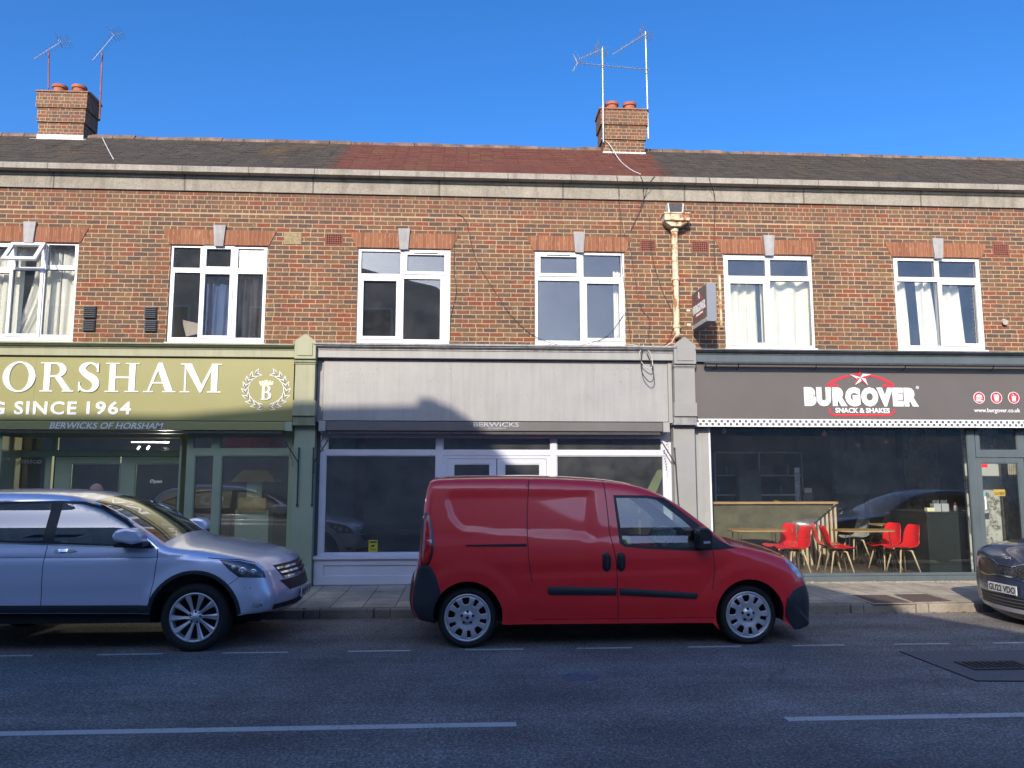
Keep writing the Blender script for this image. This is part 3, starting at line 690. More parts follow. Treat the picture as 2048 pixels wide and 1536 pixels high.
# windows
M['obscure'] = pm('frosted_pane', (.60, .62, .62), .35, var=.55, scale=14)
for wi, (w_, o_) in enumerate(zip(WIN, outer)):
    panes = []
    for p in w_[1]:
        r_ = rectF(p[0], p[1], p[2], p[3], .05); panes.append([r_[0], r_[1], r_[2], r_[3], p[4]])
    m_ = MB(); m_.holes(o_[0], o_[1], o_[2], o_[3], [tuple(p[:4]) for p in panes], .028, .10)
    fr = m_.build('window', 'upvc', ter, bevel=.004)
    for q in panes:
        MB().box(q[0]-.01, q[1]+.01, .062, .068, q[2]-.01, q[3]+.01).build('pane', 'obscure' if (wi == 1 and q is panes[2]) else 'pane', fr)
        if q[4] and not (wi == 0):
            b2 = .052
            m_ = MB(); m_.holes(q[0]-b2, q[1]+b2, q[2]-b2, q[3]+b2, [(q[0]+.001, q[1]-.001, q[2]+.001, q[3]-.001)], .010, .029); m_.build('casement', 'upvc', fr, bevel=.004)
        # glazing gasket
        m_ = MB(); m_.holes(q[0]-.004, q[1]+.004, q[2]-.004, q[3]+.004, [(q[0]+.008, q[1]-.008, q[2]+.008, q[3]-.008)], .052, .060); m_.build('gasket', 'vent', fr)
    MB().prism_x([(.04, o_[2]), (-.03, o_[2]-.012), (-.03, o_[2]-.045), (.04, o_[2]-.045)], o_[0]-.01, o_[1]+.01).build('sill', 'upvc', fr)
    if wi in (2, 3):
        q = panes[1] if wi == 2 else panes[0]; cx = (q[0]+q[1])/2
        MB().box(cx-.20, cx+.20, .004, .011, q[3]+.018, q[3]+.032).build('trickle_vent', 'dark', fr)
    if wi == 0:       # tilted open top light
        q = [F(19, 519, -.22), F(81, 519, -.22)]
        xa, xb = F(24, 486, .0)[0], F(92, 486, .0)[0]; zt = F(58, 486)[1]; yb, zb_ = -.26, F(50, 519, -.26)[1]
        def fr_pts(s0, s1, t0, t1, y_off=0):
            P0 = Vector((xa, .0, zt)); U = Vector((xb-xa, 0, 0)); Vv = Vector((0, yb, zb_-zt)); nn = Vector((0, 1, 0)).cross(Vector((1, 0, 0)))
            return P0+U*s0+Vv*t0, P0+U*s1+Vv*t1
        P0 = Vector((xa, .0, zt)); U = Vector((xb-xa, 0, 0)); Vv = Vector((0, yb, zb_-zt)); nn = U.cross(Vv).normalized()*.03
        def quad(mb, s0, s1, t0, t1, n0, n1):
            pts = [P0+U*s+Vv*t_+nn*k for k in (n0, n1) for s, t_ in ((s0, t0), (s1, t0), (s1, t1), (s0, t1))]
            mb.add(pts, [(0, 1, 2, 3), (7, 6, 5, 4), (0, 4, 5, 1), (1, 5, 6, 2), (2, 6, 7, 3), (3, 7, 4, 0)])
        m_ = MB()
        for a in ((0, 1, 0, .14), (0, 1, .86, 1), (0, .11, .14, .86), (.89, 1, .14, .86)): quad(m_, *a, -.5, .8)
        m_.build('open_light', 'upvc', fr); m_ = MB(); quad(m_, .11, .89, .14, .86, 0, .15); m_.build('open_light_glass', 'pane', fr)
        for q_ in (F3(94, 490, .02), ):
            m_ = MB(); m_.tube([q_, F3(90, 519, -.24)], .01, 6); m_.build('stay_arm', 'steel', fr)
        qd = panes[4]; b2 = .05
        m_ = MB(); m_.holes(qd[0]-b2, qd[1]+b2, qd[2]-b2, qd[3]+b2, [(qd[0], qd[1], qd[2], qd[3])], .010, .029); m_.build('casement', 'upvc', fr, bevel=.004)

# curtains
def curtain(name, lab, x0, x1, z0, z1, Y, mat, folds=5, amp=.035, gather=None, group='curtains in the upper windows', cat='curtain'):
    nx = folds*12; nz = 14; vs = []; fs = []
    for j in range(nz+1):
        t_ = j/nz
        for i in range(nx+1):
            s = i/nx; xa, xb = x0, x1
            if gather: gx0, gx1 = gather(t_); xa, xb = x0+gx0, x1+gx1
            ph = s*folds*2*math.pi
            vs.append((xa+(xb-xa)*s+.008*math.sin(ph*.5+t_*3), Y+amp*math.sin(ph)*(1-.25*t_)+.01*math.sin(ph*2.3+t_*4), z1-(z1-z0)*t_+(.018*math.sin(ph) if j == 0 else 0)))
    for j in range(nz):
        for i in range(nx): fs.append((j*(nx+1)+i, j*(nx+1)+i+1, (j+1)*(nx+1)+i+1, (j+1)*(nx+1)+i))
    m_ = MB(); m_.add(vs, fs); o = m_.build(name, mat, None, smooth=True, fix=False)
    md = o.modifiers.new('thick', 'SOLIDIFY'); md.thickness = .003
    return tag(o, lab, cat, group)
o1, o2, o3, o4, o5, o6 = outer
zc0, zc1 = ZW0+.03, ZW1-.05
curtain('curtain', 'white curtain hanging straight in the right light of the window with the open top light', o1[1]-.62, o1[1]-.10, zc0-.1, zc1, .26, 'curtain', 3)
curtain('curtain', 'white curtain swept aside in the window with the open top light', o1[0]+.72, o1[0]+1.10, zc0-.1, zc1, .30, 'curtain', 4, gather=lambda t: (-.45*t*t, -.42*t*t))
curtain('curtain', 'narrow white curtain beside the middle light of the window with the open top light', o1[0]+.98, o1[0]+1.16, zc0-.1, zc1, .24, 'curtain', 2)
curtain('curtain', 'white curtain at the far left edge of the window with the open top light', o1[0]+.05, o1[0]+.55, zc0-.1, zc1, .27, 'curtain', 4)
curtain('curtain', 'pale curtain drawn back at the right edge of the window with dark panes', o3[1]-.19, o3[1]-.05, zc0-.1, ZW1-.40, .22, 'curtain', 2, .02)
curtain('curtain', 'pale curtain drawn back at the right edge of the window reflecting blue sky', o4[1]-.17, o4[1]-.04, zc0-.1, ZW1-.3, .22, 'curtain', 2, .02)
curtain('curtain', 'cream curtain filling the left light of the window next to the hanging sign', o5[0]+.01, o5[0]+.64, zc0-.1, ZW1-.33, .24, 'curtain2', 4, .05)
curtain('curtain', 'cream curtain filling the right light of the window next to the hanging sign', o5[0]+.72, o5[1]+.04, zc0-.1, ZW1-.33, .24, 'curtain2', 3, .05)
curtain('curtain', 'narrow white curtain at the left edge of the last window on the right', o6[0]+.02, o6[0]+.32, zc0-.1, ZW1-.33, .24, 'curtain', 2, .05, gather=lambda t: (0, .05*t))
curtain('curtain', 'narrow white curtain in the middle of the last window on the right', o6[0]+.52, o6[0]+.78, zc0-.1, ZW1-.33, .24, 'curtain', 2, .05, gather=lambda t: (.03*t, .1*t))
curtain('curtain', 'wide white curtain in the right light of the last window on the right', o6[0]+.86, o6[0]+1.28, zc0-.1, ZW1-.33, .24, 'curtain', 3, .05, gather=lambda t: (0, .12*t))
M['bluecloth'] = pm('blue_cloth', (.07, .12, .26), .8, var=.15)
M['sheet'] = pm('dark_plastic_sheet', (.05, .047, .05), .18, var=.4, scale=4)
curtain('hanging_cloth', 'blue cloth hanging in the middle light of the three light window', o2[0]+.53, o2[0]+1.0, zc0-.1, ZW1-.5, .26, 'bluecloth', 3, .03, group=None, cat='cloth')
curtain('plastic_sheet', 'dark glossy plastic sheet crumpled in the right light of the three light window', o2[0]+1.06, o2[1]-.03, zc0-.1, ZW1-.45, .22, 'sheet', 3, .04, group=None, cat='plastic sheet')
a = rectF(364, 640, 395, 670, .3); cb = thing('cardboard_box', 'tan cardboard piece leaning inside the left light of the three light window', 'cardboard box', (a[0], .3, a[2]))
MB().prism([(a[0], a[3]), (a[1]+.02, a[3]-.06), (a[1]+.02, a[2]+.02), (a[0]+.08, a[2]-.03)], .28, .36).build('box_side', 'paper', cb)

# wall vents
for (q, lab) in (((168, 613, 193, 637), 'upper grey louvred vent beside the leftmost window'), ((167, 640, 191, 663), 'lower grey louvred vent beside the leftmost window'),
                 ((290, 614, 314, 638), 'upper grey louvred vent left of the three light window'), ((290, 641, 314, 664), 'lower grey louvred vent left of the three light window')):
    a = rectF(*q); t = thing('wall_vent', lab, 'wall vent', (a[0], 0, a[2]), 'grey vents on the brick wall')
    MB().box(a[0], a[1], -.03, 0, a[2], a[3]).build('housing', 'vent', t, bevel=.004)
    m_ = MB()
    for k in range(6):
        z = a[2]+.012+(a[3]-a[2]-.03)*k/5.2
        m_.prism_x([(-.03, z+.022), (-.055, z), (-.05, z-.004), (-.03, z+.006)], a[0]+.008, a[1]-.008)
    m_.build('louvre', 'vent', t)

# downpipe
t = thing('downpipe', 'rusty cream painted rainwater pipe with hopper head on the brick wall', 'downpipe', (*[F(1351, 670)[0]], -.08, 4.1))
hp = rectF(1326, 429, 1376, 453, -.12); pxc = F(1351, 560, -.08)[0]; zb = F(1351, 676, -.08)[1]
MB().tube([(pxc, -.085, hp[2]+.02), (pxc, -.085, zb+.1), (pxc+.01, -.10, zb)], .052, 16).build('pipe', 'rustpipe', t, smooth=True)
m_ = MB(); m_.box(hp[0], hp[1], -.24, 0, hp[2]+.07, hp[3]); m_.box(hp[0]-.015, hp[1]+.015, -.255, .0, hp[3]-.03, hp[3]+.0)
m_.prism([(hp[0], hp[2]+.07), (hp[1], hp[2]+.07), (pxc+.08, hp[2]-.02), (pxc-.08, hp[2]-.02)], -.2, -.005); m_.build('hopper', 'rustpipe', t, bevel=.012)
for z in (hp[2]-.06, F(1351, 560)[1], F(1351, 655)[1]): MB().lathe([(.052, z-.03), (.066, z-.028), (.066, z+.028), (.052, z+.03)], (pxc, -.085, 0), 'z', 16).build('pipe_collar', 'rustpipe', t)
a = rectF(1336, 409, 1364, 428, -.1); t = thing('parapet_chute', 'dark lead chute emptying into the rusty hopper head', 'rain chute', (a[0], 0, a[2]))
MB().prism([(a[0], a[3]), (a[1], a[3]), (a[1]-.02, a[2]), (a[0]+.02, a[2])], -.14, -.002).build('mouth', 'iron', t)
m_ = MB(); m_.prism([(a[0]-.02, a[3]), (a[0], a[3]), (a[0]+.02, a[2]), (a[0]-.005, a[2])], -.15, -.002); m_.prism([(a[1], a[3]), (a[1]+.02, a[3]), (a[1]+.005, a[2]), (a[1]-.02, a[2])], -.15, -.002)
m_.build('chute_side', 'lead', t)
# lump of render, brackets, white tube
a = rectF(1998, 636, 2018, 652); t = thing('wall_stub', 'broken brown pipe stub sticking out of the brick wall at the far right', 'pipe stub', (a[0], 0, a[2]))
MB().tube([(a[0]+.09, .01, a[2]+.07), (a[0]+.07, -.07, a[2]+.05)], .06, 8, .045).build('stub', 'paper', t)
a = rectF(1437, 549, 1446, 656, -.02); tag(MB().tube([(a[0]+.03, -.025, a[3]), (a[0]+.035, -.025, a[2])], .022, 10).build('conduit', 'rustpipe', None), 'short cream conduit strip on the wall behind the hanging sign', 'conduit')

# cables
def cable(lab, pts, mat, r=.006, name='cable'):
    P = [Vector(p) for p in pts]; out = []
    for i in range(len(P)-1):
        p0 = P[max(i-1, 0)]; p1 = P[i]; p2 = P[i+1]; p3 = P[min(i+2, len(P)-1)]
        for k in range(6):
            t_ = k/6; out.append(.5*((2*p1)+(p2-p0)*t_+(2*p0-5*p1+4*p2-p3)*t_*t_+(3*p1-p0-3*p2+p3)*t_**3))
    out.append(P[-1]); o = MB().tube(out, r, 5).build(name, mat, None, smooth=True); return tag(o, lab, 'cable', 'loose cables on roof and wall')
z2 = lambda x, y: (1050+x*.2734, y*.2734)
cable('pale cable running down the roof from the right chimney', [F3(*z2(560, 1010), C2[2]-.06), F3(*z2(620, 1060), C2[2]-.06), Rf(*z2(690, 1180)), Rf(*z2(770, 1250)), Rf(*z2(845, 1287))], 'cable_white', .011)
cable('thin pale cable looping down the left roof slope by the chimney', [Rf(203, 273), Rf(215, 298), Rf(228, 322)], 'cable_white', .010)
cable('dark cable over the stone band above the hopper', [F3(*z2(845, 1287), -.2), F3(*z2(862, 1330), -.2), F3(*z2(865, 1400), -.045), F3(*z2(870, 1450), -.05), F3(1290, 400, -.01), F3(1262, 460, -.012)], 'cable_black', .007)
cable('grey cable angling over the coping to the right of the dark one', [F3(*z2(950, 1287), -.21), F3(*z2(910, 1340), -.19), F3(*z2(875, 1440), -.05), F3(*z2(840, 1520), -.01)], 'cable_black', .006)
cable('black cable crossing the stone band left of the hopper', [F3(*z2(670, 1285), -.21), F3(*z2(682, 1350), -.19), F3(*z2(688, 1450), -.05), F3(1240, 430, -.012), F3(1243, 520, -.012), F3(1252, 600, -.03), F3(1262, 685, -.012)], 'cable_black', .0055)
cable('black cable crossing the stone band right of the hopper', [F3(*z2(1345, 1295), -.21), F3(*z2(1360, 1350), -.19), F3(*z2(1390, 1465), -.05), F3(1428, 480, -.012), F3(1430, 545, -.012)], 'cable_black', .0065)
z4 = lambda x, y: (600+x*.390625, 420+y*.390625)
cable('thin red brown cable dropping diagonally between the two middle windows', [F3(*z4(*p), -.012) for p in ((800, 20), (850, 60), (900, 250), (1000, 420), (1080, 540), (1190, 640), (1320, 690), (1450, 690), (1580, 640), (1660, 530))], 'cable_black', .0055)
cable('thin dark cable hanging beside the dark paned window', [F3(*z4(*p), -.012) for p in ((795, 90), (790, 300), (800, 420), (770, 560), (765, 680), (735, 690))], 'cable_black', .005)
cable('thin dark cable hanging left of the rusty pipe', [F3(*z4(*p), -.014) for p in ((1640, 10), (1660, 120), (1690, 200), (1740, 480), (1790, 560), (1785, 640), (1800, 700), (1860, 800))], 'cable_black', .005)
cable('thin dark cable running diagonally to the foot of the rusty pipe', [F3(*z4(*p), -.014) for p in ((1790, 30), (1800, 220), (1850, 400), (1910, 540), (1900, 640), (1870, 690), (1800, 740), (1760, 700))], 'cable_black', .0055)
cable('white cable draped from the pipe foot along the grey cornice', [F3(*z4(*p), -.2) for p in ((1960, 640), (1925, 640), (1900, 680), (1840, 705), (1760, 700), (1700, 690), (1640, 686))], 'cable_white', .007)
cable('white cable loop hanging over the grey fascia board', [F3(*z4(*p), -.30) for p in ((1760, 690), (1740, 730), (1750, 780), (1790, 812), (1805, 790), (1795, 740), (1770, 700))], 'cable_white', .008)
cable('black cable loop hanging over the grey fascia board', [F3(*z4(*p), -.31) for p in ((1755, 700), (1745, 780), (1755, 840), (1790, 880), (1810, 860), (1800, 790), (1775, 730))], 'cable_black', .008)

# TV aerials
def aerial(lab, foot, top, booms, mat, masts_r=.02, bmat='alum'):
    t = thing('tv_aerial', lab, 'aerial', foot, 'television aerials on the chimneys')
    MB().tube([foot, top], masts_r, 8).build('mast', mat, t)
    for (a, c, refl, n_) in booms:
        a = Vector(a); c = Vector(c); m_ = MB(); m_.tube([a, c], .011, 6)
        d = (c-a); dn = d.normalized(); side = Vector((.35, 1, 0)).normalized(); side = (side-dn*side.dot(dn)).normalized()
        for k in range(n_):
            p = a+d*(k+.5)/n_; L_ = .06+.05*k/n_; m_.tube([p-side*L_, p+side*L_], .005, 4)
        m_.build('boom', bmat, t)
        if refl:
            m_ = MB(); upv = side.cross(dn).normalized()
            for sgn in (1, -1):
                for k in range(4):
                    q = c+upv*sgn*(.05+.04*k)+dn*.03*k; m_.tube([q-side*.16, q+side*.16], .005, 4)
                m_.tube([c, c+upv*sgn*.19+dn*.1], .008, 5)
            m_.build('reflector', bmat, t)
    return t
ya = C1[2]+.25
aerial('aerial with a tilted boom on a short mast at the left of the left chimney', F3(97, 178, ya), F3(98, 104, ya), [(F3(68, 118, ya-.25), F3(122, 84, ya+.1), 1, 9)], 'redmast', .016)
aerial('aerial with a tilted boom on a tall mast at the right of the left chimney', F3(199, 238, ya), F3(205, 104, ya), [(F3(185, 121, ya-.2), F3(228, 70, ya+.1), 1, 9)], 'redmast', .018)
yb_ = C2[2]-.10
aerial('twin boom aerial on the pole at the left front of the right chimney', F3(1207, 285, yb_), F3(1205, 94, yb_), [(F3(1157, 119, yb_-.3), F3(1198, 101, yb_), 1, 8), (F3(1300, 140, yb_), F3(1155, 126, yb_-.1), 1, 14)], 'steel', .020)
aerial('single boom aerial on the tallest pole at the right of the right chimney', F3(1297, 278, yb_+.1), F3(1291, 64, yb_+.1), [(F3(1225, 109, yb_-.3), F3(1287, 70, yb_+.05), 1, 12)], 'steel', .022)

# ================================================================== SHOPFRONTS
def zat(px, py, Y): return F(px, py, Y)[1]
def xat(px, Y, py=800): return F(px, py, Y)[0]
XA0, XA1 = XL, xat(590, -.15)          # green shop
XB0, XB1 = xat(637, -.15), xat(1343, -.15)
XC0, XC1 = xat(1389, -.15), XR
# --- pilasters
def pilaster(parent, x0, x1, px, mats, ys):
    # ys: peak, shoulder, block bottom, shaft top, base block top, base bottom, lower top
    pk, sh, bb, st_, bt, bo, lt = [zat(px, y, -.25) for y in ys]
    m_ = MB(); m_.prism([(x0, bb), (x1, bb), (x1, sh), ((x0+x1)/2, pk), (x0, sh)], -.34, .0)
    pc = m_.build('pilaster', mats[0], parent, bevel=.004)
    w_ = x1-x0
    m_ = MB(); m_.prism([(x0+.05, bb+.05), (x1-.05, bb+.05), (x1-.05, sh-.03), (x0+.05, sh-.03)], -.355, -.34); m_.build('pilaster_panel', mats[0], pc, bevel=.003)
    m_ = MB(); m_.box(x0+.004, x1-.004, -.30, 0, st_, bb); m_.box(x0-.004, x1+.004, -.318, 0, st_+(bb-st_)*.35, bb-.03); m_.build('capital_moulding', mats[1], pc, bevel=.004)
    m_ = MB(); m_.box(x0+.012, x1-.012, -.285, 0, bt, st_); m_.box(x0-.006, x1+.006, -.305, 0, bo, bt); m_.build('pilaster_shaft', mats[0], pc, bevel=.003)
    m_ = MB(); m_.box(x0-.002, x1+.002, -.27, 0, lt+.02, bo); m_.box(x0-.02, x1+.01, -.285, 0, lt, lt+.028); m_.build('base_moulding', mats[1], pc, bevel=.003)
    m_ = MB(); m_.box(x0+.005, x1-.005, -.16, .12, PZ-.02, lt); m_.build('pier', mats[2], pc, bevel=.004)
    return pc
def cornice(parent, x0, x1, zt, z1, z2, z3, m1, m2):
    # zt top, z1 bottom of the mouldings, z2 bottom of the pale band, z3 top of the board
    h = zt-z1
    MB().prism_x([(0, zt+.02), (-.36, zt), (-.36, zt-h*.28), (-.33, zt-h*.34), (-.33, zt-h*.5), (-.29, zt-h*.72), (-.27, zt-h*.78), (-.27, z1), (0, z1)], x0, x1).build('cornice', m1, parent)
    MB().prism_x([(0, z1), (-.255, z1), (-.255, z2), (-.24, z2-.005), (0, z2-.005)], x0, x1).build('cornice_band', m2, parent)
    MB().box(x0, x1, -.10, 0, z3-.3, z2-.006).build('fascia_backing', m2, parent)

# ---------- green shop
gs = thing('green_shopfront', 'sage green flooring shopfront with double doors behind the silver car', 'shopfront', (-6, 0, PZ))
zt = zat(300, 685, -.36); z1 = zat(300, 697, -.27); z2 = zat(300, 712, -.25); zb0 = zat(300, 716, -.2); zb1 = zat(300, 841, -.2)
cornice(gs, XA0, XA1, zt, z1, z2, zb0, 'greendark', 'greensoft')
pilaster(gs, XA1+.005, XB0-.03, 613, ('greensoft', 'greendark', 'greenpier'), (669, 684, 719, 729, 801, 832, 851))
sg = thing('shop_sign', 'wide olive green fascia sign with large white serif letters', 'shop sign', (-6, -.2, zb1))
xs1 = xat(586, -.2); board = MB().box(XA0, xs1, -.20, -.10, zb1, zb0).build('sign_panel', 'olive', sg, bevel=.003)
MB().box(XA0, xs1+.004, -.205, -.10, zb0+.001, zb0+.014).build('sign_edge', 'greensoft', sg)
MB().box(xat(67, -.2)-.002, xat(67, -.2)+.002, -.2015, -.199, zb1, zb0).build('panel_joint', 'greendark', sg)
# serif capitals built stroke by stroke; unit box, w = letter width
def ell(cx, cy, rx, ry, a0, a1, n=22): return [(cx+rx*math.cos(math.radians(a0+(a1-a0)*i/n)), cy+ry*math.sin(math.radians(a0+(a1-a0)*i/n))) for i in range(n+1)]
def band(o, i): return [o[k:k+2]+[i[k+1], i[k]] for k in range(len(o)-1)]
def serif(ch):
    S, T, H = .17, .045, .035; P = []
    def stem(x, w_=S, z0=0, z1=1): P.append([(x, z0), (x+w_, z0), (x+w_, z1), (x, z1)])
    def ser(x0, x1, z): P.append([(x0, z), (x1, z), (x1, z+H), (x0, z+H)])
    if ch == 'H':
        W = .94; stem(.11); stem(W-.11-S); P.append([(.11, .47), (W-.11, .47), (W-.11, .53), (.11, .53)])
        for a in (0, W-.39): ser(a, a+.39, 0); ser(a, a+.39, 1-H)
    elif ch == 'O':
        W = .94; P.extend(band(ell(W/2, .5, W/2, .525, 0, 360, 40), ell(W/2, .5, W/2-.19, .475, 0, 360, 40)))
    elif ch in 'RB':
        W = .90 if ch == 'R' else .76; stem(.10); ser(0, .36, 0 if ch == 'R' else 0); ser(0, .30, 1-H)
        if ch == 'R':
            P.extend(band([(.27, 1), (.42, 1)]+ell(.44, .745, .27, .255, 90, -90)+[(.27, .49)], [(.27, .94), (.40, .94)]+ell(.40, .745, .13, .195, 90, -90)+[(.27, .55)]))
            P.append([(.40, .50), (.58, .50), (.88, .02), (.68, .02)]); ser(.62, .94, 0)
        else:
            P.extend(band([(.27, 1), (.38, 1)]+ell(.40, .755, .25, .245, 90, -90)+[(.27, .51)], [(.27, .945), (.36, .945)]+ell(.36, .755, .12, .19, 90, -90)+[(.27, .565)]))
            P.extend(band([(.27, .545), (.40, .545)]+ell(.42, .273, .30, .273, 90, -90)+[(.27, 0)], [(.27, .49), (.38, .49)]+ell(.38, .273, .155, .215, 90, -90)+[(.27, .055)]))
    elif ch == 'S':
        W = .66; c_ = []
        cp = [(.58, .80, .03), (.50, .93, .035), (.34, .985, .03), (.17, .90, .08), (.12, .76, .10), (.22, .62, .10), (.36, .52, .115), (.50, .40, .115), (.54, .24, .10), (.47, .08, .07), (.30, .015, .03), (.14, .07, .035), (.06, .20, .035)]
        pts = []
        for i in range(len(cp)-1):
            p0, p1, p2, p3 = cp[max(i-1, 0)], cp[i], cp[i+1], cp[min(i+2, len(cp)-1)]
            for k in range(5):
                t_ = k/5; pts.append([.5*(2*p1[j]+(p2[j]-p0[j])*t_+(2*p0[j]-5*p1[j]+4*p2[j]-p3[j])*t_*t_+(3*p1[j]-p0[j]-3*p2[j]+p3[j])*t_**3) for j in range(3)])
        pts.append(list(cp[-1])); L_ = []; R_ = []
        for i, p in enumerate(pts):
            a, c2 = pts[max(i-1, 0)], pts[min(i+1, len(pts)-1)]; dx, dy = c2[0]-a[0], c2[1]-a[1]; q = math.hypot(dx, dy) or 1
            L_.append((p[0]-dy/q*p[2], p[1]+dx/q*p[2])); R_.append((p[0]+dy/q*p[2], p[1]-dx/q*p[2]))
        P.extend(band(L_, R_)); P.append([(.56, .68), (.61, .68), (.61, 1.01), (.56, .95)]); P.append([(.03, -.01), (.08, .05), (.08, .33), (.03, .33)])
    elif ch == 'A':
        W = .92; P.append([(.40, 1.02), (.52, 1.02), (.86, .02), (.65, .02), (.415, .74)]); P.append([(.40, 1.0), (.46, .9), (.17, .02), (.11, .02)])
        P.append([(.22, .30), (.70, .30), (.70, .35), (.235, .35)]); ser(0, .29, 0); ser(.56, .94, 0)
    elif ch == 'M':
        W = 1.12; P.append([(.11, .02), (.155, .02), (.155, .95), (.11, .95)]); stem(.84); P.append([(.08, 1), (.29, 1), (.60, .22), (.56, 0), (.50, 0)][:4]+[(.535, 0), (.11, .93)]); P.append([(.545, .0), (.58, .0), (.90, .93), (.86, 1), (.565, .22)])
        ser(0, .27, 0); ser(.74, 1.12, 0); ser(.0, .24, 1-H); ser(.86, 1.12, 1-H)
    return P, W
def serif_word(name, chars, Y, mat, parent, d=.012):
    for ch, (x0, x1, z0, z1) in chars:
        P, W = serif(ch); m_ = MB()
        for i, pl in enumerate(P):
            q = [(x0+(x1-x0)*a/W, z0+(z1-z0)*b2) for a, b2 in pl]
            if sum(q[k][0]*q[(k+1) % len(q)][1]-q[(k+1) % len(q)][0]*q[k][1] for k in range(len(q))) < 0: q = q[::-1]
            m_.prism(q, Y-d-.00015*i, Y)
        m_.build(name, mat, parent)
Lz = lambda x0, x1: rectF(x0*.3418, 420+892*.3418, x1*.3418, 420+1064*.3418, -.2)
zt_, zb_ = zat(220, 726, -.2), zat(220, 784, -.2)
serif_word('letter', [(c_, (xat(a*.3418, -.2), xat(b2*.3418, -.2), zb_, zt_)) for c_, a, b2 in (('H', -245, -40), ('O', 8, 200), ('R', 228, 420), ('S', 450, 580), ('H', 610, 808), ('A', 835, 1022), ('M', 1050, 1292))], -.2, 'white', sg)
for wd_, a_, c__ in (('SINCE', 85, 450), ('1964', 508, 767)):
    text('strapline', wd_, rectF(a_*.3418, 420+1120*.3418, c__*.3418, 420+1198*.3418, -.2), -.2, 'white', sg, .008, .022, spacing=1.15)
r_ = rectF(-26, 803, 10, 829.5, -.2); text('strapline', 'G', r_, -.2, 'white', sg, .008, .022)
# emblem: B, crown and laurel wreath
zE = lambda x, y: F(440+x*.1172, 700+y*.1172, -.2)
q = [zE(685, 848), zE(895, 605)]
serif_word('emblem_letter', [('B', (q[0][0], q[1][0], q[0][1], q[1][1]))], -.2, 'white', sg, .008)
cr = [(690, 603), (665, 530), (685, 530), (700, 550), (718, 545), (710, 525), (735, 522), (745, 545), (765, 542), (762, 515), (820, 515), (820, 542), (840, 545), (850, 522), (875, 526), (868, 546), (885, 550), (900, 532), (918, 535), (895, 603), (790, 590)]
MB().prism([zE(*p) for p in cr][::-1], -.207, -.2).build('emblem_crown', 'cream', sg)
for mat_, grow, dep in (('white', 1.0, .004), ('leafgrey', .55, .006)):
    for sgn in (-1, 1):
        m_ = MB()
        for i in range(9):
            a = math.radians(262-i*19.5); cx, cy = 785+sgn*(-345)*math.cos(math.radians(90-(i*17.5+8)))*1.0, 675+300*math.cos(math.radians(i*17.5+8))
            tx, ty = -sgn*(math.cos(math.radians(i*17.5+8))), -math.sin(math.radians(i*17.5+8))*.85
            for sp_ in (-1, 1):
                ang = math.atan2(ty, tx)+sp_*.55; L_ = 135*(.82 if grow < 1 else 1.0); wv = 24*grow+3
                ux, uy = math.cos(ang), math.sin(ang); bx, by = cx-ux*8, cy-uy*8
                pl = [(bx, by), (bx+ux*L_*.45-uy*wv, by+uy*L_*.45+ux*wv), (bx+ux*L_, by+uy*L_), (bx+ux*L_*.45+uy*wv, by+uy*L_*.45-ux*wv)]
                q = [zE(*p) for p in pl]
                if sum(q[k][0]*q[(k+1) % 4][1]-q[(k+1) % 4][0]*q[k][1] for k in range(4)) < 0: q = q[::-1]
                m_.prism(q, -.2-dep-.0002*((i*2+(sp_ > 0)) % 7), -.2)
        m_.build('emblem_wreath', mat_, sg)
# awning cassettes
def awning(lab, x0, x1, z0, z1, mbox, mend, side, words=None):
    t = thing('awning_cassette', lab, 'awning', ((x0+x1)/2, -.2, z0))
    MB().box(x0+.11, x1-.11, -.26, -.06, z0, z1).build('cover', mbox, t, bevel=.01)
    for xx in (x0, x1-.108): MB().box(xx, xx+.108, -.275, -.06, z0-.01, z1+.004).build('end_cap', mend, t, bevel=.006)
    MB().box(x0+.15, x1-.15, -.24, -.10, z0-.05, z0-.012).build('front_rail', 'iron', t)
    return t
za, zb = zat(300, 860, -.26), zat(300, 842.5, -.26)
aw1 = awning('olive awning cassette with white italic lettering over the green shop window', XA0+1, xat(586, -.26), za, zb, 'olive', 'greenpier', 1)
text('lettering', 'BERWICKS OF HORSHAM', rectF(99, 845, 327, 857.5, -.26), -.26, 'white', aw1, .004, .01, .25)
za, zb = zat(950, 862, -.26), zat(950, 843.5, -.26)
aw2 = awning('brown grey awning cassette with faded lettering over the grey shop window', xat(639, -.26), xat(1338, -.26), za, zb, 'awningbox', 'gpaint', 1)
M['faded'] = pm('faded_lettering', (.36, .38, .40), .6, var=.4, scale=30)
text('lettering', 'BERWICKS', rectF(947, 844.5, 1038, 853.5, -.26), -.26, 'faded', aw2, .004, .02, 0)
text('lettering', 'OF HORSHAM', rectF(976, 855, 1012, 858.5, -.26), -.26, 'faded', aw2, .003, .005, 0)
def arm(parent, bar, diag, chain):
    m_ = MB(); m_.tube([F3(*bar[0], -.19), F3(*bar[1], -.19)], .012, 6); m_.ball(F3(*bar[1], -.19), .02, .02, .03, 6, 5); m_.ball(F3(*bar[0], -.19), .017, .017, .02, 6, 5)
    m_.tube([F3(*diag[0], -.24), F3(*diag[1], -.2), F3(diag[1][0]*.85+bar[1][0]*.15, diag[1][1]+24, -.19)], .010, 6); m_.build('folding_arm', 'iron', parent)
    m_ = MB(); n_ = 14
    for i in range(n_):
        t_ = i/n_; p = F3(chain[0][0]+(chain[1][0]-chain[0][0])*t_+3*math.sin(t_*9), chain[0][1]+(chain[1][1]-chain[0][1])*t_, -.2); m_.ball(p, .009, .009, .014, 5, 3)
    m_.build('chain', 'iron', parent)
arm(aw1, ((598, 897), (594, 1010)), ((568, 880), (596, 924)), ((583, 870), (583, 935)))
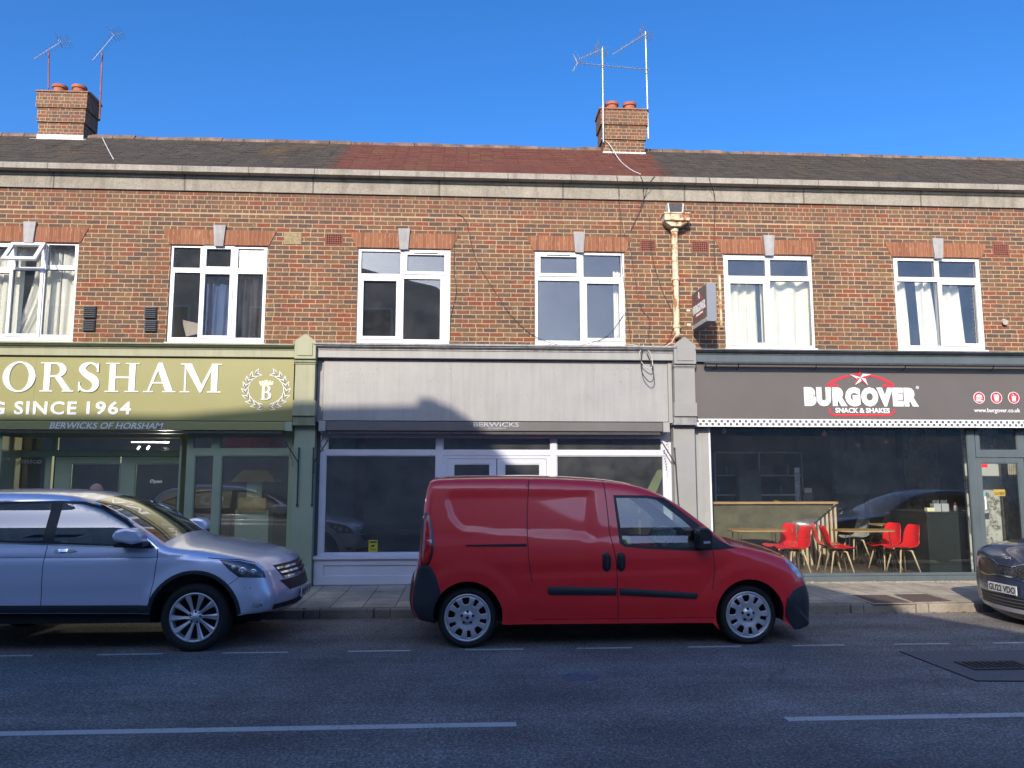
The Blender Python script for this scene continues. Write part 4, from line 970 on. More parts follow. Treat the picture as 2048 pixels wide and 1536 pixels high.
arm(aw2, ((627, 897), (624, 1010)), ((656, 880), (628, 924)), ((643, 868), (643, 905)))
arm(aw2, ((1349, 897), (1357, 1010)), ((1324, 884), (1352, 930)), ((1332, 868), (1330, 945)))

def glazed(parent, x0, x1, z0, z1, panes, Y0, Y1, mat, gmat=None, name='window_frame', bevel=.004):
    gmat = gmat or ('shopglass' if parent.name.startswith('burger') else 'shopglass2')
    m_ = MB(); m_.holes(x0, x1, z0, z1, panes, Y0, Y1); fr = m_.build(name, mat, parent, bevel=bevel)
    for q in panes:
        MB().box(q[0]-.008, q[1]+.008, (Y0+Y1)/2-.003, (Y0+Y1)/2+.003, q[2]-.008, q[3]+.008).build('pane', gmat, fr)
        m_ = MB(); m_.holes(q[0]-.003, q[1]+.003, q[2]-.003, q[3]+.003, [(q[0]+.014, q[1]-.014, q[2]+.014, q[3]-.014)], Y0+.012, (Y0+Y1)/2-.004); m_.build('bead', mat, fr)
    return fr
# green shop glazing
Yg = .06; R = lambda a, b2, c_, d: rectF(a, b2, c_, d, Yg)
zs = zat(500, 1112, Yg)
px_ = [R(440, 874, 577, 898), R(440, 911, 577, 1106), R(386, 874, 425, 898), R(386, 911, 425, 1106), R(14, 872, 372, 902)]
sill_z = px_[1][2]-.05
xg0, xg1 = xat(384, Yg), XA1+.01
zgt = px_[0][3]+.03
glazed(gs, xat(376, Yg)+.03, XA1, sill_z, zgt+.1, px_[:4], Yg-.03, Yg+.06, 'greenpier')
MB().box(xat(376, Yg)+.03, XA1, Yg-.04, Yg+.10, PZ-.01, sill_z).build('stallriser', 'greenpier', gs, bevel=.004)
# recessed doors
Yd = .42; Rd = lambda a, b2, c_, d: rectF(a, b2, c_, d, Yd)
dx0, dx1 = xat(112, Yd), xat(378, Yd)
dt = Rd(112, 912, 378, 1160)[3]
top = Rd(112, 874, 378, 902)
glazed(gs, XA0+2, dx1+.05, dt, top[3]+.3, [(xat(15, Yd), dx0+.0, top[2], top[3]), (dx0+.06, dx1-.03, top[2], top[3])], Yd, Yd+.08, 'greenpier')
glazed(gs, XA0+2, dx0, PZ, dt, [(xat(8, Yd), xat(101, Yd), Rd(10, 913, 101, 1080)[2], Rd(10, 913, 101, 1080)[3])], Yd, Yd+.08, 'greenpier')
for k, (a, c_) in enumerate(((120, 249), (250, 372))):
    q = Rd(a+16, 927, c_-14, 1130)
    dr = glazed(gs, xat(a, Yd), xat(c_, Yd)-.006, PZ+.01, dt-.012, [(q[0], q[1], q[2], q[3])], Yd-.01, Yd+.05, 'greenpier', name='door')
    MB().tube([(xat(249, Yd)+(-.05 if k == 0 else .06), Yd-.05, 1.25), (xat(249, Yd)+(-.05 if k == 0 else .06), Yd-.05, .95)], .012, 8).build('handle', 'alum', dr)
    if k == 1:
        text('lettering', 'Open', Rd(300, 959, 323, 968), Yd+.005, 'white', dr, .004, .005)
text('lettering', 'amtico', Rd(27, 917, 83, 927), Yd+.02, 'faded', gs, .004, .01)
MB().box(dx1+.02, dx1+.05, Yg, Yd+.08, PZ, zgt+.1).build('lobby_side', 'greenpier', gs)
MB().box(xat(-2, -.1), xat(13, -.1), -.12, Yd, PZ, zat(5, 872, -.1)).build('lobby_post', 'greensoft', gs, bevel=.004)
# grey shop
cs = thing('grey_shopfront', 'empty pale grey shopfront with blank fascia board behind the red van', 'shopfront', (0.3, 0, PZ))
zt = zat(950, 688, -.36); z1 = zat(950, 702, -.27); z2 = zat(950, 717, -.25); zb0 = zat(950, 721, -.15); zb1 = zat(950, 842, -.15)
cornice(cs, XB0-.06, XB1+.06, zt, z1, z2, zb0, 'gutter', 'gpaint')
pilaster(cs, XB1+.01, XC0-.01, 1365, ('gpier', 'gutter', 'gpier'), (675, 692, 729, 736, 806, 833, 850))
m_ = MB(); m_.box(xat(646, -.15), xat(1336, -.15), -.15, -.10, zb1, zb0)
fb = m_.build('fascia_board', 'gpaint', cs, bevel=.003)
mt, n, l, b = new_mat('panel_joint_grey'); b.inputs['Base Color'].default_value = (.2, .2, .21, 1); M['pj'] = mt
for px in (902, 1188): MB().box(xat(px, -.15)-.002, xat(px, -.15)+.002, -.1512, -.149, zb1+.02, zb0-.02).build('board_joint', 'pj', fb)
m_ = MB()
for i in range(46):
    px = random.choice([random.uniform(650, 760), random.uniform(760, 1200), random.uniform(1210, 1330)]); py = random.choice([764, 791, 738, 748])+random.uniform(-2, 2)
    p = F3(px, py, -.15); m_.ball(p, .006, .003, .006, 5, 3)
m_.build('screw_hole', 'iron', fb)
MB().box(xat(1336, -.15)+.004, XB1+.008, -.17, -.05, zb1-.02, zb0).build('end_fillet', 'gpaint', cs)
MB().box(XB0-.028, xat(645, -.15), -.12, -.0, zb1-.02, zb0).build('end_fillet', 'gutter', cs)
Yg = .05; R = lambda a, b2, c_, d: rectF(a, b2, c_, d, Yg)
zt0, zt1 = zat(950, 901, Yg), zat(950, 875, Yg); zm1 = zat(950, 911, Yg); zm0 = zat(760, 1106, Yg)
X = lambda p: xat(p, Yg, 950)
ps = [(X(654), X(872), zt0, zt1), (X(885), X(1102), zt0, zt1), (X(1113), X(1324), zt0, zt1), (X(651), X(872), zm0, zm1), (X(1113), X(1327), zm0, zm1)]
door_hole = (X(887), X(1101), PZ+.01, zm1)
m_ = MB(); m_.holes(XB0-.02, XB1+.03, zm0-.06, zt1+.10, ps+[(door_hole[0], door_hole[1], 0, zm1)], Yg-.03, Yg+.06)
fr = m_.build('window_frame', 'gframe', cs, bevel=.004)
for q in ps:
    MB().box(q[0]-.008, q[1]+.008, Yg+.01, Yg+.016, q[2]-.008, q[3]+.008).build('pane', 'shopglass2', fr)
    m_ = MB(); m_.holes(q[0]-.003, q[1]+.003, q[2]-.003, q[3]+.003, [(q[0]+.014, q[1]-.014, q[2]+.014, q[3]-.014)], Yg-.014, Yg+.008); m_.build('bead', 'gframe', fr)
MB().prism_x([(Yg, zm0-.02), (-.09, zm0-.045), (-.09, zm0-.085), (Yg, zm0-.085)], XB0-.028, XB1+.006).build('window_sill', 'gframe', cs, bevel=.004)
for (a, c_) in ((XB0-.02, door_hole[0]), (door_hole[1], XB1+.005)):
    sr = MB().box(a, c_, Yg-.08, Yg+.08, PZ-.01, zm0-.087).build('stallriser', 'gframe', cs, bevel=.003)
    m_ = MB(); m_.holes(a+.0, c_-.0, PZ+.02, zm0-.09, [(a+.15, c_-.15, PZ+.16, zm0-.18)], Yg-.10, Yg-.08); m_.build('moulding', 'gframe', sr, bevel=.004)
dzt = zat(995, 918, Yg)
for k, (a, c_, p0, p1) in enumerate(((895, 993, 907, 980), (994, 1093, 1009, 1080))):
    q = (X(p0), X(p1), .75, zat(990, 928, Yg))
    dr = glazed(cs, X(a)+.003, X(c_)-.003, PZ+.02, dzt, [q], Yg-.02, Yg+.03, 'gframe', name='door')
    MB().tube([(X(993)+(-.05 if k == 0 else .06), Yg-.06, 1.2), (X(993)+(-.05 if k == 0 else .06), Yg-.06, .95)], .012, 8).build('handle', 'alum', dr)
m_ = MB(); m_.holes(door_hole[0], door_hole[1], PZ, zm1, [(X(895), X(1093), 0, dzt+.006)], Yg-.02, Yg+.06); m_.build('door_frame', 'gframe', cs)
a = rectF(737, 1080, 755, 1104, Yg-.0)
M['yellow'] = pm('yellow_notice', (.50, .45, .04), .5, var=.03)
ns = thing('warning_notice', 'small yellow camera warning notice stuck low on the grey shop window', 'notice', (a[0], Yg, a[2]))
MB().box(a[0], a[1], Yg+.001, Yg+.008, a[2], a[3]).build('notice_card', 'yellow', ns)
m_ = MB(); w_ = a[1]-a[0]; m_.box(a[0]+w_*.1, a[1]-w_*.1, Yg, Yg+.001, a[3]-.045, a[3]-.02)
m_.prism([(a[0]+w_*.25, a[2]+.10), (a[0]+w_*.7, a[2]+.12), (a[0]+w_*.66, a[2]+.085), (a[0]+w_*.25, a[2]+.075)], Yg, Yg+.001); m_.box(a[0]+w_*.15, a[1]-w_*.15, Yg, Yg+.001, a[2]+.03, a[2]+.036); m_.box(a[0]+w_*.15, a[1]-w_*.15, Yg, Yg+.001, a[2]+.045, a[2]+.05)
m_.build('notice_print', 'ink', ns)

# ---------- burger shop
bs_ = thing('burger_shopfront', 'slate grey burger restaurant front with a big window and glazed door', 'shopfront', (7, 0, PZ))
zt = zat(1700, 700, -.36); z1 = zat(1700, 711, -.27); z2 = zat(1700, 726, -.25); zb0 = zat(1700, 729, -.2); zb1 = zat(1700, 838.5, -.2)
cornice(bs_, XC0-.02, XC1, zt, z1, z2, zb0, 'cornicedark', 'slate')
sg2 = thing('shop_sign', 'long charcoal fascia sign with white burger restaurant lettering and red arcs', 'shop sign', (7, -.2, zb1))
MB().box(XC0, XC1, -.18, -.10, zb1, zb0).build('sign_panel', 'signgrey', sg2, bevel=.003)
# chequered strip
zk0, zk1 = zat(1700, 854, -.2), zb1
MB().box(XC0-.01, XC1, -.195, -.10, zk0, zk1-.002).build('chequer_strip', 'white', sg2)
m_ = MB(); c_ = .0; cell = (zk1-zk0)/3.0
M['chequer'] = pm('grey_chequer', (.10, .10, .11), .5, var=.2)
x = XC0; k = 0; pit = 12.65/2/124.5*1.0
while x < 9.5:
    row = k % 2; zc = zk0+cell*.42 if row else zk0+cell*1.55
    m_.box(x+.003, x+pit-.003, -.1965, -.194, zc, zc+cell*1.0); x += pit; k += 1
m_.build('chequer_print', 'chequer', sg2)
zS = lambda x, y: F(1560+x*.2383, 700+y*.2383, -.18)
def pS(pts): return [zS(*p) for p in pts]
def strokeS(pts, wd, mat, name, dep=.006, close=False):
    pts = [Vector((*zS(*p),)) for p in pts]; L_ = []; R_ = []
    for i, p in enumerate(pts):
        d = (pts[min(i+1, len(pts)-1)]-pts[max(i-1, 0)]).normalized(); nn = Vector((-d.y, d.x)); ww = wd[i] if hasattr(wd, '__len__') else wd
        L_.append(p+nn*ww); R_.append(p-nn*ww)
    m_ = MB()
    for i in range(len(pts)-1): m_.prism([tuple(R_[i]), tuple(R_[i+1]), tuple(L_[i+1]), tuple(L_[i])], -.18-dep, -.18)
    return m_.build(name, mat, sg2)
strokeS([(405, 297), (430, 275), (480, 248), (540, 226), (590, 216)], [.03, .026, .022, .018, .014], 'red', 'logo_arc')
strokeS([(945, 299), (920, 277), (870, 250), (815, 228), (755, 214)], [.03, .026, .022, .018, .014], 'red', 'logo_arc')
strokeS([(395, 300), (490, 300)], .017, 'red', 'logo_arc', .0065); strokeS([(858, 302), (955, 303)], .017, 'red', 'logo_arc', .0065)
strokeS([(415, 490), (418, 520), (440, 541), (470, 548), (900, 548), (930, 541), (955, 520), (958, 495)], .016, 'red', 'logo_arc')
# nautical star
cxs, cys = 672, 230
tips = [(668, 150), (762, 206), (735, 298), (626, 295), (582, 204)]; inn = [(693, 200), (715, 243), (678, 262), (640, 240), (650, 200)]
for i in range(5):
    for q, mt_ in (((tips[i], inn[i]), 'white' if i in () else 'red'), ((inn[i-1], tips[i]), 'white')):
        if i == 0: mt_ = {0: 'red', 1: 'signgrey'}[0 if mt_ == 'white' else 1]
        pl = pS([(cxs, cys), q[0], q[1]])
        if sum(pl[k][0]*pl[(k+1) % 3][1]-pl[(k+1) % 3][0]*pl[k][1] for k in range(3)) < 0: pl = pl[::-1]
        MB().prism(pl, -.195, -.18).build('logo_star', mt_, sg2)
a = zS(205, 472); c_ = zS(1155, 316)
text('lettering', 'BURGOVER', (a[0], c_[0], a[1], c_[1]), -.18, 'white', sg2, .010, .085, spacing=1.22)
a = zS(464, 528); c_ = zS(918, 488)
text('lettering', 'SNACK & SHAKES', (a[0], c_[0], a[1], c_[1]), -.18, 'white', sg2, .010, .03)
a = zS(1630, 528); c_ = zS(2013, 490)
text('lettering', 'www.burgover.co.uk', (a[0], c_[0], a[1]-.01, c_[1]), -.18, 'white', sg2, .005, .008)
def ring(cx, cz, r0, r1, y0, y1, n=24):
    m_ = MB()
    for i in range(n):
        a0, a1 = 2*math.pi*i/n, 2*math.pi*(i+1)/n
        m_.prism([(cx+r0*math.cos(a0), cz+r0*math.sin(a0)), (cx+r1*math.cos(a0), cz+r1*math.sin(a0)), (cx+r1*math.cos(a1), cz+r1*math.sin(a1)), (cx+r0*math.cos(a1), cz+r0*math.sin(a1))], y0, y1)
    return m_
def disc(cx, cz, r, y0, y1, n=24): return MB().prism([(cx+r*math.cos(2*math.pi*i/n), cz+r*math.sin(2*math.pi*i/n)) for i in range(n)], y0, y1)
q = zS(1152, 315); ring(q[0], q[1], .018, .025, -.186, -.18).build('logo_mark', 'white', sg2); text('logo_mark', 'R', (q[0]-.009, q[0]+.009, q[1]-.011, q[1]+.011), -.18, 'white', sg2, .005)
for i, px in enumerate((1670, 1815, 1960)):
    q = zS(px, 401); cx, cz = q; disc(cx, cz, .094, -.184, -.18).build('icon_disc', 'red', sg2); ring(cx, cz, .090, .099, -.186, -.18, 32).build('icon_ring', 'white', sg2)
    m_ = MB(); yA, yB = -.188, -.184
    if i == 0:
        m_.prism([(cx-.055, cz+.008), (cx+.055, cz+.008), (cx+.045, cz+.04), (cx+.02, cz+.055), (cx-.02, cz+.055), (cx-.045, cz+.04)], yA, yB); m_.box(cx-.06, cx+.06, yA, yB, cz-.012, cz-.002); m_.box(cx-.055, cx+.03, yA, yB, cz-.032, cz-.02); m_.box(cx-.055, cx+.055, yA, yB, cz-.06, cz-.04)
    elif i == 1:
        m_.prism([(cx-.03, cz-.06), (cx+.03, cz-.06), (cx+.045, cz+.01), (cx-.045, cz+.01)], yA, yB)
        for k in range(5): m_.box(cx-.043+k*.018, cx-.030+k*.018, yA, yB, cz+.014, cz+.05+.008*(k % 2))
    else:
        m_.prism([(cx-.03, cz-.06), (cx+.03, cz-.06), (cx+.036, cz+.02), (cx-.036, cz+.02)], yA, yB); m_.box(cx-.042, cx+.042, yA, yB, cz+.022, cz+.03); m_.box(cx-.004, cx+.003, yA, yB, cz+.03, cz+.055); m_.box(cx-.03, cx+.003, yA, yB, cz+.055, cz+.062)
    m_.build('icon_print', 'white', sg2)
# light rail above the sign with its brackets
zr = zat(1700, 728, -.38)
lr = thing('sign_light_rail', 'thin black light rail on brackets above the burger restaurant sign', 'sign light', (7, -.4, zr))
MB().box(xat(1412, -.38), XC1, -.40, -.36, zr-.01, zr+.02).build('rail', 'iron', lr); MB().box(xat(1412, -.38)+.01, XC1-.01, -.35, -.285, zr+.0, zr+.025).build('lamp_housing', 'slate', lr)
for px in (1414, 1436, 1480, 1637, 1817, 1994):
    x = xat(px, -.38); m_ = MB(); m_.tube([(x, -.38, zr), (x+.02, -.30, zr-.05), (x+.03, -.2, zr-.075)], .008, 6); m_.build('bracket', 'iron', lr)
# glazing
Yg = .06; X = lambda p, y=950: xat(p, Yg, y)
zt1 = zk0+.02; zm0 = zat(1650, 1148, Yg)
MB().box(XC0+.01, X(1391), -.02, .14, PZ, zt1+.1).build('side_post', 'slate', bs_)
MB().box(X(1391), X(1418), .0, .12, PZ, zt1+.1).build('corner_post', 'gpaint', bs_, bevel=.004)
MB().box(X(1417), X(1420), -.01, .0, PZ, zt1).build('post_trim', 'white', bs_)
glazed(bs_, X(1418)+.002, X(1952), zm0-.03, zt1+.2, [(X(1420)+.01, X(1938), zm0, zt1+.0)], Yg-.03, Yg+.05, 'slate')
MB().box(X(1389), X(1952), Yg-.07, Yg+.09, PZ-.01, zm0-.032).build('stallriser', 'slate', bs_, bevel=.005)
# door and fanlight
zdt = zat(1990, 915, Yg)
glazed(bs_, X(1954), X(2140), zdt, zt1+.2, [(X(1962), X(2038), zat(1990, 901, Yg), zt1), (X(2052), X(2130), zat(1990, 901, Yg), zt1)], Yg-.02, Yg+.05, 'slate')
q = (X(1962), X(2036), PZ+.12, zat(1990, 926, Yg))
dr = glazed(bs_, X(1953), X(2048), PZ+.01, zdt-.01, [q], Yg-.02, Yg+.04, 'slate', name='door')
MB().box(X(1964), X(1967), Yg-.025, Yg-.02, 1.28, 1.5).build('letter_plate', 'white', dr)
M['yel2'] = pm('orange_yellow_notice', (.72, .47, .06), .5, var=.02)
a = rectF(1990, 979, 2013, 992, Yg)
cl = thing('closed_notice', 'small yellow closed notice hanging inside the burger restaurant door', 'notice', (a[0], Yg, a[2])); MB().box(a[0], a[1], Yg+.03, Yg+.035, a[2], a[3]).build('notice_card', 'yel2', cl)
text('notice_print', 'CLOSED', (a[0]+.012, a[1]-.012, a[2]+.02, a[3]-.045), Yg+.03, 'ink', cl, .002, .02)
a = rectF(1953, 928, 1975, 935, Yg); MB().box(a[0], a[1], Yg-.002, Yg+.0, a[2], a[3]).build('sticker', 'red', dr)
a = rectF(1962, 985, 1970, 995, Yg); M['cyan'] = pm('pale_blue_sticker', (.10, .45, .55), .5); MB().box(a[0], a[1], Yg-.002, Yg+.0, a[2], a[3]).build('sticker', 'cyan', dr)
MB().box(X(2050), X(2140), Yg-.02, Yg+.05, PZ, zdt-.002).build('side_panel', 'slate', bs_)
MB().box(X(2142), XC1, -.02, .3, PZ, zt1+.3).build('end_wall', 'slate', bs_)
# projecting sign box
xw = F(1380, 620, 0)[0]
M['boxgrey'] = pm('grey_box_paint', (.22, .24, .27), .45, var=.08)
ps_ = thing('hanging_sign', 'charcoal box sign with white and red burger lettering projecting from the wall', 'hanging sign', (xw, 0, F(1380, 650)[1]))
zt_, zb_ = F(1380, 594, 0)[1]+.01, F(1380, 664, 0)[1]
M4 = Matrix(((0, -1, 0, xw), (-1, 0, 0, 0), (0, 0, 1, 0), (0, 0, 0, 1)))   # local x -> outwards (-Y), local -y -> -X... face towards -X
yo = -.93; yi = -.14
MB().box(xw, xw+.15, yo, yi, zb_, zt_).build('box', 'boxgrey', ps_, bevel=.006)
MB().box(xw-.006, xw, yo+.015, yi-.015, zb_+.012, zt_-.012).build('face_panel', 'signgrey', ps_)
# face coordinates: u from wall (yi) outwards; seen from -X the wall side is left
def fp(u, v): return (yi-(yi-yo)*u, zb_+(zt_-zb_)*v)
def facetext(body, u0, u1, v0, v1, mat, bold):
    o = text('face_lettering', body, (0, 1, 0, 1), 0, mat, None, .004, bold)
    for v_ in o.data.vertices:
        y_, z_ = fp(u0+(u1-u0)*v_.co.x, v0+(v1-v0)*v_.co.z); v_.co = Vector((xw-.0065+v_.co.y, y_, z_))-ORG[ps_.name]
    o.parent = ps_; ORG[o.name] = ORG[ps_.name]
facetext('BURGOVER', .08, .92, .38, .62, 'white', .06); facetext('SNACK & SHAKES', .28, .74, .29, .35, 'white', .02)
def facepoly(pts, mat, dep=.004):
    q = [fp(*p) for p in pts]; MB().prism_x(q, xw-.006-dep, xw-.006).build('face_print', mat, ps_)
for pts in ([(.24, .66), (.34, .76), (.46, .82), (.46, .79), (.36, .73), (.30, .66)], [(.76, .66), (.66, .76), (.54, .82), (.54, .79), (.64, .73), (.70, .66)], [(.24, .34), (.26, .25), (.76, .25), (.78, .34), (.75, .34), (.73, .275), (.29, .275), (.27, .34)]): facepoly(pts, 'red')
facepoly([(.50, .92), (.52, .84), (.58, .83), (.53, .79), (.55, .72), (.50, .77), (.45, .72), (.47, .79), (.42, .83), (.48, .84)], 'white', .006)
m_ = MB(); m_.prism_x([fp(.02, .02), fp(.98, .02), fp(.98, .11), fp(.02, .11)], xw-.0085, xw-.006); m_.build('chequer_strip', 'white', ps_)
m_ = MB()
for k in range(30):
    u = .02+k*.032; v = .03 if k % 2 else .068; m_.prism_x([fp(u, v), fp(u+.03, v), fp(u+.03, v+.034), fp(u, v+.034)], xw-.0095, xw-.0085)
m_.build('chequer_print', 'chequer', ps_)
m_ = MB()
for z in (zt_-.25, zb_+.12):
    m_.box(xw+.05, xw+.09, yi, 0, z, z+.04); m_.box(xw-.06, xw-.0, -.012, 0, z-.01, z+.02)
m_.build('mounting_bracket', 'white', ps_)
# ------------------------------------------------------------------ shop interiors
ZF = .13
def room(parent, x0, x1, y1, zc, mf, mw, y0=.14):
    vs = [(x0, y0, ZF), (x1, y0, ZF), (x1, y1, ZF), (x0, y1, ZF), (x0, y0, zc), (x1, y0, zc), (x1, y1, zc), (x0, y1, zc)]
    m_ = MB(); m_.add(vs, [(0, 1, 2, 3)]); m_.build('shop_floor', mf, parent, fix=False)
    m_ = MB(); m_.add(vs, [(4, 7, 6, 5), (0, 3, 7, 4), (1, 5, 6, 2), (2, 6, 7, 3)]); m_.build('shop_interior', mw, parent, fix=False)
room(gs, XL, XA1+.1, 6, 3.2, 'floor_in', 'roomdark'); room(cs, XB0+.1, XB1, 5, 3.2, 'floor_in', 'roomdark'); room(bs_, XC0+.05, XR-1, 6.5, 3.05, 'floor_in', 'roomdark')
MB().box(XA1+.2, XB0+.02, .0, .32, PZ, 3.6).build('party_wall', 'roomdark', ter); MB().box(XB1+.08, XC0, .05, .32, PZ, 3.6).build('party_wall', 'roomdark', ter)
# counter with slatted wedge
Yc = 2.3; R = lambda a, b2, c_, d: rectF(a, b2, c_, d, Yc)
q = R(1380, 1008, 1674, 1140)
ct = thing('service_counter', 'restaurant bar counter with khaki textured front, slatted end and oak top', 'counter', (q[0], Yc, ZF))
MB().box(q[0]-1, q[1], Yc, Yc+.6, ZF, q[3]).build('front_panel', 'khaki', ct)
MB().box(q[0]-1, q[1]+.03, Yc-.06, Yc+.66, q[3], q[3]+.045).build('counter_top', 'wood', ct, bevel=.004)
n_ = 12
xq = [F(1676, 1013, Yc)[0], F(1560, 1100, Yc)[0]]
m_ = MB(); H_ = q[3]-ZF
for k in range(14):
    x1 = q[1]-.01-k*.085; zt_ = q[3]-max(0, (k*.085-.0))*.92; zt_ = max(zt_, ZF+.1)
    m_.box(x1-.042, x1, Yc-.045, Yc-.005, ZF, zt_)
m_.build('slat', 'beech', ct)
MB().prism([(q[1]-.005, ZF), (q[1]-.005, q[3]-.0), (q[1]-1.12, ZF+.1), (q[1]-1.12, ZF)][::-1], Yc-.006, Yc-.002).build('slat_backing', 'unit', ct)
m_ = MB(); x1 = q[1]-.01; m_.prism([(x1, q[3]-.0), (x1-1.2, q[3]-.96), (x1-1.2, q[3]-.99), (x1-.04, q[3]-.07), (x1, q[3]-.05)], -.0, .02); m_.v = [(a, Yc-.05+b2, c2) for a, b2, c2 in m_.v]; m_.build('diagonal_trim', 'unit', ct)
a = rectF(1606, 975, 1623, 1004, Yc+.2); tl = thing('card_till', 'small grey till with keys on the oak counter', 'till', (a[0], Yc+.2, a[2]))
zc_ = q[3]+.045
MB().prism([(a[0], zc_), (a[1]+.05, zc_), (a[1]+.02, zc_+.20), (a[0]+.03, zc_+.20)], Yc+.2, Yc+.4).build('till_body', 'vent', tl); MB().box(a[0]+.03, a[1]+.01, Yc+.19, Yc+.2, zc_+.17, zc_+.26).build('till_screen', 'greyseat', tl)
tag(MB().box(F(1549, 1000, Yc)[0], F(1560, 1000, Yc)[0], Yc+.05, Yc+.15, zc_, zc_+.03).build('sponge', 'yellow', None, bevel=.004), 'small yellow block lying on the oak counter', 'sponge')
# black cabinet on the right
Yk = .75; q = rectF(1857, 1024, 1931, 1140, Yk)
cbn = thing('cabinet', 'tall black cabinet inside the window next to the restaurant door', 'cabinet', (q[0], Yk, ZF))
MB().box(q[0], q[1], Yk, Yk+1.2, ZF, q[3]-.02).build('carcass', 'unit', cbn, bevel=.004); MB().box(q[0]-.02, q[1]+.01, Yk-.02, Yk+1.2, q[3]-.02, q[3]+.0).build('top', 'unit', cbn)
zt_ = q[3]
for i, px in enumerate((1868, 1884)):
    x = F(px, 1015, Yk+.2)[0]; t = thing('cutlery_tub', ('left' if i == 0 else 'right')+' grey tub of cutlery and napkins on the black cabinet', 'tub', (x, Yk+.2, zt_))
    m_ = MB(); m_.box(x, x+.13, Yk+.2, Yk+.32, zt_, zt_+.14); m_.build('tub', 'greyseat', t)
    m_ = MB()
    for k in range(6): m_.tube([(x+.015+k*.02, Yk+.24, zt_+.1), (x+.012+k*.022, Yk+.25, zt_+.19+.01*(k % 3))], .006, 5)
    m_.build('cutlery', 'alum', t)
x = F(1911, 1015, Yk+.15)[0]; t = thing('sauce_bottle', 'clear sauce bottle with red cap on the black cabinet', 'bottle', (x, Yk+.15, zt_))
MB().lathe([(0, zt_), (.032, zt_+.002), (.032, zt_+.09), (.012, zt_+.12)], (x, Yk+.15, 0)).build('bottle_body', 'greyseat', t, smooth=True); MB().lathe([(.014, zt_+.12), (.022, zt_+.122), (.012, zt_+.16), (0, zt_+.162)], (x, Yk+.15, 0)).build('cap', 'red', t, smooth=True)
x = F(1848, 1015, Yk+.15)[0]; tag(MB().box(x+.03, x+.17, Yk+.1, Yk+.2, zt_, zt_+.07).build('napkin_stack', 'cream', None, bevel=.01), 'pale stack of napkins at the left end of the black cabinet', 'napkins')
# marble panels and slatted wall by the door
m_ = MB(); xw_ = F(1950, 1000, 1.3)[0]
m_.box(F(1934, 1000, .95)[0], F(2006, 1000, .95)[0], .95, 1.0, ZF, 3.0); m_.build('marble_wall', 'marble', bs_)
m_ = MB(); x0 = F(2006, 1000, .9)[0]
for k in range(11): m_.box(x0+k*.035, x0+k*.035+.022, .90, .96, ZF, 2.6)
m_.build('slatted_panel', 'hatchrim', bs_)
m_ = MB(); m_.box(F(1812, 950, 4)[0], F(1878, 950, 4)[0], 4.0, 4.05, ZF, 3.0); m_.build('marble_wall', 'marble', bs_)
M['tile'] = pm('dim_wall_panel', (.42, .44, .46), .6, var=.3); 
for px in (1665, 1735): m_ = MB(); m_.box(F(px, 950, 5)[0], F(px+60, 950, 5)[0], 5.0, 5.05, .9, 2.9); m_.build('wall_panel', 'tile', bs_)
M['screen'] = pm('menu_screen', (.22, .33, .45), .3, var=.4)
scr = thing('menu_board', 'dim blue menu board hanging at the back of the restaurant', 'menu board', (F(1670, 950, 4)[0], 4, 1.6)); a = rectF(1668, 918, 1806, 988, 4.2)
MB().box(a[0], a[1], 4.2, 4.25, a[2], a[3]).build('board', 'screen', scr); m_ = MB(); m_.box(a[0]+.3, a[0]+.33, 4.2, 4.23, a[3], 3.05); m_.box(a[1]-.33, a[1]-.30, 4.2, 4.23, a[3], 3.05); m_.build('hanger', 'iron', scr)
M['frosted'] = pm('frosted_bulb', (.75, .72, .65), .3)
for i, (px, py, lab) in enumerate(((1447, 862, 'round pendant bulb nearest the grey pilaster'), (1648, 866, 'round pendant bulb above the middle of the counter end'), (1716, 889, 'small pendant bulb above the middle tables'), (1772, 882, 'small pendant bulb nearest the marble panel'))):
    yy = 1.2 if i < 2 else 2.6; p = F3(px, py, yy); t = thing('pendant_lamp', lab, 'pendant lamp', p, 'pendant bulbs in the restaurant')
    MB().ball(p, .05, .05, .055, 14, 9).build('bulb', 'frosted', t, smooth=True); MB().tube([p+Vector((0, 0, .05)), (p.x, p.y, 3.04)], .006, 5).build('cord', 'iron', t)

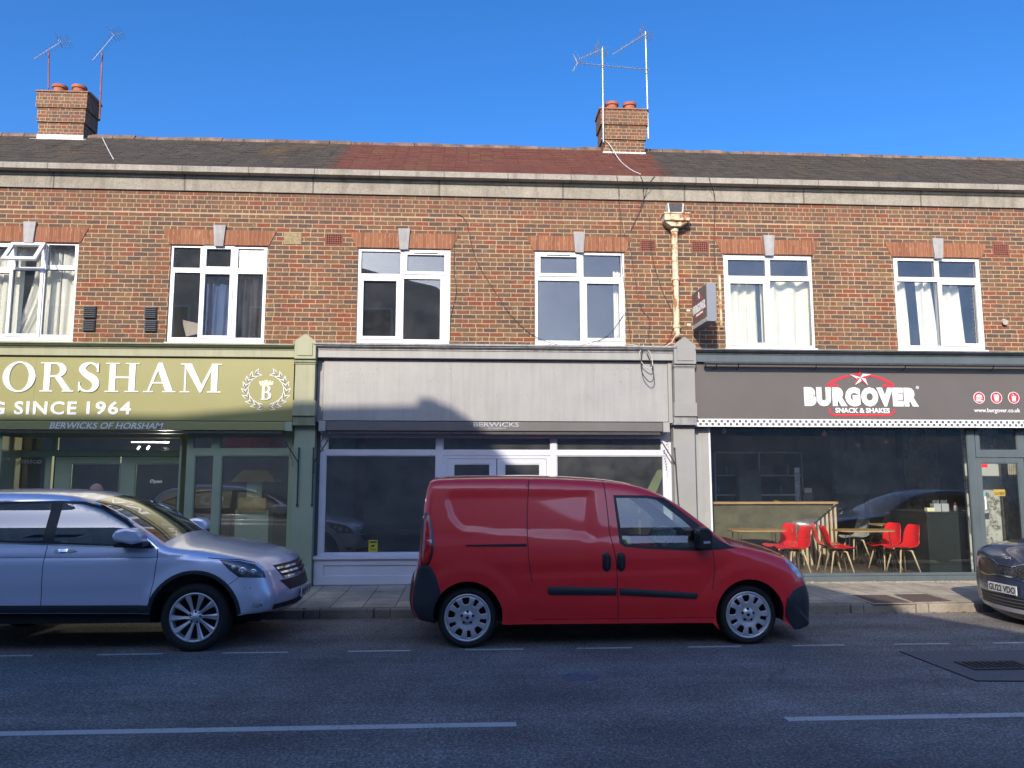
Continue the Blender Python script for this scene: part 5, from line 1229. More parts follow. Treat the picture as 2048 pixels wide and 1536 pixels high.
# chairs and tables
def make_chair(lab, shell):
    t = thing('shell_chair', lab, 'chair', (0, 0, 0), 'chairs in the burger restaurant')
    # shell faces -x (seat front at -x); back at +x
    prof = [(-.29, .438), (-.25, .458), (-.10, .442), (.05, .430), (.135, .452), (.185, .52), (.215, .62), (.245, .72), (.275, .81), (.292, .845)]
    wid = [.17, .205, .225, .23, .225, .22, .215, .20, .18, .13]
    vs = []; fs = []; nx = 10
    for (px, pz), w_ in zip(prof, wid):
        for k in range(nx+1):
            s = -1+2*k/nx; back = max(0, min(1, (pz-.46)/.2))
            vs.append((px-.06*back*s*s, s*w_, pz+.035*(1-back)*abs(s)**2.5))
    for i in range(len(prof)-1):
        for k in range(nx): fs.append((i*(nx+1)+k, i*(nx+1)+k+1, (i+1)*(nx+1)+k+1, (i+1)*(nx+1)+k))
    m_ = MB(); m_.add(vs, fs); o = m_.build('seat_shell', shell, t, smooth=True)
    md = o.modifiers.new('thick', 'SOLIDIFY'); md.thickness = .014
    md = o.modifiers.new('sub', 'SUBSURF'); md.levels = 1; md.render_levels = 1
    MB().box(-.18, .10, -.15, .15, .436, .462).build('seat_pad', shell, t, bevel=.012)
    MB().lathe([(.0, .40), (.09, .40), (.09, .428), (0, .43)], (-.02, 0, 0), 'z', 14).build('seat_mount', 'black', t)
    for sx in (-1, 1):
        for sy in (-1, 1):
            m_ = MB(); m_.tube([(-.02+sx*.03, sy*.03, .405), (-.02+sx*.115, sy*.115, .385), (-.02+sx*.20, sy*.20, .0)], .021, 8, .013); m_.build('leg', 'beech', t, smooth=True)
    return t
fy = lambda px, Y: F(px, 1100, Y)[0]
chair_spots = [  # px of seat centre, Y, rot, label
    (1806, 1.05, .12, 'bright red chair furthest right, turned to the right hand oak table'),
    (1770, 1.55, .28, 'red chair directly behind the rightmost red chair'),
    (1674, .95, math.pi-.15, 'red chair whose back is to the slatted counter, facing the middle table'),
    (1655, 1.55, math.pi-.5, 'red chair half hidden behind the one with its back to the slats'),
    (1590, .95, .1, 'front red chair turned left, nearest the van bonnet'),
    (1562, 1.5, .3, 'rear red chair turned left, behind the van bonnet'),
    (1416, 1.2, math.pi, 'red chair at the pale corner post seen past the van windscreen')]
ch0 = None
for px, Y, rz, lab in chair_spots:
    if ch0 is None: ch0 = make_chair(lab, 'redseat'); ch0.location = (fy(px, Y), Y, ZF); ch0.rotation_euler = (0, 0, rz); continue
    dup(ch0, (fy(px, Y), Y, ZF), rz, lab)
g0_ = make_chair('pale grey chair in the dim middle of the restaurant', 'greyseat'); g0_.location = (fy(1712, 3.4), 3.4, ZF); g0_.rotation_euler = (0, 0, .2)
dup(g0_, (fy(1760, 3.9), 3.9, ZF), 0, 'pale grey chair at the back of the restaurant beneath the menu board')
def make_table(lab, rx, ry):
    t = thing('oak_table', lab, 'table', (0, 0, 0), 'oak tables in the burger restaurant')
    n_ = 28; m_ = MB(); m_.flat([(rx*math.copysign(abs(math.cos(2*math.pi*k/n_))**.6, math.cos(2*math.pi*k/n_)), ry*math.copysign(abs(math.sin(2*math.pi*k/n_))**.6, math.sin(2*math.pi*k/n_))) for k in range(n_)], .715, .74); m_.build('tabletop', 'wood', t, bevel=.004)
    for sx in (-1, 1):
        for sy in (-1, 1):
            m_ = MB(); x, y = sx*(rx-.10), sy*(ry-.10); m_.tube([(x-sx*.06, y, .714), (x+sx*.03, y+sy*.03, 0), (x+sx*.02, y-sy*.05, .0), (x-sx*.02, y-sy*.08, .714)], .006, 5); m_.build('leg', 'iron', t)
    return t
t1 = make_table('oak table with hairpin legs between the two pairs of red chairs on the right', .52, .33); t1.location = (fy(1728, 1.3), 1.3, ZF)
dup(t1, (fy(1515, 1.5), 1.5, ZF), 0, 'oak table with hairpin legs in front of the khaki counter panel')
dup(t1, (fy(1778, 2.9), 2.9, ZF), 0, 'oak table with hairpin legs further back behind the red chairs', scale=(.62, 1, 1))
# green shop display
ds = thing('display_stand', 'cream and orange sample stand in the green shop window', 'display stand', (fy(500, .8), .8, ZF)); a = rectF(470, 958, 537, 1110, .8)
M['orange'] = pm('orange_panel', (.70, .47, .18), .5, var=.2); M['greencard'] = pm('pale_green_board', (.52, .62, .45), .5, var=.05)
MB().box(a[0], a[1], .8, 1.1, ZF, a[2]+.75).build('plinth', 'greencard', ds); MB().prism([(a[0]-.1, a[3]-.05), (a[1]+.1, a[3]-.05), (a[1]-.06, a[3]+.15), (a[0]+.1, a[3]+.15)], .8, 1.2).build('canopy', 'orange', ds); MB().box(a[0]+.15, a[1]-.15, .9, 1.1, a[2]+.75, a[3]-.05).build('upright', 'greencard', ds); MB().box(a[0]+.05, a[1]-.05, .78, .8, a[2]+.7, a[2]+.95).build('poster', 'orange', ds)
M['glow'] = pm('x', (.8, .8, .8)); mg, n, l, b = new_mat('lit_tube'); b.inputs['Emission Color'].default_value = (1, .97, .9, 1); b.inputs['Emission Strength'].default_value = .45; M['glow'] = mg
tr = thing('track_light', 'white lit track with small spotlights on the green shop ceiling', 'track light', F3(300, 884, 1.6)); a = rectF(262, 883, 337, 885.5, 1.6)
MB().box(a[0], a[1], 1.6, 1.64, a[2], a[3]).build('track', 'glow', tr)
pl_ = bpy.data.lights.new('shop_spot', 'POINT'); pl_.energy = 45; pl_.shadow_soft_size = .06; pl_.color = (1, .9, .72); plo = bpy.data.objects.new('track_light_bulb', pl_); scene.collection.objects.link(plo); plo.location = F3(330, 900, 1.35)-F3(300, 884, 1.6); plo.parent = tr
for px in (279, 298): p = F3(px, 892, 1.6); MB().tube([p, p+Vector((-.03, -.02, -.06))], .022, 8).build('spotlight', 'white', tr)
rs = thing('red_reflection_panel', 'red panel added for a sign reflected at the top of the green shop window', 'banner', F3(500, 888, .9)); a = rectF(452, 874, 566, 902, .9)  # added panel in place of a street sign mirrored in the glass
M['banner'] = pm('mottled_red', (.30, .03, .03), .7, var=.5, scale=5); MB().box(a[0], a[1], .9, .92, a[2], a[3]).build('cloth', 'banner', rs)  # mottled red painted for the reflected sign, no real cloth hangs here
# leaning board in the grey shop
a = F3(1300, 960, .7); lb = thing('leaning_board', 'green edged board leaning diagonally at the right side of the grey shop window', 'board', (a.x, .5, ZF))
M['greenboard'] = pm('olive_green_board', (.16, .20, .09), .6); 
m_ = MB(); q = [F(1292, 985, .45), (F(1337, 898, .45)), (F(1337, 925, .45)), F(1312, 985, .45)]; m_.prism(q[::-1], .45, .5); m_.build('plank', 'greenboard', lb)

# ================================================================== VEHICLES
def crom(pts, step):
    out = []
    for i in range(len(pts)-1):
        p0, p1, p2, p3 = [np.array(pts[j], float) for j in (max(i-1, 0), i, i+1, min(i+2, len(pts)-1))]
        n_ = max(1, int(round(np.linalg.norm(p2[:2]-p1[:2])/step)))
        for k in range(n_):
            t_ = k/n_; q = .5*((2*p1)+(p2-p0)*t_+(2*p0-5*p1+4*p2-p3)*t_*t_+(3*p1-p0-3*p2+p3)*t_**3)
            lin = p1+(p2-p1)*t_; q[2:] = lin[2:]; out.append(q)
    out.append(np.array(pts[-1], float)); return out
def dense(poly, step=.04, closed=True):
    out = []; n_ = len(poly)
    for i in range(n_ if closed else n_-1):
        a = np.array(poly[i], float); c = np.array(poly[(i+1) % n_], float); k = max(1, int(np.linalg.norm(c-a)/step))
        out += [a+(c-a)*j/k for j in range(k)]
    if not closed: out.append(np.array(poly[-1], float))
    return out
def inside(P, poly):
    P = np.asarray(P); x, y = P[:, 0], P[:, 1]; r = np.zeros(len(P), bool); n_ = len(poly); j = n_-1
    for i in range(n_):
        xi, yi = poly[i][0], poly[i][1]; xj, yj = poly[j][0], poly[j][1]
        if yi != yj:
            c = ((yi > y) != (yj > y)) & (x < (xj-xi)*(y-yi)/(yj-yi)+xi); r ^= c
        j = i
    return r
def smooth_poly(pts, step=.03):
    P = [tuple(p)+(0, 0) for p in pts]; P = [P[-1]]+P+[P[0], P[1]]; out = []
    for i in range(1, len(P)-2):
        p0, p1, p2, p3 = [np.array(P[j][:2], float) for j in (i-1, i, i+1, i+2)]
        n_ = max(1, int(np.linalg.norm(p2-p1)/step))
        for k in range(n_):
            t_ = k/n_; out.append(.5*((2*p1)+(p2-p0)*t_+(2*p0-5*p1+4*p2-p3)*t_*t_+(3*p1-p0-3*p2+p3)*t_**3))
    return out
def sstep(a, b2, x): t_ = np.clip((x-a)/(b2-a), 0, 1); return t_*t_*(3-2*t_)
def dist_poly(P, poly, closed=True):
    A = np.array([p[:2] for p in poly]); B = np.roll(A, -1, 0)
    if not closed: A, B = A[:-1], B[:-1]
    AB_ = B-A; L2 = (AB_**2).sum(1)+1e-12
    D = P[:, None, :]-A[None]; t_ = np.clip((D*AB_[None]).sum(2)/L2, 0, 1); d = np.linalg.norm(D-t_[..., None]*AB_[None], axis=2)
    i = d.argmin(1); return d[np.arange(len(P)), i], i, t_[np.arange(len(P)), i]
class Car:
    """side surface y=W(x,z) with rounded borders, joined across by the outline swept over the width"""
    def __init__(s, cap, bottom, W, disp, regions, tops, grid=.035):
        s.cap = crom(cap, .035)                # x, z, r, a, crown, tag
        capxy = [tuple(p[:2]) for p in s.cap]; s.W, s.disp = W, disp
        out = capxy+[tuple(p) for p in dense(bottom, .04, False)][1:-1]
        s.out = out
        nO = len(out); pts = [Vector(p) for p in out]; edges = [(i, (i+1) % nO) for i in range(nO)]
        for (nm, poly, mt, top) in regions:
            d = dense(poly, .04); b0 = len(pts); pts += [Vector(p) for p in d]; edges += [(b0+i, b0+(i+1) % len(d)) for i in range(len(d))]
        A = np.array(out); mn, mx = A.min(0), A.max(0); extra = []
        gx = np.arange(mn[0], mx[0], grid); gz = np.arange(mn[1], mx[1], grid)
        Gp = np.array([(a+(j % 2)*grid*.5, c) for j, c in enumerate(gz) for a in gx]); ins = inside(Gp, out); Gp = Gp[ins]
        d, _, _ = dist_poly(Gp, out); Gp = Gp[d > .02]; extra += list(Gp)
        for dd in (.006, .016, .03, .05, .075, .105):
            for i in range(1, len(capxy)-1, 1):
                a, c = np.array(capxy[i-1]), np.array(capxy[i+1]); t_ = c-a; nn = np.array((t_[1], -t_[0]))/(np.linalg.norm(t_)+1e-9); p = np.array(capxy[i])+nn*dd
                extra.append(p)
        E_ = np.array(extra); E_ = E_[inside(E_, out)]; d, _, _ = dist_poly(E_, out); E_ = E_[d > .005]
        pts += [Vector(p) for p in E_]
        r_ = geometry.delaunay_2d_cdt(pts, edges, [], 0, 1e-5)
        V2 = np.array([tuple(v) for v in r_[0]]); T = np.array([t_ for t_ in r_[2]]); cen = V2[T].mean(1)
        T = T[inside(cen, out)]; cen = V2[T].mean(1)
        s.V2 = V2; y = s.half(V2)
        reg = np.full(len(T), -1)
        for k, (nm, poly, mt, top) in enumerate(regions): reg[inside(cen, poly)] = k
        # build one joint mesh
        nV = len(V2); verts = [(a, -y_, c) for (a, c), y_ in zip(V2, y)]+[(a, y_, c) for (a, c), y_ in zip(V2, y)]
        faces = []; fr = []
        for t_, k in zip(T, reg):
            a, b2, c = [int(q) for q in t_]
            faces.append((a, b2, c)); fr.append(k); faces.append((c+nV, b2+nV, a+nV)); fr.append(k)
        # cap strips
        C_ = np.array(capxy); d0 = ((V2[None]-C_[:, None])**2).sum(2).argmin(1)
        cols = [-1, -.96, -.9, -.8, -.65, -.45, -.22, 0, .22, .45, .65, .8, .9, .96, 1]; nc = len(cols); base = len(verts); idx = []
        for i, p in enumerate(s.cap):
            a, c = C_[max(i-1, 0)], C_[min(i+1, len(C_)-1)]; t_ = c-a; nn = np.array((-t_[1], t_[0]))/(np.linalg.norm(t_)+1e-9)
            h = y[d0[i]]; row = []
            for j, cc in enumerate(cols):
                if j == 0: row.append(int(d0[i])); continue
                if j == nc-1: row.append(int(d0[i])+nV); continue
                b_c = p[4]*(1-cc*cc); q = C_[i]+nn*b_c; row.append(len(verts)); verts.append((q[0], cc*h, q[1]))
            idx.append(row)
        for i in range(len(idx)-1):
            for j in range(nc-1):
                faces.append((idx[i][j], idx[i][j+1], idx[i+1][j+1], idx[i+1][j])); k = -1
                for q, (nm, x0, x1, zlo, zhi, jm, mt, top) in enumerate(tops):
                    mx_ = (C_[i][0]+C_[i+1][0])/2; mz = (C_[i][1]+C_[i+1][1])/2
                    if x0 <= mx_ <= x1 and zlo <= mz <= zhi and jm <= j < nc-1-jm: k = 1000+q
                fr.append(k)
        s.verts = verts; s.faces = faces; s.fr = fr; s.regions = regions; s.tops = tops
        me = bpy.data.meshes.new('tmp'); me.from_pydata(verts, [], faces)
        bm = bmesh.new(); bm.from_mesh(me); bmesh.ops.recalc_face_normals(bm, faces=bm.faces); bm.to_mesh(me); 
        s.faces = [tuple(v.index for v in f.verts) for f in bm.faces]; bm.free()
        me.update(); s.normals = [tuple(v.normal) for v in me.vertices]
        s.bvh = BVHTree.FromPolygons([Vector(v) for v in verts], s.faces); bpy.data.meshes.remove(me)
    def half(s, P):
        P = np.asarray(P, float); w_ = s.W(P[:, 0], P[:, 1])
        d, i, t_ = dist_poly(P, [p[:2] for p in s.cap], False); C = np.array([p[2:4] for p in s.cap])
        j = np.minimum(i+1, len(C)-1); ra = C[i]*(1-t_)[:, None]+C[j]*t_[:, None]; r, a = ra[:, 0], ra[:, 1]
        q = np.clip(1-d/r, 0, 1); y = w_-a*(1-np.sqrt(np.maximum(0, 1-q*q)))
        return y+s.disp(P[:, 0], P[:, 1])
    def emit(s, root, bodymat):
        groups = {}
        for f, k in zip(s.faces, s.fr): groups.setdefault(k if (k < 0 or k >= 1000) else k+(.5 if s.verts[f[0]][1] > 0 else 0), []).append(f)
        objs = {}
        order = sorted(groups, key=lambda k: (k != -1, k))
        for kk in order:
            k = int(kk); fk = groups[kk]
            if k == -1: nm, mt, top = 'body', bodymat, None
            elif k >= 1000: nm, mt, top = s.tops[k-1000][0], s.tops[k-1000][6], s.tops[k-1000][7]
            else: nm, mt, top = s.regions[k][0], s.regions[k][2], s.regions[k][3]
            ids = sorted({i for f in fk for i in f}); mp = {i: n_ for n_, i in enumerate(ids)}
            me = bpy.data.meshes.new(nm); me.from_pydata([s.verts[i] for i in ids], [], [tuple(mp[i] for i in f) for f in fk])
            me.shade_smooth(); me.normals_split_custom_set_from_vertices([s.normals[i] for i in ids])
            o = bpy.data.objects.new(nm, me); scene.collection.objects.link(o); me.materials.append(M[mt])
            o.parent = objs[top] if top in objs else root; ORG[o.name] = Vector((0, 0, 0)); objs.setdefault(nm, o)
        return objs
    def raised(s, name, poly, off, mat, parent, sides=(-1,), grid=.03, dome=0.0, back=.012):
        """a lens, moulding or bumper lying on the side surface, standing off by off"""
        d = dense(poly, .03); A = np.array(d); pts = [Vector(p) for p in d]; E_ = [(i, (i+1) % len(d)) for i in range(len(d))]
        mn, mx = A.min(0), A.max(0); Gp = np.array([(a, c) for a in np.arange(mn[0]+.01, mx[0], grid) for c in np.arange(mn[1]+.01, mx[1], grid)])
        if len(Gp): Gp = Gp[inside(Gp, d)]
        if len(Gp): Gp = Gp[dist_poly(Gp, d)[0] > .008]
        pts += [Vector(p) for p in Gp]; r_ = geometry.delaunay_2d_cdt(pts, E_, [], 0, 1e-5); V2 = np.array([tuple(v) for v in r_[0]]); T = [t_ for t_ in r_[2]]
        cen = V2[np.array(T)].mean(1); ok = inside(cen, d); y = s.half(V2); dd = dist_poly(V2, d)[0]; o_ = off*np.clip(.45+dd/.02*.55, 0, 1)+dome*np.sqrt(np.clip(dd/.08, 0, 1))
        res = []
        for sd_ in sides:
            m_ = MB(); n0 = len(V2)
            vs = [(a, sd_*(yy+e), c) for (a, c), yy, e in zip(V2, y, o_)]+[(a, sd_*(yy-back), c) for (a, c), yy in zip(V2, y)]
            fs = [tuple(int(q) for q in t_) for t_, k in zip(T, ok) if k]
            ed = {}
            for t_ in fs:
                for i in range(3):
                    e = (t_[i], t_[(i+1) % 3]); ed[e] = 1
            bd = [e for e in ed if (e[1], e[0]) not in ed]
            fs += [(e[1], e[0], e[0]+n0, e[1]+n0) for e in bd]; m_.add(vs, fs)
            keep = sorted({i for f in fs for i in f}); mp = {i: k for k, i in enumerate(keep)}; m_.v = [m_.v[i] for i in keep]; m_.f = [tuple(mp[i] for i in f) for f in m_.f]
            o = m_.build(name, mat, parent, smooth=False); o.data.shade_smooth(); o.data.set_sharp_from_angle(angle=math.radians(50)); res.append(o)
        return res
    def front(s, name, poly, off, mat, parent, direction=1, grid=.03, back=.01, smooth=True):
        """a piece on the nose: polygon in (y, z) projected on the body along x"""
        d = dense(poly, .03); A = np.array(d); pts = [Vector(p) for p in d]; E_ = [(i, (i+1) % len(d)) for i in range(len(d))]
        mn, mx = A.min(0), A.max(0); Gp = np.array([(a, c) for a in np.arange(mn[0]+.011, mx[0], grid) for c in np.arange(mn[1]+.011, mx[1], grid)])
        if len(Gp): Gp = Gp[inside(Gp, d)]
        if len(Gp): Gp = Gp[dist_poly(Gp, d)[0] > .008]
        pts += [Vector(p) for p in Gp]; r_ = geometry.delaunay_2d_cdt(pts, E_, [], 0, 1e-5); V2 = np.array([tuple(v) for v in r_[0]]); T = [t_ for t_ in r_[2]]
        ok = inside(V2[np.array(T)].mean(1), d); X_ = []; last = None
        for y_, z_ in V2:
            h = s.bvh.ray_cast(Vector((direction*5, y_, z_)), Vector((-direction, 0, 0)))
            X_.append(h[0].x if h[0] else np.nan)
        X_ = np.array(X_); med = np.nanmedian(X_); X_ = np.where(np.isnan(X_), med, X_)
        n0 = len(V2); vs = [(x+direction*off, a, c) for (a, c), x in zip(V2, X_)]+[(x-direction*back, a, c) for (a, c), x in zip(V2, X_)]
        fs = [tuple(int(q) for q in t_) for t_, k in zip(T, ok) if k]; ed = {}
        for t_ in fs:
            for i in range(3): ed[(t_[i], t_[(i+1) % 3])] = 1
        fs += [(e[1], e[0], e[0]+n0, e[1]+n0) for e in ed if (e[1], e[0]) not in ed]
        keep = sorted({i for f in fs for i in f}); mp = {i: k for k, i in enumerate(keep)}
        m_ = MB(); m_.v = [vs[i] for i in keep]; m_.f = [tuple(mp[i] for i in f) for f in fs]
        o = m_.build(name, mat, parent)
        if smooth: o.data.shade_smooth(); o.data.set_sharp_from_angle(angle=math.radians(50))
        return o
def strip(pts, wd):
    P = [np.array(p, float) for p in pts]; L_ = []; R_ = []
    for i, p in enumerate(P):
        d = P[min(i+1, len(P)-1)]-P[max(i-1, 0)]; d = d/(np.linalg.norm(d)+1e-9); nn = np.array((-d[1], d[0])); L_.append(tuple(p+nn*wd)); R_.append(tuple(p-nn*wd))
    return L_+R_[::-1]
def wheel(parent, x, y, z, R_, rr, style, side=-1, width=.2):
    """tyre, rim and cover; outer face looks to side*Y"""
    w_ = width/2; o = (x, y+(-side)*w_, z); f = side
    tw = [(rr+.005, f*(w_-.02)), (rr+.02, f*(w_-.002)), (rr+(R_-rr)*.5, f*(w_+.006)), (R_-.028, f*(w_-.004)), (R_-.008, f*(w_-.022)), (R_, f*(w_-.05)), (R_, -f*(w_-.05)), (R_-.03, -f*w_), (rr, -f*w_)]
    wh = MB().lathe(tw, o, 'y', 64).build('wheel', 'tyre', parent, smooth=True)
    m_ = MB(); m_.lathe([(rr-.02, -f*w_), (rr-.02, f*(w_-.03)), (rr-.012, f*(w_-.004)), (rr+.008, f*(w_-.001)), (rr+.008, f*(w_-.012))], o, 'y', 64); m_.build('rim', 'alloy', wh, smooth=True)
    m_ = MB(); m_.lathe([(0, f*(w_-.085)), (rr-.018, f*(w_-.085))], o, 'y', 40); m_.build('rim_backing', 'dark' if style != 'x' else 'iron', wh)  # near-black disc standing for the dark behind the wheel openings
    yy = lambda d: o[1]+f*d
    if style == 'cover':       # hub cap with ten windows
        NA = 160; radii = [0, .03, .05, .062, .085, .105, .125, .137, .155, .172, .19, .212, rr-.012]; hh = [.0, .0, .002, -.018, -.016, -.010, -.006, -.003, -.001, .0, .0, -.002, -.008]
        vs = []; fs = []
        for r, h in zip(radii, hh):
            for k in range(NA): a = 2*math.pi*k/NA+.1; vs.append((x+r*math.cos(a), yy(w_-.006+h), z+r*math.sin(a)))
        for i in range(len(radii)-1):
            rm = (radii[i]+radii[i+1])/2
            for k in range(NA):
                a = (k+.5)/NA*10 % 1; big = int((k+.5)/NA*10) % 2 == 0
                half_ = (.32 if big else .2)*(1.0 if rm > .16 else .8)
                if .135 < rm < .215 and abs(a-.5) < half_: continue
                fs.append((i*NA+k, i*NA+(k+1) % NA, (i+1)*NA+(k+1) % NA, (i+1)*NA+k))
        m_ = MB(); m_.add(vs, fs); c_ = m_.build('hub_cap', 'alloy', wh, smooth=True)
        md = c_.modifiers.new('thick', 'SOLIDIFY'); md.thickness = .014; md.offset = -1 if side < 0 else -1
        for k in range(5):
            a = 2*math.pi*k/5+.3; MB().lathe([(0, f*(w_-.004)), (.012, f*(w_-.004)), (.016, f*(w_-.02))], (x+.062*math.cos(a), o[1], z+.062*math.sin(a)), 'y', 8).build('wheel_nut', 'dark', wh)
        m_ = MB(); m_.lathe([(0, f*(w_+.001)), (.016, f*(w_+.001)), (.018, f*(w_-.01))], o, 'y', 14); m_.build('hub_badge', 'dark', wh)
    else:
        n_ = 10
        for k in range(n_):
            a = 2*math.pi*k/n_+.15; c, s_ = math.cos(a), math.sin(a); pts = []
            sk = .16
            for (r, hw, dpt) in ((.045, .016, -.035), (.11, .017, -.030), (.17, .024, -.020), (rr-.006, .036, -.006)):
                off = -(r-.045)*sk
                for q in (-1, 1): pts.append((x+r*c-(off+q*hw)*s_, yy(w_-.002+dpt), z+r*s_+(off+q*hw)*c))
                pts.append((x+r*c-(off+hw*.5)*s_, yy(w_+.008+dpt), z+r*s_+(off+hw*.5)*c))
            fs = []
            for i in range(3):
                b0, b1 = i*3, (i+1)*3; fs += [(b0, b0+2, b1+2, b1), (b0+2, b0+1, b1+1, b1+2)]
            m_ = MB(); m_.add(pts, fs); m_.build('spoke', 'alloy', wh)
        m_ = MB(); m_.lathe([(0, f*(w_-.02)), (.03, f*(w_-.022)), (.034, f*(w_-.028)), (.07, f*(w_-.032)), (.075, f*(w_-.05))], o, 'y', 24); m_.build('hub', 'alloy', wh, smooth=True)
        for k in range(5):
            a = 2*math.pi*k/5+.2; m_ = MB(); m_.lathe([(0, f*(w_-.026)), (.011, f*(w_-.026)), (.011, f*(w_-.04))], (x+.056*math.cos(a), o[1], z+.056*math.sin(a)), 'y', 8); m_.build('wheel_nut', 'dark', wh)
    return wh
def arch_pts(cx, cz, r, a0, a1, n_=22): return [(cx+r*math.cos(math.radians(a0+(a1-a0)*i/n_)), cz+r*math.sin(math.radians(a0+(a1-a0)*i/n_))) for i in range(n_+1)]
def liners(car, root, arches, depth=.34):
    for pts in arches:
        d = dense(pts, .05, False); y = car.half(np.array(d))
        for sd_ in (-1, 1):
            m_ = MB()
            vs = [(p[0], sd_*(yy-.004), p[1]) for p, yy in zip(d, y)]+[(p[0], sd_*(yy-depth), p[1]) for p, yy in zip(d, y)]; n_ = len(d)
            fs = [(i, i+1, n_+i+1, n_+i) for i in range(n_-1)]+[tuple(range(n_, 2*n_))]
            m_.add(vs, fs); m_.build('wheel_arch_liner', 'black', root)
def place(root, x, y, rz=0.0): root.location = (x, y, 0); root.rotation_euler = (0, 0, rz)

# ------------------------------------------------------------------ red van (local: x forward, front axle at 0)
vw = .905
van = thing('delivery_van', 'red panel van with black lower bumpers parked in front of the grey shop', 'van', (0, 0, 0))
WB = 3.10
def Wvan(x, z):
    q = (z-1.16)/.05; sp_ = .05*np.where(q > 20, q, np.log1p(np.exp(np.minimum(q, 20))))
    return vw+.012-.225*sp_-.02*sstep(.9, 1.2, z)-.035*sstep(.5, .25, z)
indent = smooth_poly([(-3.34, 1.60), (-3.30, 1.645), (-2.9, 1.650), (-2.0, 1.655), (-1.62, 1.645), (-1.62, 1.19), (-2.0, 1.20), (-2.46, 1.21), (-3.05, 1.25), (-3.20, 1.29), (-3.30, 1.42)], .04)
def dvan(x, z):
    P = np.stack([x, z], 1); d, _, _ = dist_poly(P, indent); ins = inside(P, indent); sd_ = np.where(ins, d, -d)
    o = -.012*sstep(-.004, .028, sd_)*sstep(-1.66, -1.8, x)
    o = o+.010*sstep(1.22, 1.05, z)*sstep(.6, .95, z)                       # waist swell
    for cx in (0, -WB):
        r = np.hypot(x-cx, z-.33); o = o+.016*sstep(.62, .47, r)
    o = o-.010*np.exp(-((z-.82-.05*(x+1.8)/2)/.05)**2)*sstep(-2.9, -2.3, x)*sstep(-.35, -.7, x)
    return o
capv = [(-3.44, .27, .05, .03, .0), (-3.66, .30, .12, .06, .03), (-3.77, .42, .16, .10, .05), (-3.765, .62, .16, .09, .05), (-3.70, .85, .12, .07, .04), (-3.675, 1.05, .10, .07, .035), (-3.655, 1.25, .10, .07, .03), (-3.625, 1.50, .10, .07, .03), (-3.60, 1.66, .09, .07, .03),
        (-3.565, 1.755, .09, .08, .03), (-3.49, 1.80, .10, .09, .03), (-3.2, 1.815, .10, .09, .035), (-2.4, 1.822, .10, .10, .035), (-1.9, 1.808, .10, .10, .035), (-1.45, 1.775, .10, .10, .035), (-1.18, 1.728, .10, .10, .035), (-.95, 1.645, .09, .09, .04),
        (-.72, 1.51, .08, .07, .05), (-.48, 1.325, .07, .07, .06), (-.30, 1.175, .07, .07, .07), (-.17, 1.085, .08, .08, .07), (.02, 1.05, .12, .10, .06), (.25, .998, .16, .13, .06), (.46, .935, .22, .18, .06), (.62, .865, .28, .22, .07), (.745, .755, .32, .26, .08),
        (.80, .64, .34, .28, .08), (.835, .50, .34, .28, .08), (.845, .38, .34, .28, .08), (.83, .26, .32, .26, .07), (.80, .175, .28, .22, .06), (.62, .165, .05, .03, .0)]
botv = [(.62, .165), (.50, .165), (.455, .22)]+arch_pts(0, .345, .385, -22, 202)[0:]+[(-.45, .25), (-2.62, .25)]+arch_pts(-WB, .345, .385, -14, 194)+[(-3.50, .27), (-3.44, .27)]
botv = [(.62, .165), (.51, .165)]+arch_pts(0, .335, .38, -10, 205)+[(-.42, .245), (-2.66, .25)]+arch_pts(-WB, .335, .38, -12, 192)+[(-3.46, .27)]
doorwin = [(-1.445, 1.60), (-1.10, 1.595), (-.985, 1.575), (-.86, 1.475), (-.72, 1.365), (-.60, 1.255), (-.60, 1.06), (-.80, 1.065), (-1.10, 1.075), (-1.375, 1.10), (-1.40, 1.15)]
rub = [(-1.475, 1.63), (-1.10, 1.628), (-.97, 1.605), (-.83, 1.495), (-.60, 1.30), (-.36, 1.095), (-.10, 1.052), (-.30, 1.035), (-.62, 1.022), (-1.10, 1.045), (-1.38, 1.07), (-1.435, 1.11)]
apil = [(-.97, 1.605), (-.90, 1.60), (-.70, 1.44), (-.48, 1.265), (-.30, 1.125), (-.16, 1.062), (-.10, 1.052), (-.36, 1.095), (-.60, 1.30), (-.83, 1.495)]
seams = [strip([(-2.42, 1.80), (-2.445, 1.45), (-2.45, 1.2), (-2.44, .95), (-2.40, .70)], .0045), strip([(-1.575, 1.785), (-1.55, 1.45), (-1.54, 1.22), (-1.50, 1.05), (-1.475, .9), (-1.455, .27)], .0045),
         strip([(-.40, 1.03), (-.385, .80), (-.42, .60)], .004), strip([(-2.40, .30), (-1.47, .30)], .003), strip([(-1.44, .30), (-.40, .30)], .003)]
bump_r = [(-3.44, .27), (-3.66, .305), (-3.76, .43), (-3.755, .62), (-3.70, .83), (-3.67, .885), (-3.60, .90), (-3.515, .87), (-3.44, .76), (-3.385, .60), (-3.46, .46), (-3.478, .34)]
bump_f = [(.41, .50), (.50, .585), (.62, .62), (.80, .635), (.835, .50), (.845, .38), (.83, .26), (.80, .18), (.62, .166), (.505, .166), (.44, .24), (.395, .31), (.395, .40)]
reg = [('window_rubber', rub, 'black', None), ('side_window', doorwin, 'carglass', None), ('windscreen_pillar', apil, 'black', None)]+[('panel_seam', q, 'seam', 'body') for q in seams]
tops = [('windscreen', -1.0, -.20, 1.12, 1.66, 1, 'carglass', None), ('rear_window', -3.8, -3.5, 1.15, 1.62, 2, 'darkglass', None)]
def vm(p):
    x = p[0]
    x = .45+(x-.45)*.81 if x > .45 else (-3.42+(x+3.42)*.80 if x < -3.42 else x)
    return (x,)+tuple(p[1:])
capv = [vm(p) for p in capv]; botv = [vm(p) for p in botv]
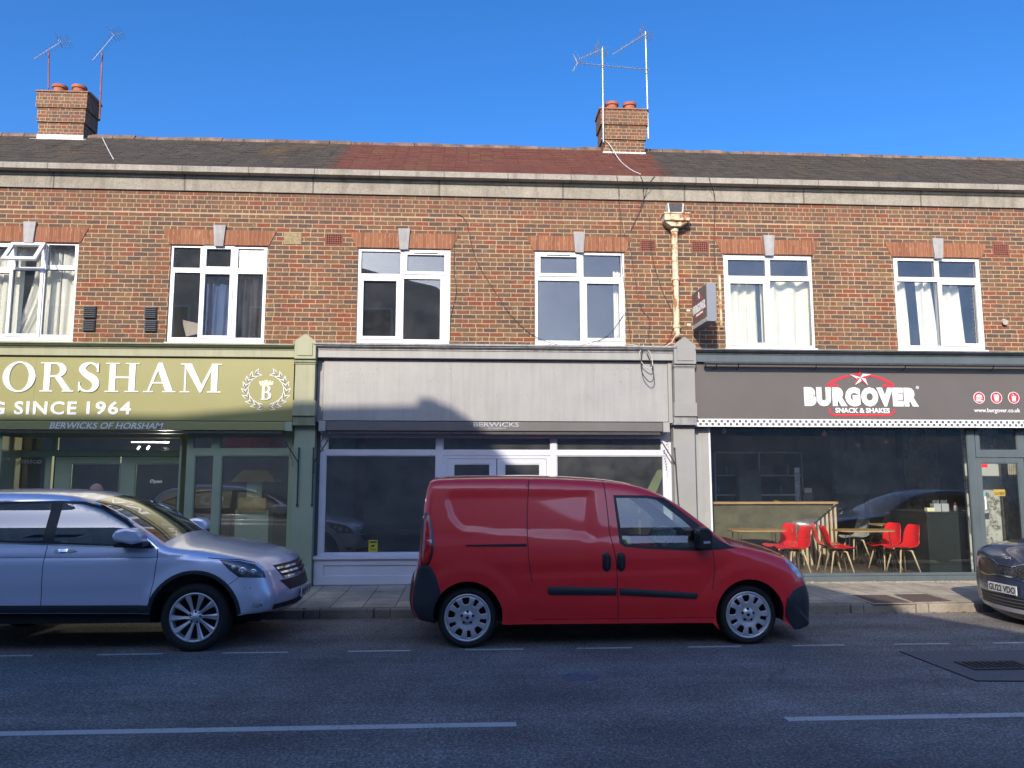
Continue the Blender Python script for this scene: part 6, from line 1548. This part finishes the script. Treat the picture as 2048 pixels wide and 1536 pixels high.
vc = Car(capv, botv, Wvan, dvan, reg, tops)
_raised = vc.raised
vc.raised = lambda name, poly, *a, **k: _raised(name, [vm(p) for p in poly], *a, **k)
ob = vc.emit(van, 'vanred')
bump_r2 = [(-3.50, .285), (-3.64, .318), (-3.735, .44), (-3.73, .62), (-3.675, .82), (-3.64, .872), (-3.60, .88), (-3.515, .85), (-3.45, .75), (-3.40, .61), (-3.43, .50), (-3.47, .42), (-3.487, .34)]
vc.raised('rear_bumper', bump_r, .014, 'plastic', van, (-1, 1)); vc.raised('front_bumper', bump_f, .014, 'plastic', van, (-1, 1))
vc.front('front_bumper_centre', [(-.64, .17), (.64, .17), (.64, .60), (-.64, .60)], .012, 'plastic', van); vc.front('rear_bumper_centre', [(-.8, .30), (.8, .30), (.8, .70), (-.8, .70)], .012, 'plastic', van, -1)
vc.raised('lamp_bezel', smooth_poly([(-3.635, 1.42), (-3.57, 1.435), (-3.52, 1.35), (-3.488, 1.20), (-3.488, 1.01), (-3.545, .89), (-3.625, .845), (-3.66, .95), (-3.65, 1.25)], .03), .007, 'bezel', van, (-1, 1), .02, .01)
vc.raised('tail_light', smooth_poly([(-3.618, 1.40), (-3.575, 1.415), (-3.535, 1.34), (-3.505, 1.20), (-3.505, 1.02), (-3.555, .91), (-3.625, .865), (-3.645, .95), (-3.64, 1.10), (-3.632, 1.25)], .03), .012, 'redlens', van, (-1, 1), .02, .01)
tl = vc.raised('lamp_stripe', [(-3.60, 1.175), (-3.512, 1.16), (-3.512, 1.12), (-3.60, 1.13)], .026, 'lens', van, (-1,), .02)
vc.raised('headlight', smooth_poly([(.44, .93), (.52, .905), (.62, .85), (.70, .765), (.745, .68), (.70, .67), (.62, .72), (.53, .80), (.45, .885)], .03), .006, 'lens', van, (-1, 1), .02)
vc.raised('side_moulding', [(-2.235, .63), (-2.215, .655), (-1.48, .632), (-1.48, .555), (-2.215, .565), (-2.235, .585)], .024, 'plastic', van, (-1, 1)); vc.raised('side_moulding', [(-1.445, .632), (-.60, .572), (-.575, .55), (-.60, .508), (-1.445, .555)], .024, 'plastic', van, (-1, 1))
vc.raised('slide_rail', [(-3.12, 1.100), (-2.46, 1.108), (-2.46, 1.078), (-3.12, 1.082)], .004, 'seam', van, (-1, 1))
for cx in (-1.585, -1.425):
    h = vc.raised('door_handle', smooth_poly([(cx-.045, .99), (cx-.02, 1.01), (cx+.02, 1.01), (cx+.045, .98), (cx+.045, .84), (cx+.02, .81), (cx-.02, .81), (cx-.045, .84)], .02), .012, 'black', van, (-1, 1))
    hy = -vc.half(np.array([[cx, .9]]))[0]; MB().box(cx-.014, cx+.014, hy-.034, hy-.01, .845, .985).build('grip', 'plastic', h[0], bevel=.008)
for cx in (0, -WB): wheel(van, cx, -.86, .32, .325, .245, 'cover'); wheel(van, cx, .86, .32, .325, .245, 'cover', 1)
liners(vc, van, [arch_pts(0, .335, .38, -10, 205), arch_pts(-WB, .335, .38, -12, 192)])
# mirrors
for sd_ in (-1, 1):
    yb = sd_*.93
    m_ = MB(); m_.add([(x, yb+sd_*dy, z) for dy in (0, .19) for x, z in ((-.60, 1.06), (-.47, 1.05), (-.45, 1.12), (-.46, 1.24), (-.50, 1.285), (-.585, 1.285), (-.61, 1.22))], [tuple(range(6, -1, -1)), tuple(range(7, 14))]+[(i, (i+1) % 7, (i+1) % 7+7, i+7) for i in range(7)])
    mo = m_.build('wing_mirror', 'black', van, bevel=.02); MB().box(-.60, -.55, yb+sd_*.02, yb+sd_*.17, 1.075, 1.27).build('mirror_glass', 'alum', mo)
    MB().box(-.565, -.475, min(yb-sd_*.06, yb), max(yb-sd_*.06, yb), 1.05, 1.11).build('mirror_stalk', 'black', mo)
    MB().box(-.56, -.49, yb+sd_*.188, yb+sd_*.196, 1.12, 1.145).build('reflector', 'lens', mo)
# chassis, cabin
MB().box(-3.5, .55, -.50, .50, .22, .60).box(-2.62, -.5, -.80, .80, .22, .40).box(-3.45, -1.75, -.72, .72, .4, 1.0).build('underbody', 'dark', van)
MB().box(-1.75, -1.72, -.80, .80, .4, 1.15).box(-1.75, -1.72, -.66, .66, 1.152, 1.70).build('bulkhead', 'interior', van)
MB().prism([(-.55, .4), (.30, .4), (.30, .90), (-.15, 1.0), (-.45, 1.03), (-.62, .95)], -.78, .78).build('dashboard', 'interior', van, bevel=.02)
for yy in (-.40, .40):
    st = MB().box(-1.45, -.95, yy-.24, yy+.24, .40, .62).build('seat', 'seatcloth', van, bevel=.03)
    m_ = MB(); m_.prism([(-1.48, .6), (-1.34, .6), (-1.52, 1.16), (-1.64, 1.16)], yy-.22, yy+.22); m_.build('seat_back', 'seatcloth', st, bevel=.03); MB().box(-1.67, -1.58, yy-.12, yy+.12, 1.18, 1.34).build('headrest', 'seatcloth', st, bevel=.03)
m_ = MB(); sw = Vector((-.72, .38, .98)); ax = Vector((-.85, 0, .45)).normalized(); u_ = Vector((0, 1, 0)); v_ = ax.cross(u_)
m_.tube([sw+(u_*math.cos(a)+v_*math.sin(a))*.18 for a in [2*math.pi*k/24 for k in range(25)]], .014, 7); m_.tube([sw-u_*.18, sw+u_*.18], .014, 6); m_.build('steering_wheel', 'black', van)
M['map'] = pm('papers_on_dash', (.30, .27, .23), .9, var=.6, scale=22)
m_ = MB(); m_.prism([(-.78, 1.01), (-.70, 1.05), (-.62, 1.19), (-.70, 1.24), (-.86, 1.20), (-.92, 1.09)], -.30, .05); m_.build('papers', 'map', van, bevel=.02)
hv = MB(); hv.prism([(-1.44, 1.02), (-1.24, 1.0), (-1.27, 1.16), (-1.40, 1.19)], -.70, -.60); hv.build('folded_vest', 'yellow', van, bevel=.015)
VX, VY = 3.124, -4.1+vw; place(van, VX, VY)

# ------------------------------------------------------------------ silver car
cw = .91
suv = thing('silver_car', 'silver grey compact off-road car in the shade at the left edge', 'car', (0, 0, 0))
SB = 2.62
def Wsuv(x, z): return cw-.045*sstep(.94, 1.13, z)-.17*sstep(1.05, 1.66, z)**1.1-.03*sstep(.62, .38, z)+.0*x
def dsuv(x, z):
    o = .012*sstep(.99, 1.03, z)*sstep(1.10, 1.06, z)*0
    o = o-.010*np.exp(-((z-.985)/.018)**2)*sstep(.15, -.2, x)
    o = o-.014*np.exp(-((z-.60)/.09)**2)*sstep(-.45, -.6, x)
    for cx in (0, -SB): r = np.hypot(x-cx, z-.36); o = o+.026*sstep(.60, .46, r)
    return o
caps = [(-3.35, .40, .05, .03, 0), (-3.58, .50, .2, .16, .04), (-3.60, .75, .2, .16, .04), (-3.55, 1.0, .15, .12, .04), (-3.42, 1.3, .10, .10, .05), (-3.20, 1.54, .10, .10, .05), (-2.9, 1.62, .10, .10, .05), (-2.5, 1.655, .10, .10, .04), (-2.0, 1.662, .10, .10, .04), (-1.6, 1.645, .10, .10, .04), (-1.35, 1.605, .09, .09, .045),
        (-1.05, 1.50, .07, .06, .07), (-.80, 1.375, .06, .06, .08), (-.55, 1.225, .06, .06, .09), (-.36, 1.105, .07, .06, .09), (-.20, 1.07, .10, .08, .07), (.05, 1.045, .14, .11, .06), (.30, 1.00, .15, .12, .055), (.50, .955, .17, .14, .06), (.64, .905, .20, .17, .08),
        (.72, .83, .24, .20, .13), (.765, .72, .26, .22, .15), (.81, .60, .28, .23, .15), (.82, .52, .28, .23, .15), (.78, .44, .26, .20, .13), (.70, .385, .2, .14, .08), (.50, .375, .05, .03, 0)]
bots = [(.50, .375), (.455, .375)]+arch_pts(0, .36, .455, 3, 172)+[(-.46, .40), (-2.16, .42)]+arch_pts(-SB, .36, .455, 8, 172)+[(-3.35, .40)]
w1 = [(-1.505, 1.545), (-1.30, 1.538), (-1.09, 1.485), (-.82, 1.345), (-.58, 1.185), (-.46, 1.095), (-.80, 1.115), (-1.505, 1.145)]
w2 = [(-1.62, 1.55), (-2.10, 1.54), (-2.45, 1.50), (-2.47, 1.19), (-2.30, 1.175), (-1.62, 1.15)]
w3 = [(-2.53, 1.49), (-2.85, 1.43), (-3.12, 1.33), (-2.75, 1.22), (-2.54, 1.20)]
wf = [(-.40, 1.075), (-.55, 1.20), (-.80, 1.37), (-1.08, 1.515), (-1.30, 1.57), (-1.55, 1.58), (-2.1, 1.572), (-2.5, 1.53), (-2.9, 1.45), (-3.2, 1.33), (-2.75, 1.195), (-2.3, 1.15), (-1.56, 1.125), (-.80, 1.09)]
regS = [('window_surround', wf, 'black', None), ('side_window', w1, 'darkglass', None), ('side_window', w2, 'darkglass', None), ('side_window', w3, 'darkglass', None)]+[('panel_seam', q, 'seam', 'body') for q in (
    strip([(-.415, 1.07), (-.405, .98), (-.425, .75), (-.465, .49)], .004), strip([(-1.56, 1.12), (-1.57, .9), (-1.575, .44)], .004), strip([(-.40, .985), (-1.56, .99), (-2.5, 1.0)], .0025))]
topS = [('windscreen', -1.22, -.40, 1.12, 1.56, 1, 'carglass', None), ('rear_window', -3.6, -3.15, 1.1, 1.55, 2, 'darkglass', None)]
scar = Car(caps, bots, Wsuv, dsuv, regS, topS); scar.emit(suv, 'silver')
scar.raised('window_trim', strip([(-.43, 1.085), (-.80, 1.385), (-1.08, 1.520), (-1.30, 1.572), (-1.55, 1.583), (-2.1, 1.575), (-2.5, 1.535)], .007), .006, 'chrome', suv, (-1, 1)); scar.raised('window_trim', strip([(-.40, 1.080), (-.80, 1.092), (-1.56, 1.122), (-2.3, 1.148)], .007), .006, 'chrome', suv, (-1, 1))
scar.raised('wheel_arch_trim', arch_pts(0, .36, .452, 2, 173)+arch_pts(0, .36, .492, 172, 4), .012, 'plastic', suv, (-1, 1)); scar.raised('wheel_arch_trim', arch_pts(-SB, .36, .452, 6, 173)+arch_pts(-SB, .36, .492, 172, 8), .012, 'plastic', suv, (-1, 1))
scar.raised('sill_cladding', [(-.44, .49), (-2.17, .50), (-2.17, .425), (-.46, .405)], .010, 'plastic', suv, (-1, 1))
hlp = [(.235, .958), (.45, .938), (.60, .90), (.69, .825), (.715, .755), (.60, .765), (.455, .772), (.35, .85)]
M['lampin'] = pm('lamp_interior', (.10, .10, .115), .18, .5, var=.5, scale=18, coat=1.0)
for o in scar.raised('headlight', hlp, .003, 'lampin', suv, (-1, 1), .02):
    sd_ = -1 if o.data.vertices[0].co.y < 0 else 1
    for (hx_, hz_, hr_) in ((.49, .838, .043), (.60, .825, .034), (.395, .875, .026)):
        hy_ = sd_*(scar.half(np.array([[hx_, hz_]]))[0]+.004)
        MB().ball((hx_, hy_, hz_), hr_, .012, hr_, 14, 8).build('lamp_bowl', 'chrome', o, smooth=True)
        MB().ball((hx_, hy_+sd_*.010, hz_), hr_*.35, .008, hr_*.35, 8, 5).build('bulb', 'white', o, smooth=True)
for q in (strip([(.12, .975), (.235, .965), (.46, .947), (.62, .908)], .0035), strip([(.455, .77), (.36, .70)], .003), strip([(.52, .66), (.58, .66)], .004)):
    scar.raised('panel_seam', q, .001, 'seam', suv, (-1, 1))
scar.raised('fog_light', smooth_poly([(.60, .50), (.68, .50), (.70, .46), (.62, .45)], .02), .004, 'lens', suv, (-1, 1), .02)
h = scar.raised('door_handle', smooth_poly([(-1.48, 1.055), (-1.42, 1.075), (-1.30, 1.075), (-1.25, 1.06), (-1.30, 1.045), (-1.42, 1.04)], .02), .03, 'chrome', suv, (-1, 1)); scar.raised('door_handle', smooth_poly([(-2.42, 1.075), (-2.36, 1.095), (-2.24, 1.095), (-2.19, 1.08), (-2.24, 1.065), (-2.36, 1.06)], .02), .03, 'chrome', suv, (-1, 1))
gr = scar.front('grille', [(-.62, .865), (.62, .865), (.52, .72), (-.52, .72)], .006, 'black', suv)
for k in range(3): scar.front('grille_bar', [(-.60+.035*k, .842-.05*k), (.60-.035*k, .842-.05*k), (.60-.035*k, .820-.05*k), (-.60+.035*k, .820-.05*k)], .022, 'chrome', gr)
scar.front('bumper_valance', [(-.72, .455), (.72, .455), (.66, .395), (-.66, .395)], .010, 'plastic', suv)
scar.front('lower_grille', [(-.60, .700), (.60, .700), (.46, .585), (-.46, .585)], .006, 'black', suv)
pf = scar.bvh.ray_cast(Vector((5, 0, .5)), Vector((-1, 0, 0)))[0].x
pl = MB().box(pf+.01, pf+.022, -.26, .26, .46, .571).build('number_plate', 'plate', suv, bevel=.003)
def plate_text(body, parent, x, y0, y1, z0, z1, direction):
    o = text('plate_characters', body, (0, 1, 0, 1), 0, 'ink', None, .001, .02)
    for v_ in o.data.vertices:
        yy = y0+(y1-y0)*v_.co.x if direction > 0 else y1-(y1-y0)*v_.co.x
        v_.co = Vector((x+direction*(.0012+abs(v_.co.y)), yy, z0+(z1-z0)*v_.co.z))
    o.parent = parent; ORG[o.name] = Vector((0, 0, 0)); return o
plate_text('RJ10 V', pl, pf+.0225, -.24, .24, .475, .556, 1)
MB().box(pf+.022, pf+.024, -.03, .03, .74, .79).build('bonnet_badge', 'chrome', suv)
for sd_ in (-1, 1):
    yb = sd_*.93
    m_ = MB(); m_.add([(x, yb+sd_*dy, z+dy*.05) for dy in (0, .20) for x, z in ((-.78, 1.165), (-.60, 1.13), (-.50, 1.15), (-.49, 1.22), (-.545, 1.285), (-.66, 1.30), (-.765, 1.275), (-.80, 1.22))], [tuple(range(7, -1, -1)), tuple(range(8, 16))]+[(i, (i+1) % 8, (i+1) % 8+8, i+8) for i in range(8)])
    mo = m_.build('wing_mirror', 'silver', suv, bevel=.035); MB().box(-.80, -.50, min(yb-sd_*.05, yb+sd_*.14), max(yb-sd_*.05, yb+sd_*.14), 1.105, 1.155).build('mirror_foot', 'black', mo, bevel=.015)
for cx in (0, -SB): wheel(suv, cx, -.885, .355, .358, .250, 'spokes', -1, .225); wheel(suv, cx, .885, .355, .358, .250, 'spokes', 1, .225)
liners(scar, suv, [arch_pts(0, .36, .455, 3, 172), arch_pts(-SB, .36, .455, 8, 172)])
MB().box(-3.2, .6, -.55, .55, .25, .62).box(-2.15, -.48, -.82, .82, .3, .52).box(.30, .62, -.6, .6, .3, .42).build('underbody', 'dark', suv)
MB().box(-3.2, -.45, -.80, .80, .52, .85).build('cabin_floor', 'interior', suv)
MB().prism([(-.55, .6), (.1, .6), (.1, .98), (-.30, 1.02), (-.62, 1.06), (-.70, .9)], -.76, .76).build('dashboard', 'interior', suv, bevel=.02)
for cx in (-1.35, -2.3):
    for yy in (-.38, .38):
        st = MB().box(cx-.1, cx+.42, yy-.25, yy+.25, .6, .86).build('seat', 'seatcloth', suv, bevel=.03); m_ = MB(); m_.prism([(cx-.15, .8), (cx+.02, .8), (cx-.16, 1.30), (cx-.28, 1.30)], yy-.23, yy+.23); m_.build('seat_back', 'seatcloth', st, bevel=.03)
        MB().box(cx-.30, cx-.20, yy-.12, yy+.12, 1.32, 1.46).build('headrest', 'seatcloth', st, bevel=.03)
place(suv, -2.863, -4.1+cw)

# ------------------------------------------------------------------ dark blue car (front towards -X)
kia = thing('dark_blue_car', 'dark blue car nosing into the right edge with a white front number plate', 'car', (0, 0, 0))
KB = 2.65
def Wk(x, z): return .90-.20*sstep(1.0, 1.6, z)**1.1-.03*sstep(.5, .25, z)+.0*x
def dk(x, z):
    o = 0*x
    for cx in (0, -KB): r = np.hypot(x-cx, z-.34); o = o+.02*sstep(.58, .44, r)
    return o
capk = [(-3.35, .30, .05, .03, 0), (-3.56, .45, .2, .16, .04), (-3.58, .75, .2, .16, .04), (-3.50, 1.0, .15, .12, .04), (-3.30, 1.30, .10, .10, .05), (-3.05, 1.47, .10, .10, .05), (-2.5, 1.54, .10, .10, .04), (-1.9, 1.55, .10, .10, .04), (-1.4, 1.50, .09, .09, .045),
        (-1.0, 1.36, .07, .06, .07), (-.70, 1.20, .06, .06, .08), (-.42, 1.06, .07, .06, .06), (-.20, 1.02, .10, .08, .05), (.10, .99, .12, .10, .05), (.40, .955, .13, .12, .05), (.62, .915, .15, .14, .07), (.755, .845, .17, .16, .11),
        (.80, .72, .19, .18, .14), (.815, .58, .20, .19, .16), (.83, .42, .20, .19, .16), (.83, .28, .20, .19, .16), (.80, .18, .19, .17, .14), (.70, .14, .14, .10, .08), (.52, .15, .05, .03, 0)]
botk = [(.52, .15), (.44, .17)]+arch_pts(0, .34, .42, -18, 190)+[(-.46, .24), (-2.2, .24)]+arch_pts(-KB, .34, .42, -10, 185)+[(-3.35, .30)]
kw = [(-.62, 1.06), (-.85, 1.20), (-1.10, 1.33), (-1.4, 1.42), (-1.9, 1.46), (-2.5, 1.45), (-3.0, 1.37), (-3.1, 1.2), (-2.4, 1.06), (-1.5, 1.04)]
kc = Car(capk, botk, Wk, dk, [('side_window', kw, 'darkglass', None)], [('windscreen', -1.3, -.46, 1.06, 1.46, 1, 'carglass', None)], .05); kc.emit(kia, 'navy')
M['ledpat'] = pm('faceted_black_grille', (.10, .10, .11), .15, .6, var=.95, scale=55)
gq = kc.front('grille', smooth_poly([(-.66, .745), (-.50, .76), (-.30, .745), (-.16, .70), (0, .692), (.16, .70), (.30, .745), (.50, .76), (.66, .745), (.70, .66), (.60, .60), (.35, .585), (.16, .615), (0, .622), (-.16, .615), (-.35, .585), (-.60, .60), (-.70, .66)], .03), .008, 'ledpat', kia, 1, .025)
kc.front('grille_trim', strip([(-.66, .585), (-.36, .565), (-.16, .595), (.16, .595), (.36, .565), (.66, .585)], .009), .012, 'chrome', kia)
kc.front('grille_trim', strip([(-.66, .775), (-.50, .785), (-.28, .765), (-.14, .72), (.14, .72), (.28, .765), (.50, .785), (.66, .775)], .005), .012, 'chrome', kia)
kc.front('bumper_blade', [(-.66, .215), (.66, .215), (.60, .165), (-.60, .165)], .018, 'alloy', kia)
lg = kc.front('lower_grille', [(-.62, .36), (.62, .36), (.56, .225), (-.56, .225)], .006, 'black', kia)
for k in range(3): kc.front('grille_slat', [(-.58, .335-.04*k), (.58, .335-.04*k), (.58, .325-.04*k), (-.58, .325-.04*k)], .014, 'vent', lg)
for sgn in (-1, 1): kc.front('headlight', smooth_poly([(sgn*.70, .76), (sgn*.79, .75), (sgn*.83, .69), (sgn*.80, .63), (sgn*.71, .64)], .02), .006, 'lens', kia, 1, .02)
px_ = kc.bvh.ray_cast(Vector((5, 0, .44)), Vector((-1, 0, 0)))[0].x
pl = MB().box(px_+.012, px_+.024, -.26, .26, .385, .496).build('number_plate', 'plate', kia, bevel=.003); plate_text('GU22 VDO', pl, px_+.0245, -.24, .24, .402, .480, 1)
hx = kc.bvh.ray_cast(Vector((5, 0, .81)), Vector((-1, 0, 0)))[0].x
plate = plate_text('KIA', kia, hx-.0, -.075, .075, .795, .835, 1); plate.name = 'bonnet_lettering'; plate.data.materials.clear(); plate.data.materials.append(M['chrome'])
ORG['bonnet_lettering'] = Vector((0, 0, 0))
for v_ in plate.data.vertices:
    h_ = kc.bvh.ray_cast(Vector((5, v_.co.y, v_.co.z)), Vector((-1, 0, 0)))
    if h_[0]: v_.co.x = h_[0].x+.004+(v_.co.x-hx)
for cx in (0, -KB): wheel(kia, cx, -.87, .335, .338, .235, 'spokes', -1, .21); wheel(kia, cx, .87, .335, .338, .235, 'spokes', 1, .21)
liners(kc, kia, [arch_pts(0, .34, .42, -18, 190), arch_pts(-KB, .34, .42, -10, 185)])
MB().box(-3.2, .6, -.55, .55, .2, .6).box(-2.2, -.5, -.8, .8, .2, .8).build('underbody', 'dark', kia)
for sd_ in (-1, 1): MB().box(-.72, -.5, min(sd_*.88, sd_*1.06), max(sd_*.88, sd_*1.06), 1.02, 1.14).build('wing_mirror', 'navy', kia, bevel=.03)
place(kia, 6.80+.95, -3.08, math.pi)

# ------------------------------------------------------------------ person behind the silver car
P0 = Vector((F(188, 980, -1.3)[0], -1.3, PZ)); hz = F(188, 967, -1.3)[1]-PZ; k_ = hz/1.70
per = thing('person', 'person in dark clothes behind the silver car, only the pinkish bald head top in view', 'person', tuple(P0))
J = {'pel': (0, 0, .92), 'spi': (0, 0, 1.12), 'che': (.01, 0, 1.32), 'nk': (.02, 0, 1.43), 'hd': (.035, 0, 1.50), 'hd2': (.03, 0, 1.585),
     'hl': (0, -.09, .88), 'kl': (.10, -.09, .49), 'al': (.06, -.09, .08), 'tl': (.20, -.09, .04), 'hr': (0, .09, .88), 'kr': (-.02, .09, .49), 'ar': (-.18, .09, .12), 'tr_': (-.05, .09, .03),
     'sl': (0, -.18, 1.36), 'el': (-.08, -.23, 1.10), 'wl': (.04, -.23, .88), 'fl': (.08, -.22, .80), 'sr': (0, .18, 1.36), 'er': (.04, .23, 1.10), 'wr': (.18, .22, .92), 'fr': (.24, .21, .86)}
Ed = [('pel', 'spi'), ('spi', 'che'), ('che', 'nk'), ('nk', 'hd'), ('hd', 'hd2'), ('pel', 'hl'), ('hl', 'kl'), ('kl', 'al'), ('al', 'tl'), ('pel', 'hr'), ('hr', 'kr'), ('kr', 'ar'), ('ar', 'tr_'), ('che', 'sl'), ('sl', 'el'), ('el', 'wl'), ('wl', 'fl'), ('che', 'sr'), ('sr', 'er'), ('er', 'wr'), ('wr', 'fr')]
Rr = {'pel': .14, 'spi': .13, 'che': .15, 'nk': .055, 'hd': .075, 'hd2': .092, 'hl': .09, 'hr': .09, 'kl': .06, 'kr': .06, 'al': .042, 'ar': .042, 'tl': .035, 'tr_': .035, 'sl': .065, 'sr': .065, 'el': .045, 'er': .045, 'wl': .03, 'wr': .03, 'fl': .035, 'fr': .035}
ks = list(J); me = bpy.data.meshes.new('body'); me.from_pydata([Vector(J[q])*k_ for q in ks], [(ks.index(a), ks.index(b2)) for a, b2 in Ed], [])
po = bpy.data.objects.new('body', me); scene.collection.objects.link(po); po.parent = per
md = po.modifiers.new('skin', 'SKIN'); sk = me.skin_vertices[0].data if me.skin_vertices else None
if sk is None:
    bm = bmesh.new(); bm.from_mesh(me); bm.verts.layers.skin.verify(); bm.to_mesh(me); bm.free(); sk = me.skin_vertices[0].data
for i, q in enumerate(ks): sk[i].radius = (Rr[q]*k_, Rr[q]*k_); sk[i].use_root = (q == 'pel')
md2 = po.modifiers.new('sub', 'SUBSURF'); md2.levels = 2; md2.render_levels = 2
bpy.context.view_layer.update()
dm_ = bpy.data.meshes.new_from_object(po.evaluated_get(bpy.context.evaluated_depsgraph_get())); po.modifiers.clear(); po.data = dm_; dm_.shade_smooth()
dm_.materials.clear(); dm_.materials.append(M['skin']); dm_.materials.append(M['coat'])
for p in dm_.polygons: p.material_index = 0 if p.center.z > 1.43*k_ or (p.center.z < .9*k_ and abs(p.center.y) > .19*k_) else 1
hc = Vector((.035, 0, 1.585))*k_
hm = MB().ball(tuple(hc), .098*k_, .078*k_, .115*k_, 20, 14); ORGP = ORG[per.name]
hm.v = [(a+ORGP.x, b2+ORGP.y, c2+ORGP.z) for a, b2, c2 in hm.v]; hm.build('head', 'skin', per, smooth=True)
m_ = MB()
for sgn in (-1, 1): m_.ball((hc.x+.0, hc.y+sgn*.08, hc.z-.02), .018, .010, .03, 8, 6); m_.ball((hc.x+.088, hc.y+sgn*.032, hc.z+.0), .012, .012, .009, 8, 6)
m_.ball((hc.x+.10, hc.y, hc.z-.03), .02, .014, .026, 8, 6); m_.ball((hc.x+.088, hc.y, hc.z-.068), .012, .026, .007, 8, 5)
m_.v = [(a+ORGP.x, b2+ORGP.y, c2+ORGP.z) for a, b2, c2 in m_.v]; m_.build('face', 'skin', per, smooth=True)

# ------------------------------------------------------------------ back of the restaurant: shelves, bottles, fridge
bx = rectF(1425, 905, 1600, 1000, 4.6)
sh = thing('back_shelf', 'grey shelf unit with bottles on the rear wall behind the oak counter', 'shelf', (bx[0], 4.6, 1.2))
m_ = MB()
for z in (bx[2]+.1, (bx[2]+bx[3])/2, bx[3]-.02): m_.box(bx[0], bx[1], 4.45, 4.7, z, z+.03)
for x in (bx[0], bx[1]-.03, (bx[0]+bx[1])/2): m_.box(x, x+.03, 4.44, 4.7, ZF, bx[3])
m_.build('shelving', 'alum', sh)
for i in range(11):
    x = bx[0]+.12+i*(bx[1]-bx[0]-.24)/10; z = (bx[2]+bx[3])/2+.03 if i % 2 else bx[2]+.13
    t = thing('bottle', 'dim bottle on the shelves behind the counter', 'bottle', (x, 4.55, z), 'bottles behind the counter')
    MB().lathe([(0, z), (.035, z+.002), (.035, z+.15), (.012, z+.20), (.012, z+.25), (0, z+.252)], (x, 4.55, 0), 'z', 10).build('glass_body', random.choice(['greencard', 'paper', 'greyseat', 'banner']), t, smooth=True)
a = rectF(1478, 938, 1522, 1000, 4.2); fr_ = thing('fridge', 'small pale grey fridge behind the counter on the left', 'fridge', (a[0], 4.2, ZF))
MB().box(a[0], a[1], 4.2, 4.42, ZF, a[3]).build('fridge_body', 'tile', fr_, bevel=.01); MB().tube([(a[0]+.05, 4.17, a[3]-.1), (a[0]+.05, 4.17, a[3]-.5)], .01, 6).build('handle', 'alum', fr_)
tw = thing('wire_tower', 'tall slim mesh stand rising from the oak counter beside the till', 'stand', (F(1596, 950, 2.6)[0], 2.6, 1.3)); a = rectF(1590, 935, 1600, 1003, 2.6)
m_ = MB(); m_.holes(a[0], a[1], a[2], a[3], [(a[0]+.01+i*.03, a[0]+.03+i*.03, a[2]+.02+j*.03, a[2]+.04+j*.03) for i in range(3) for j in range(19)], 2.6, 2.61); m_.build('mesh_panel', 'alum', tw)
MB().box(a[0]-.03, a[1]+.03, 2.55, 2.67, a[2]-.03, a[2]).build('foot', 'iron', tw)
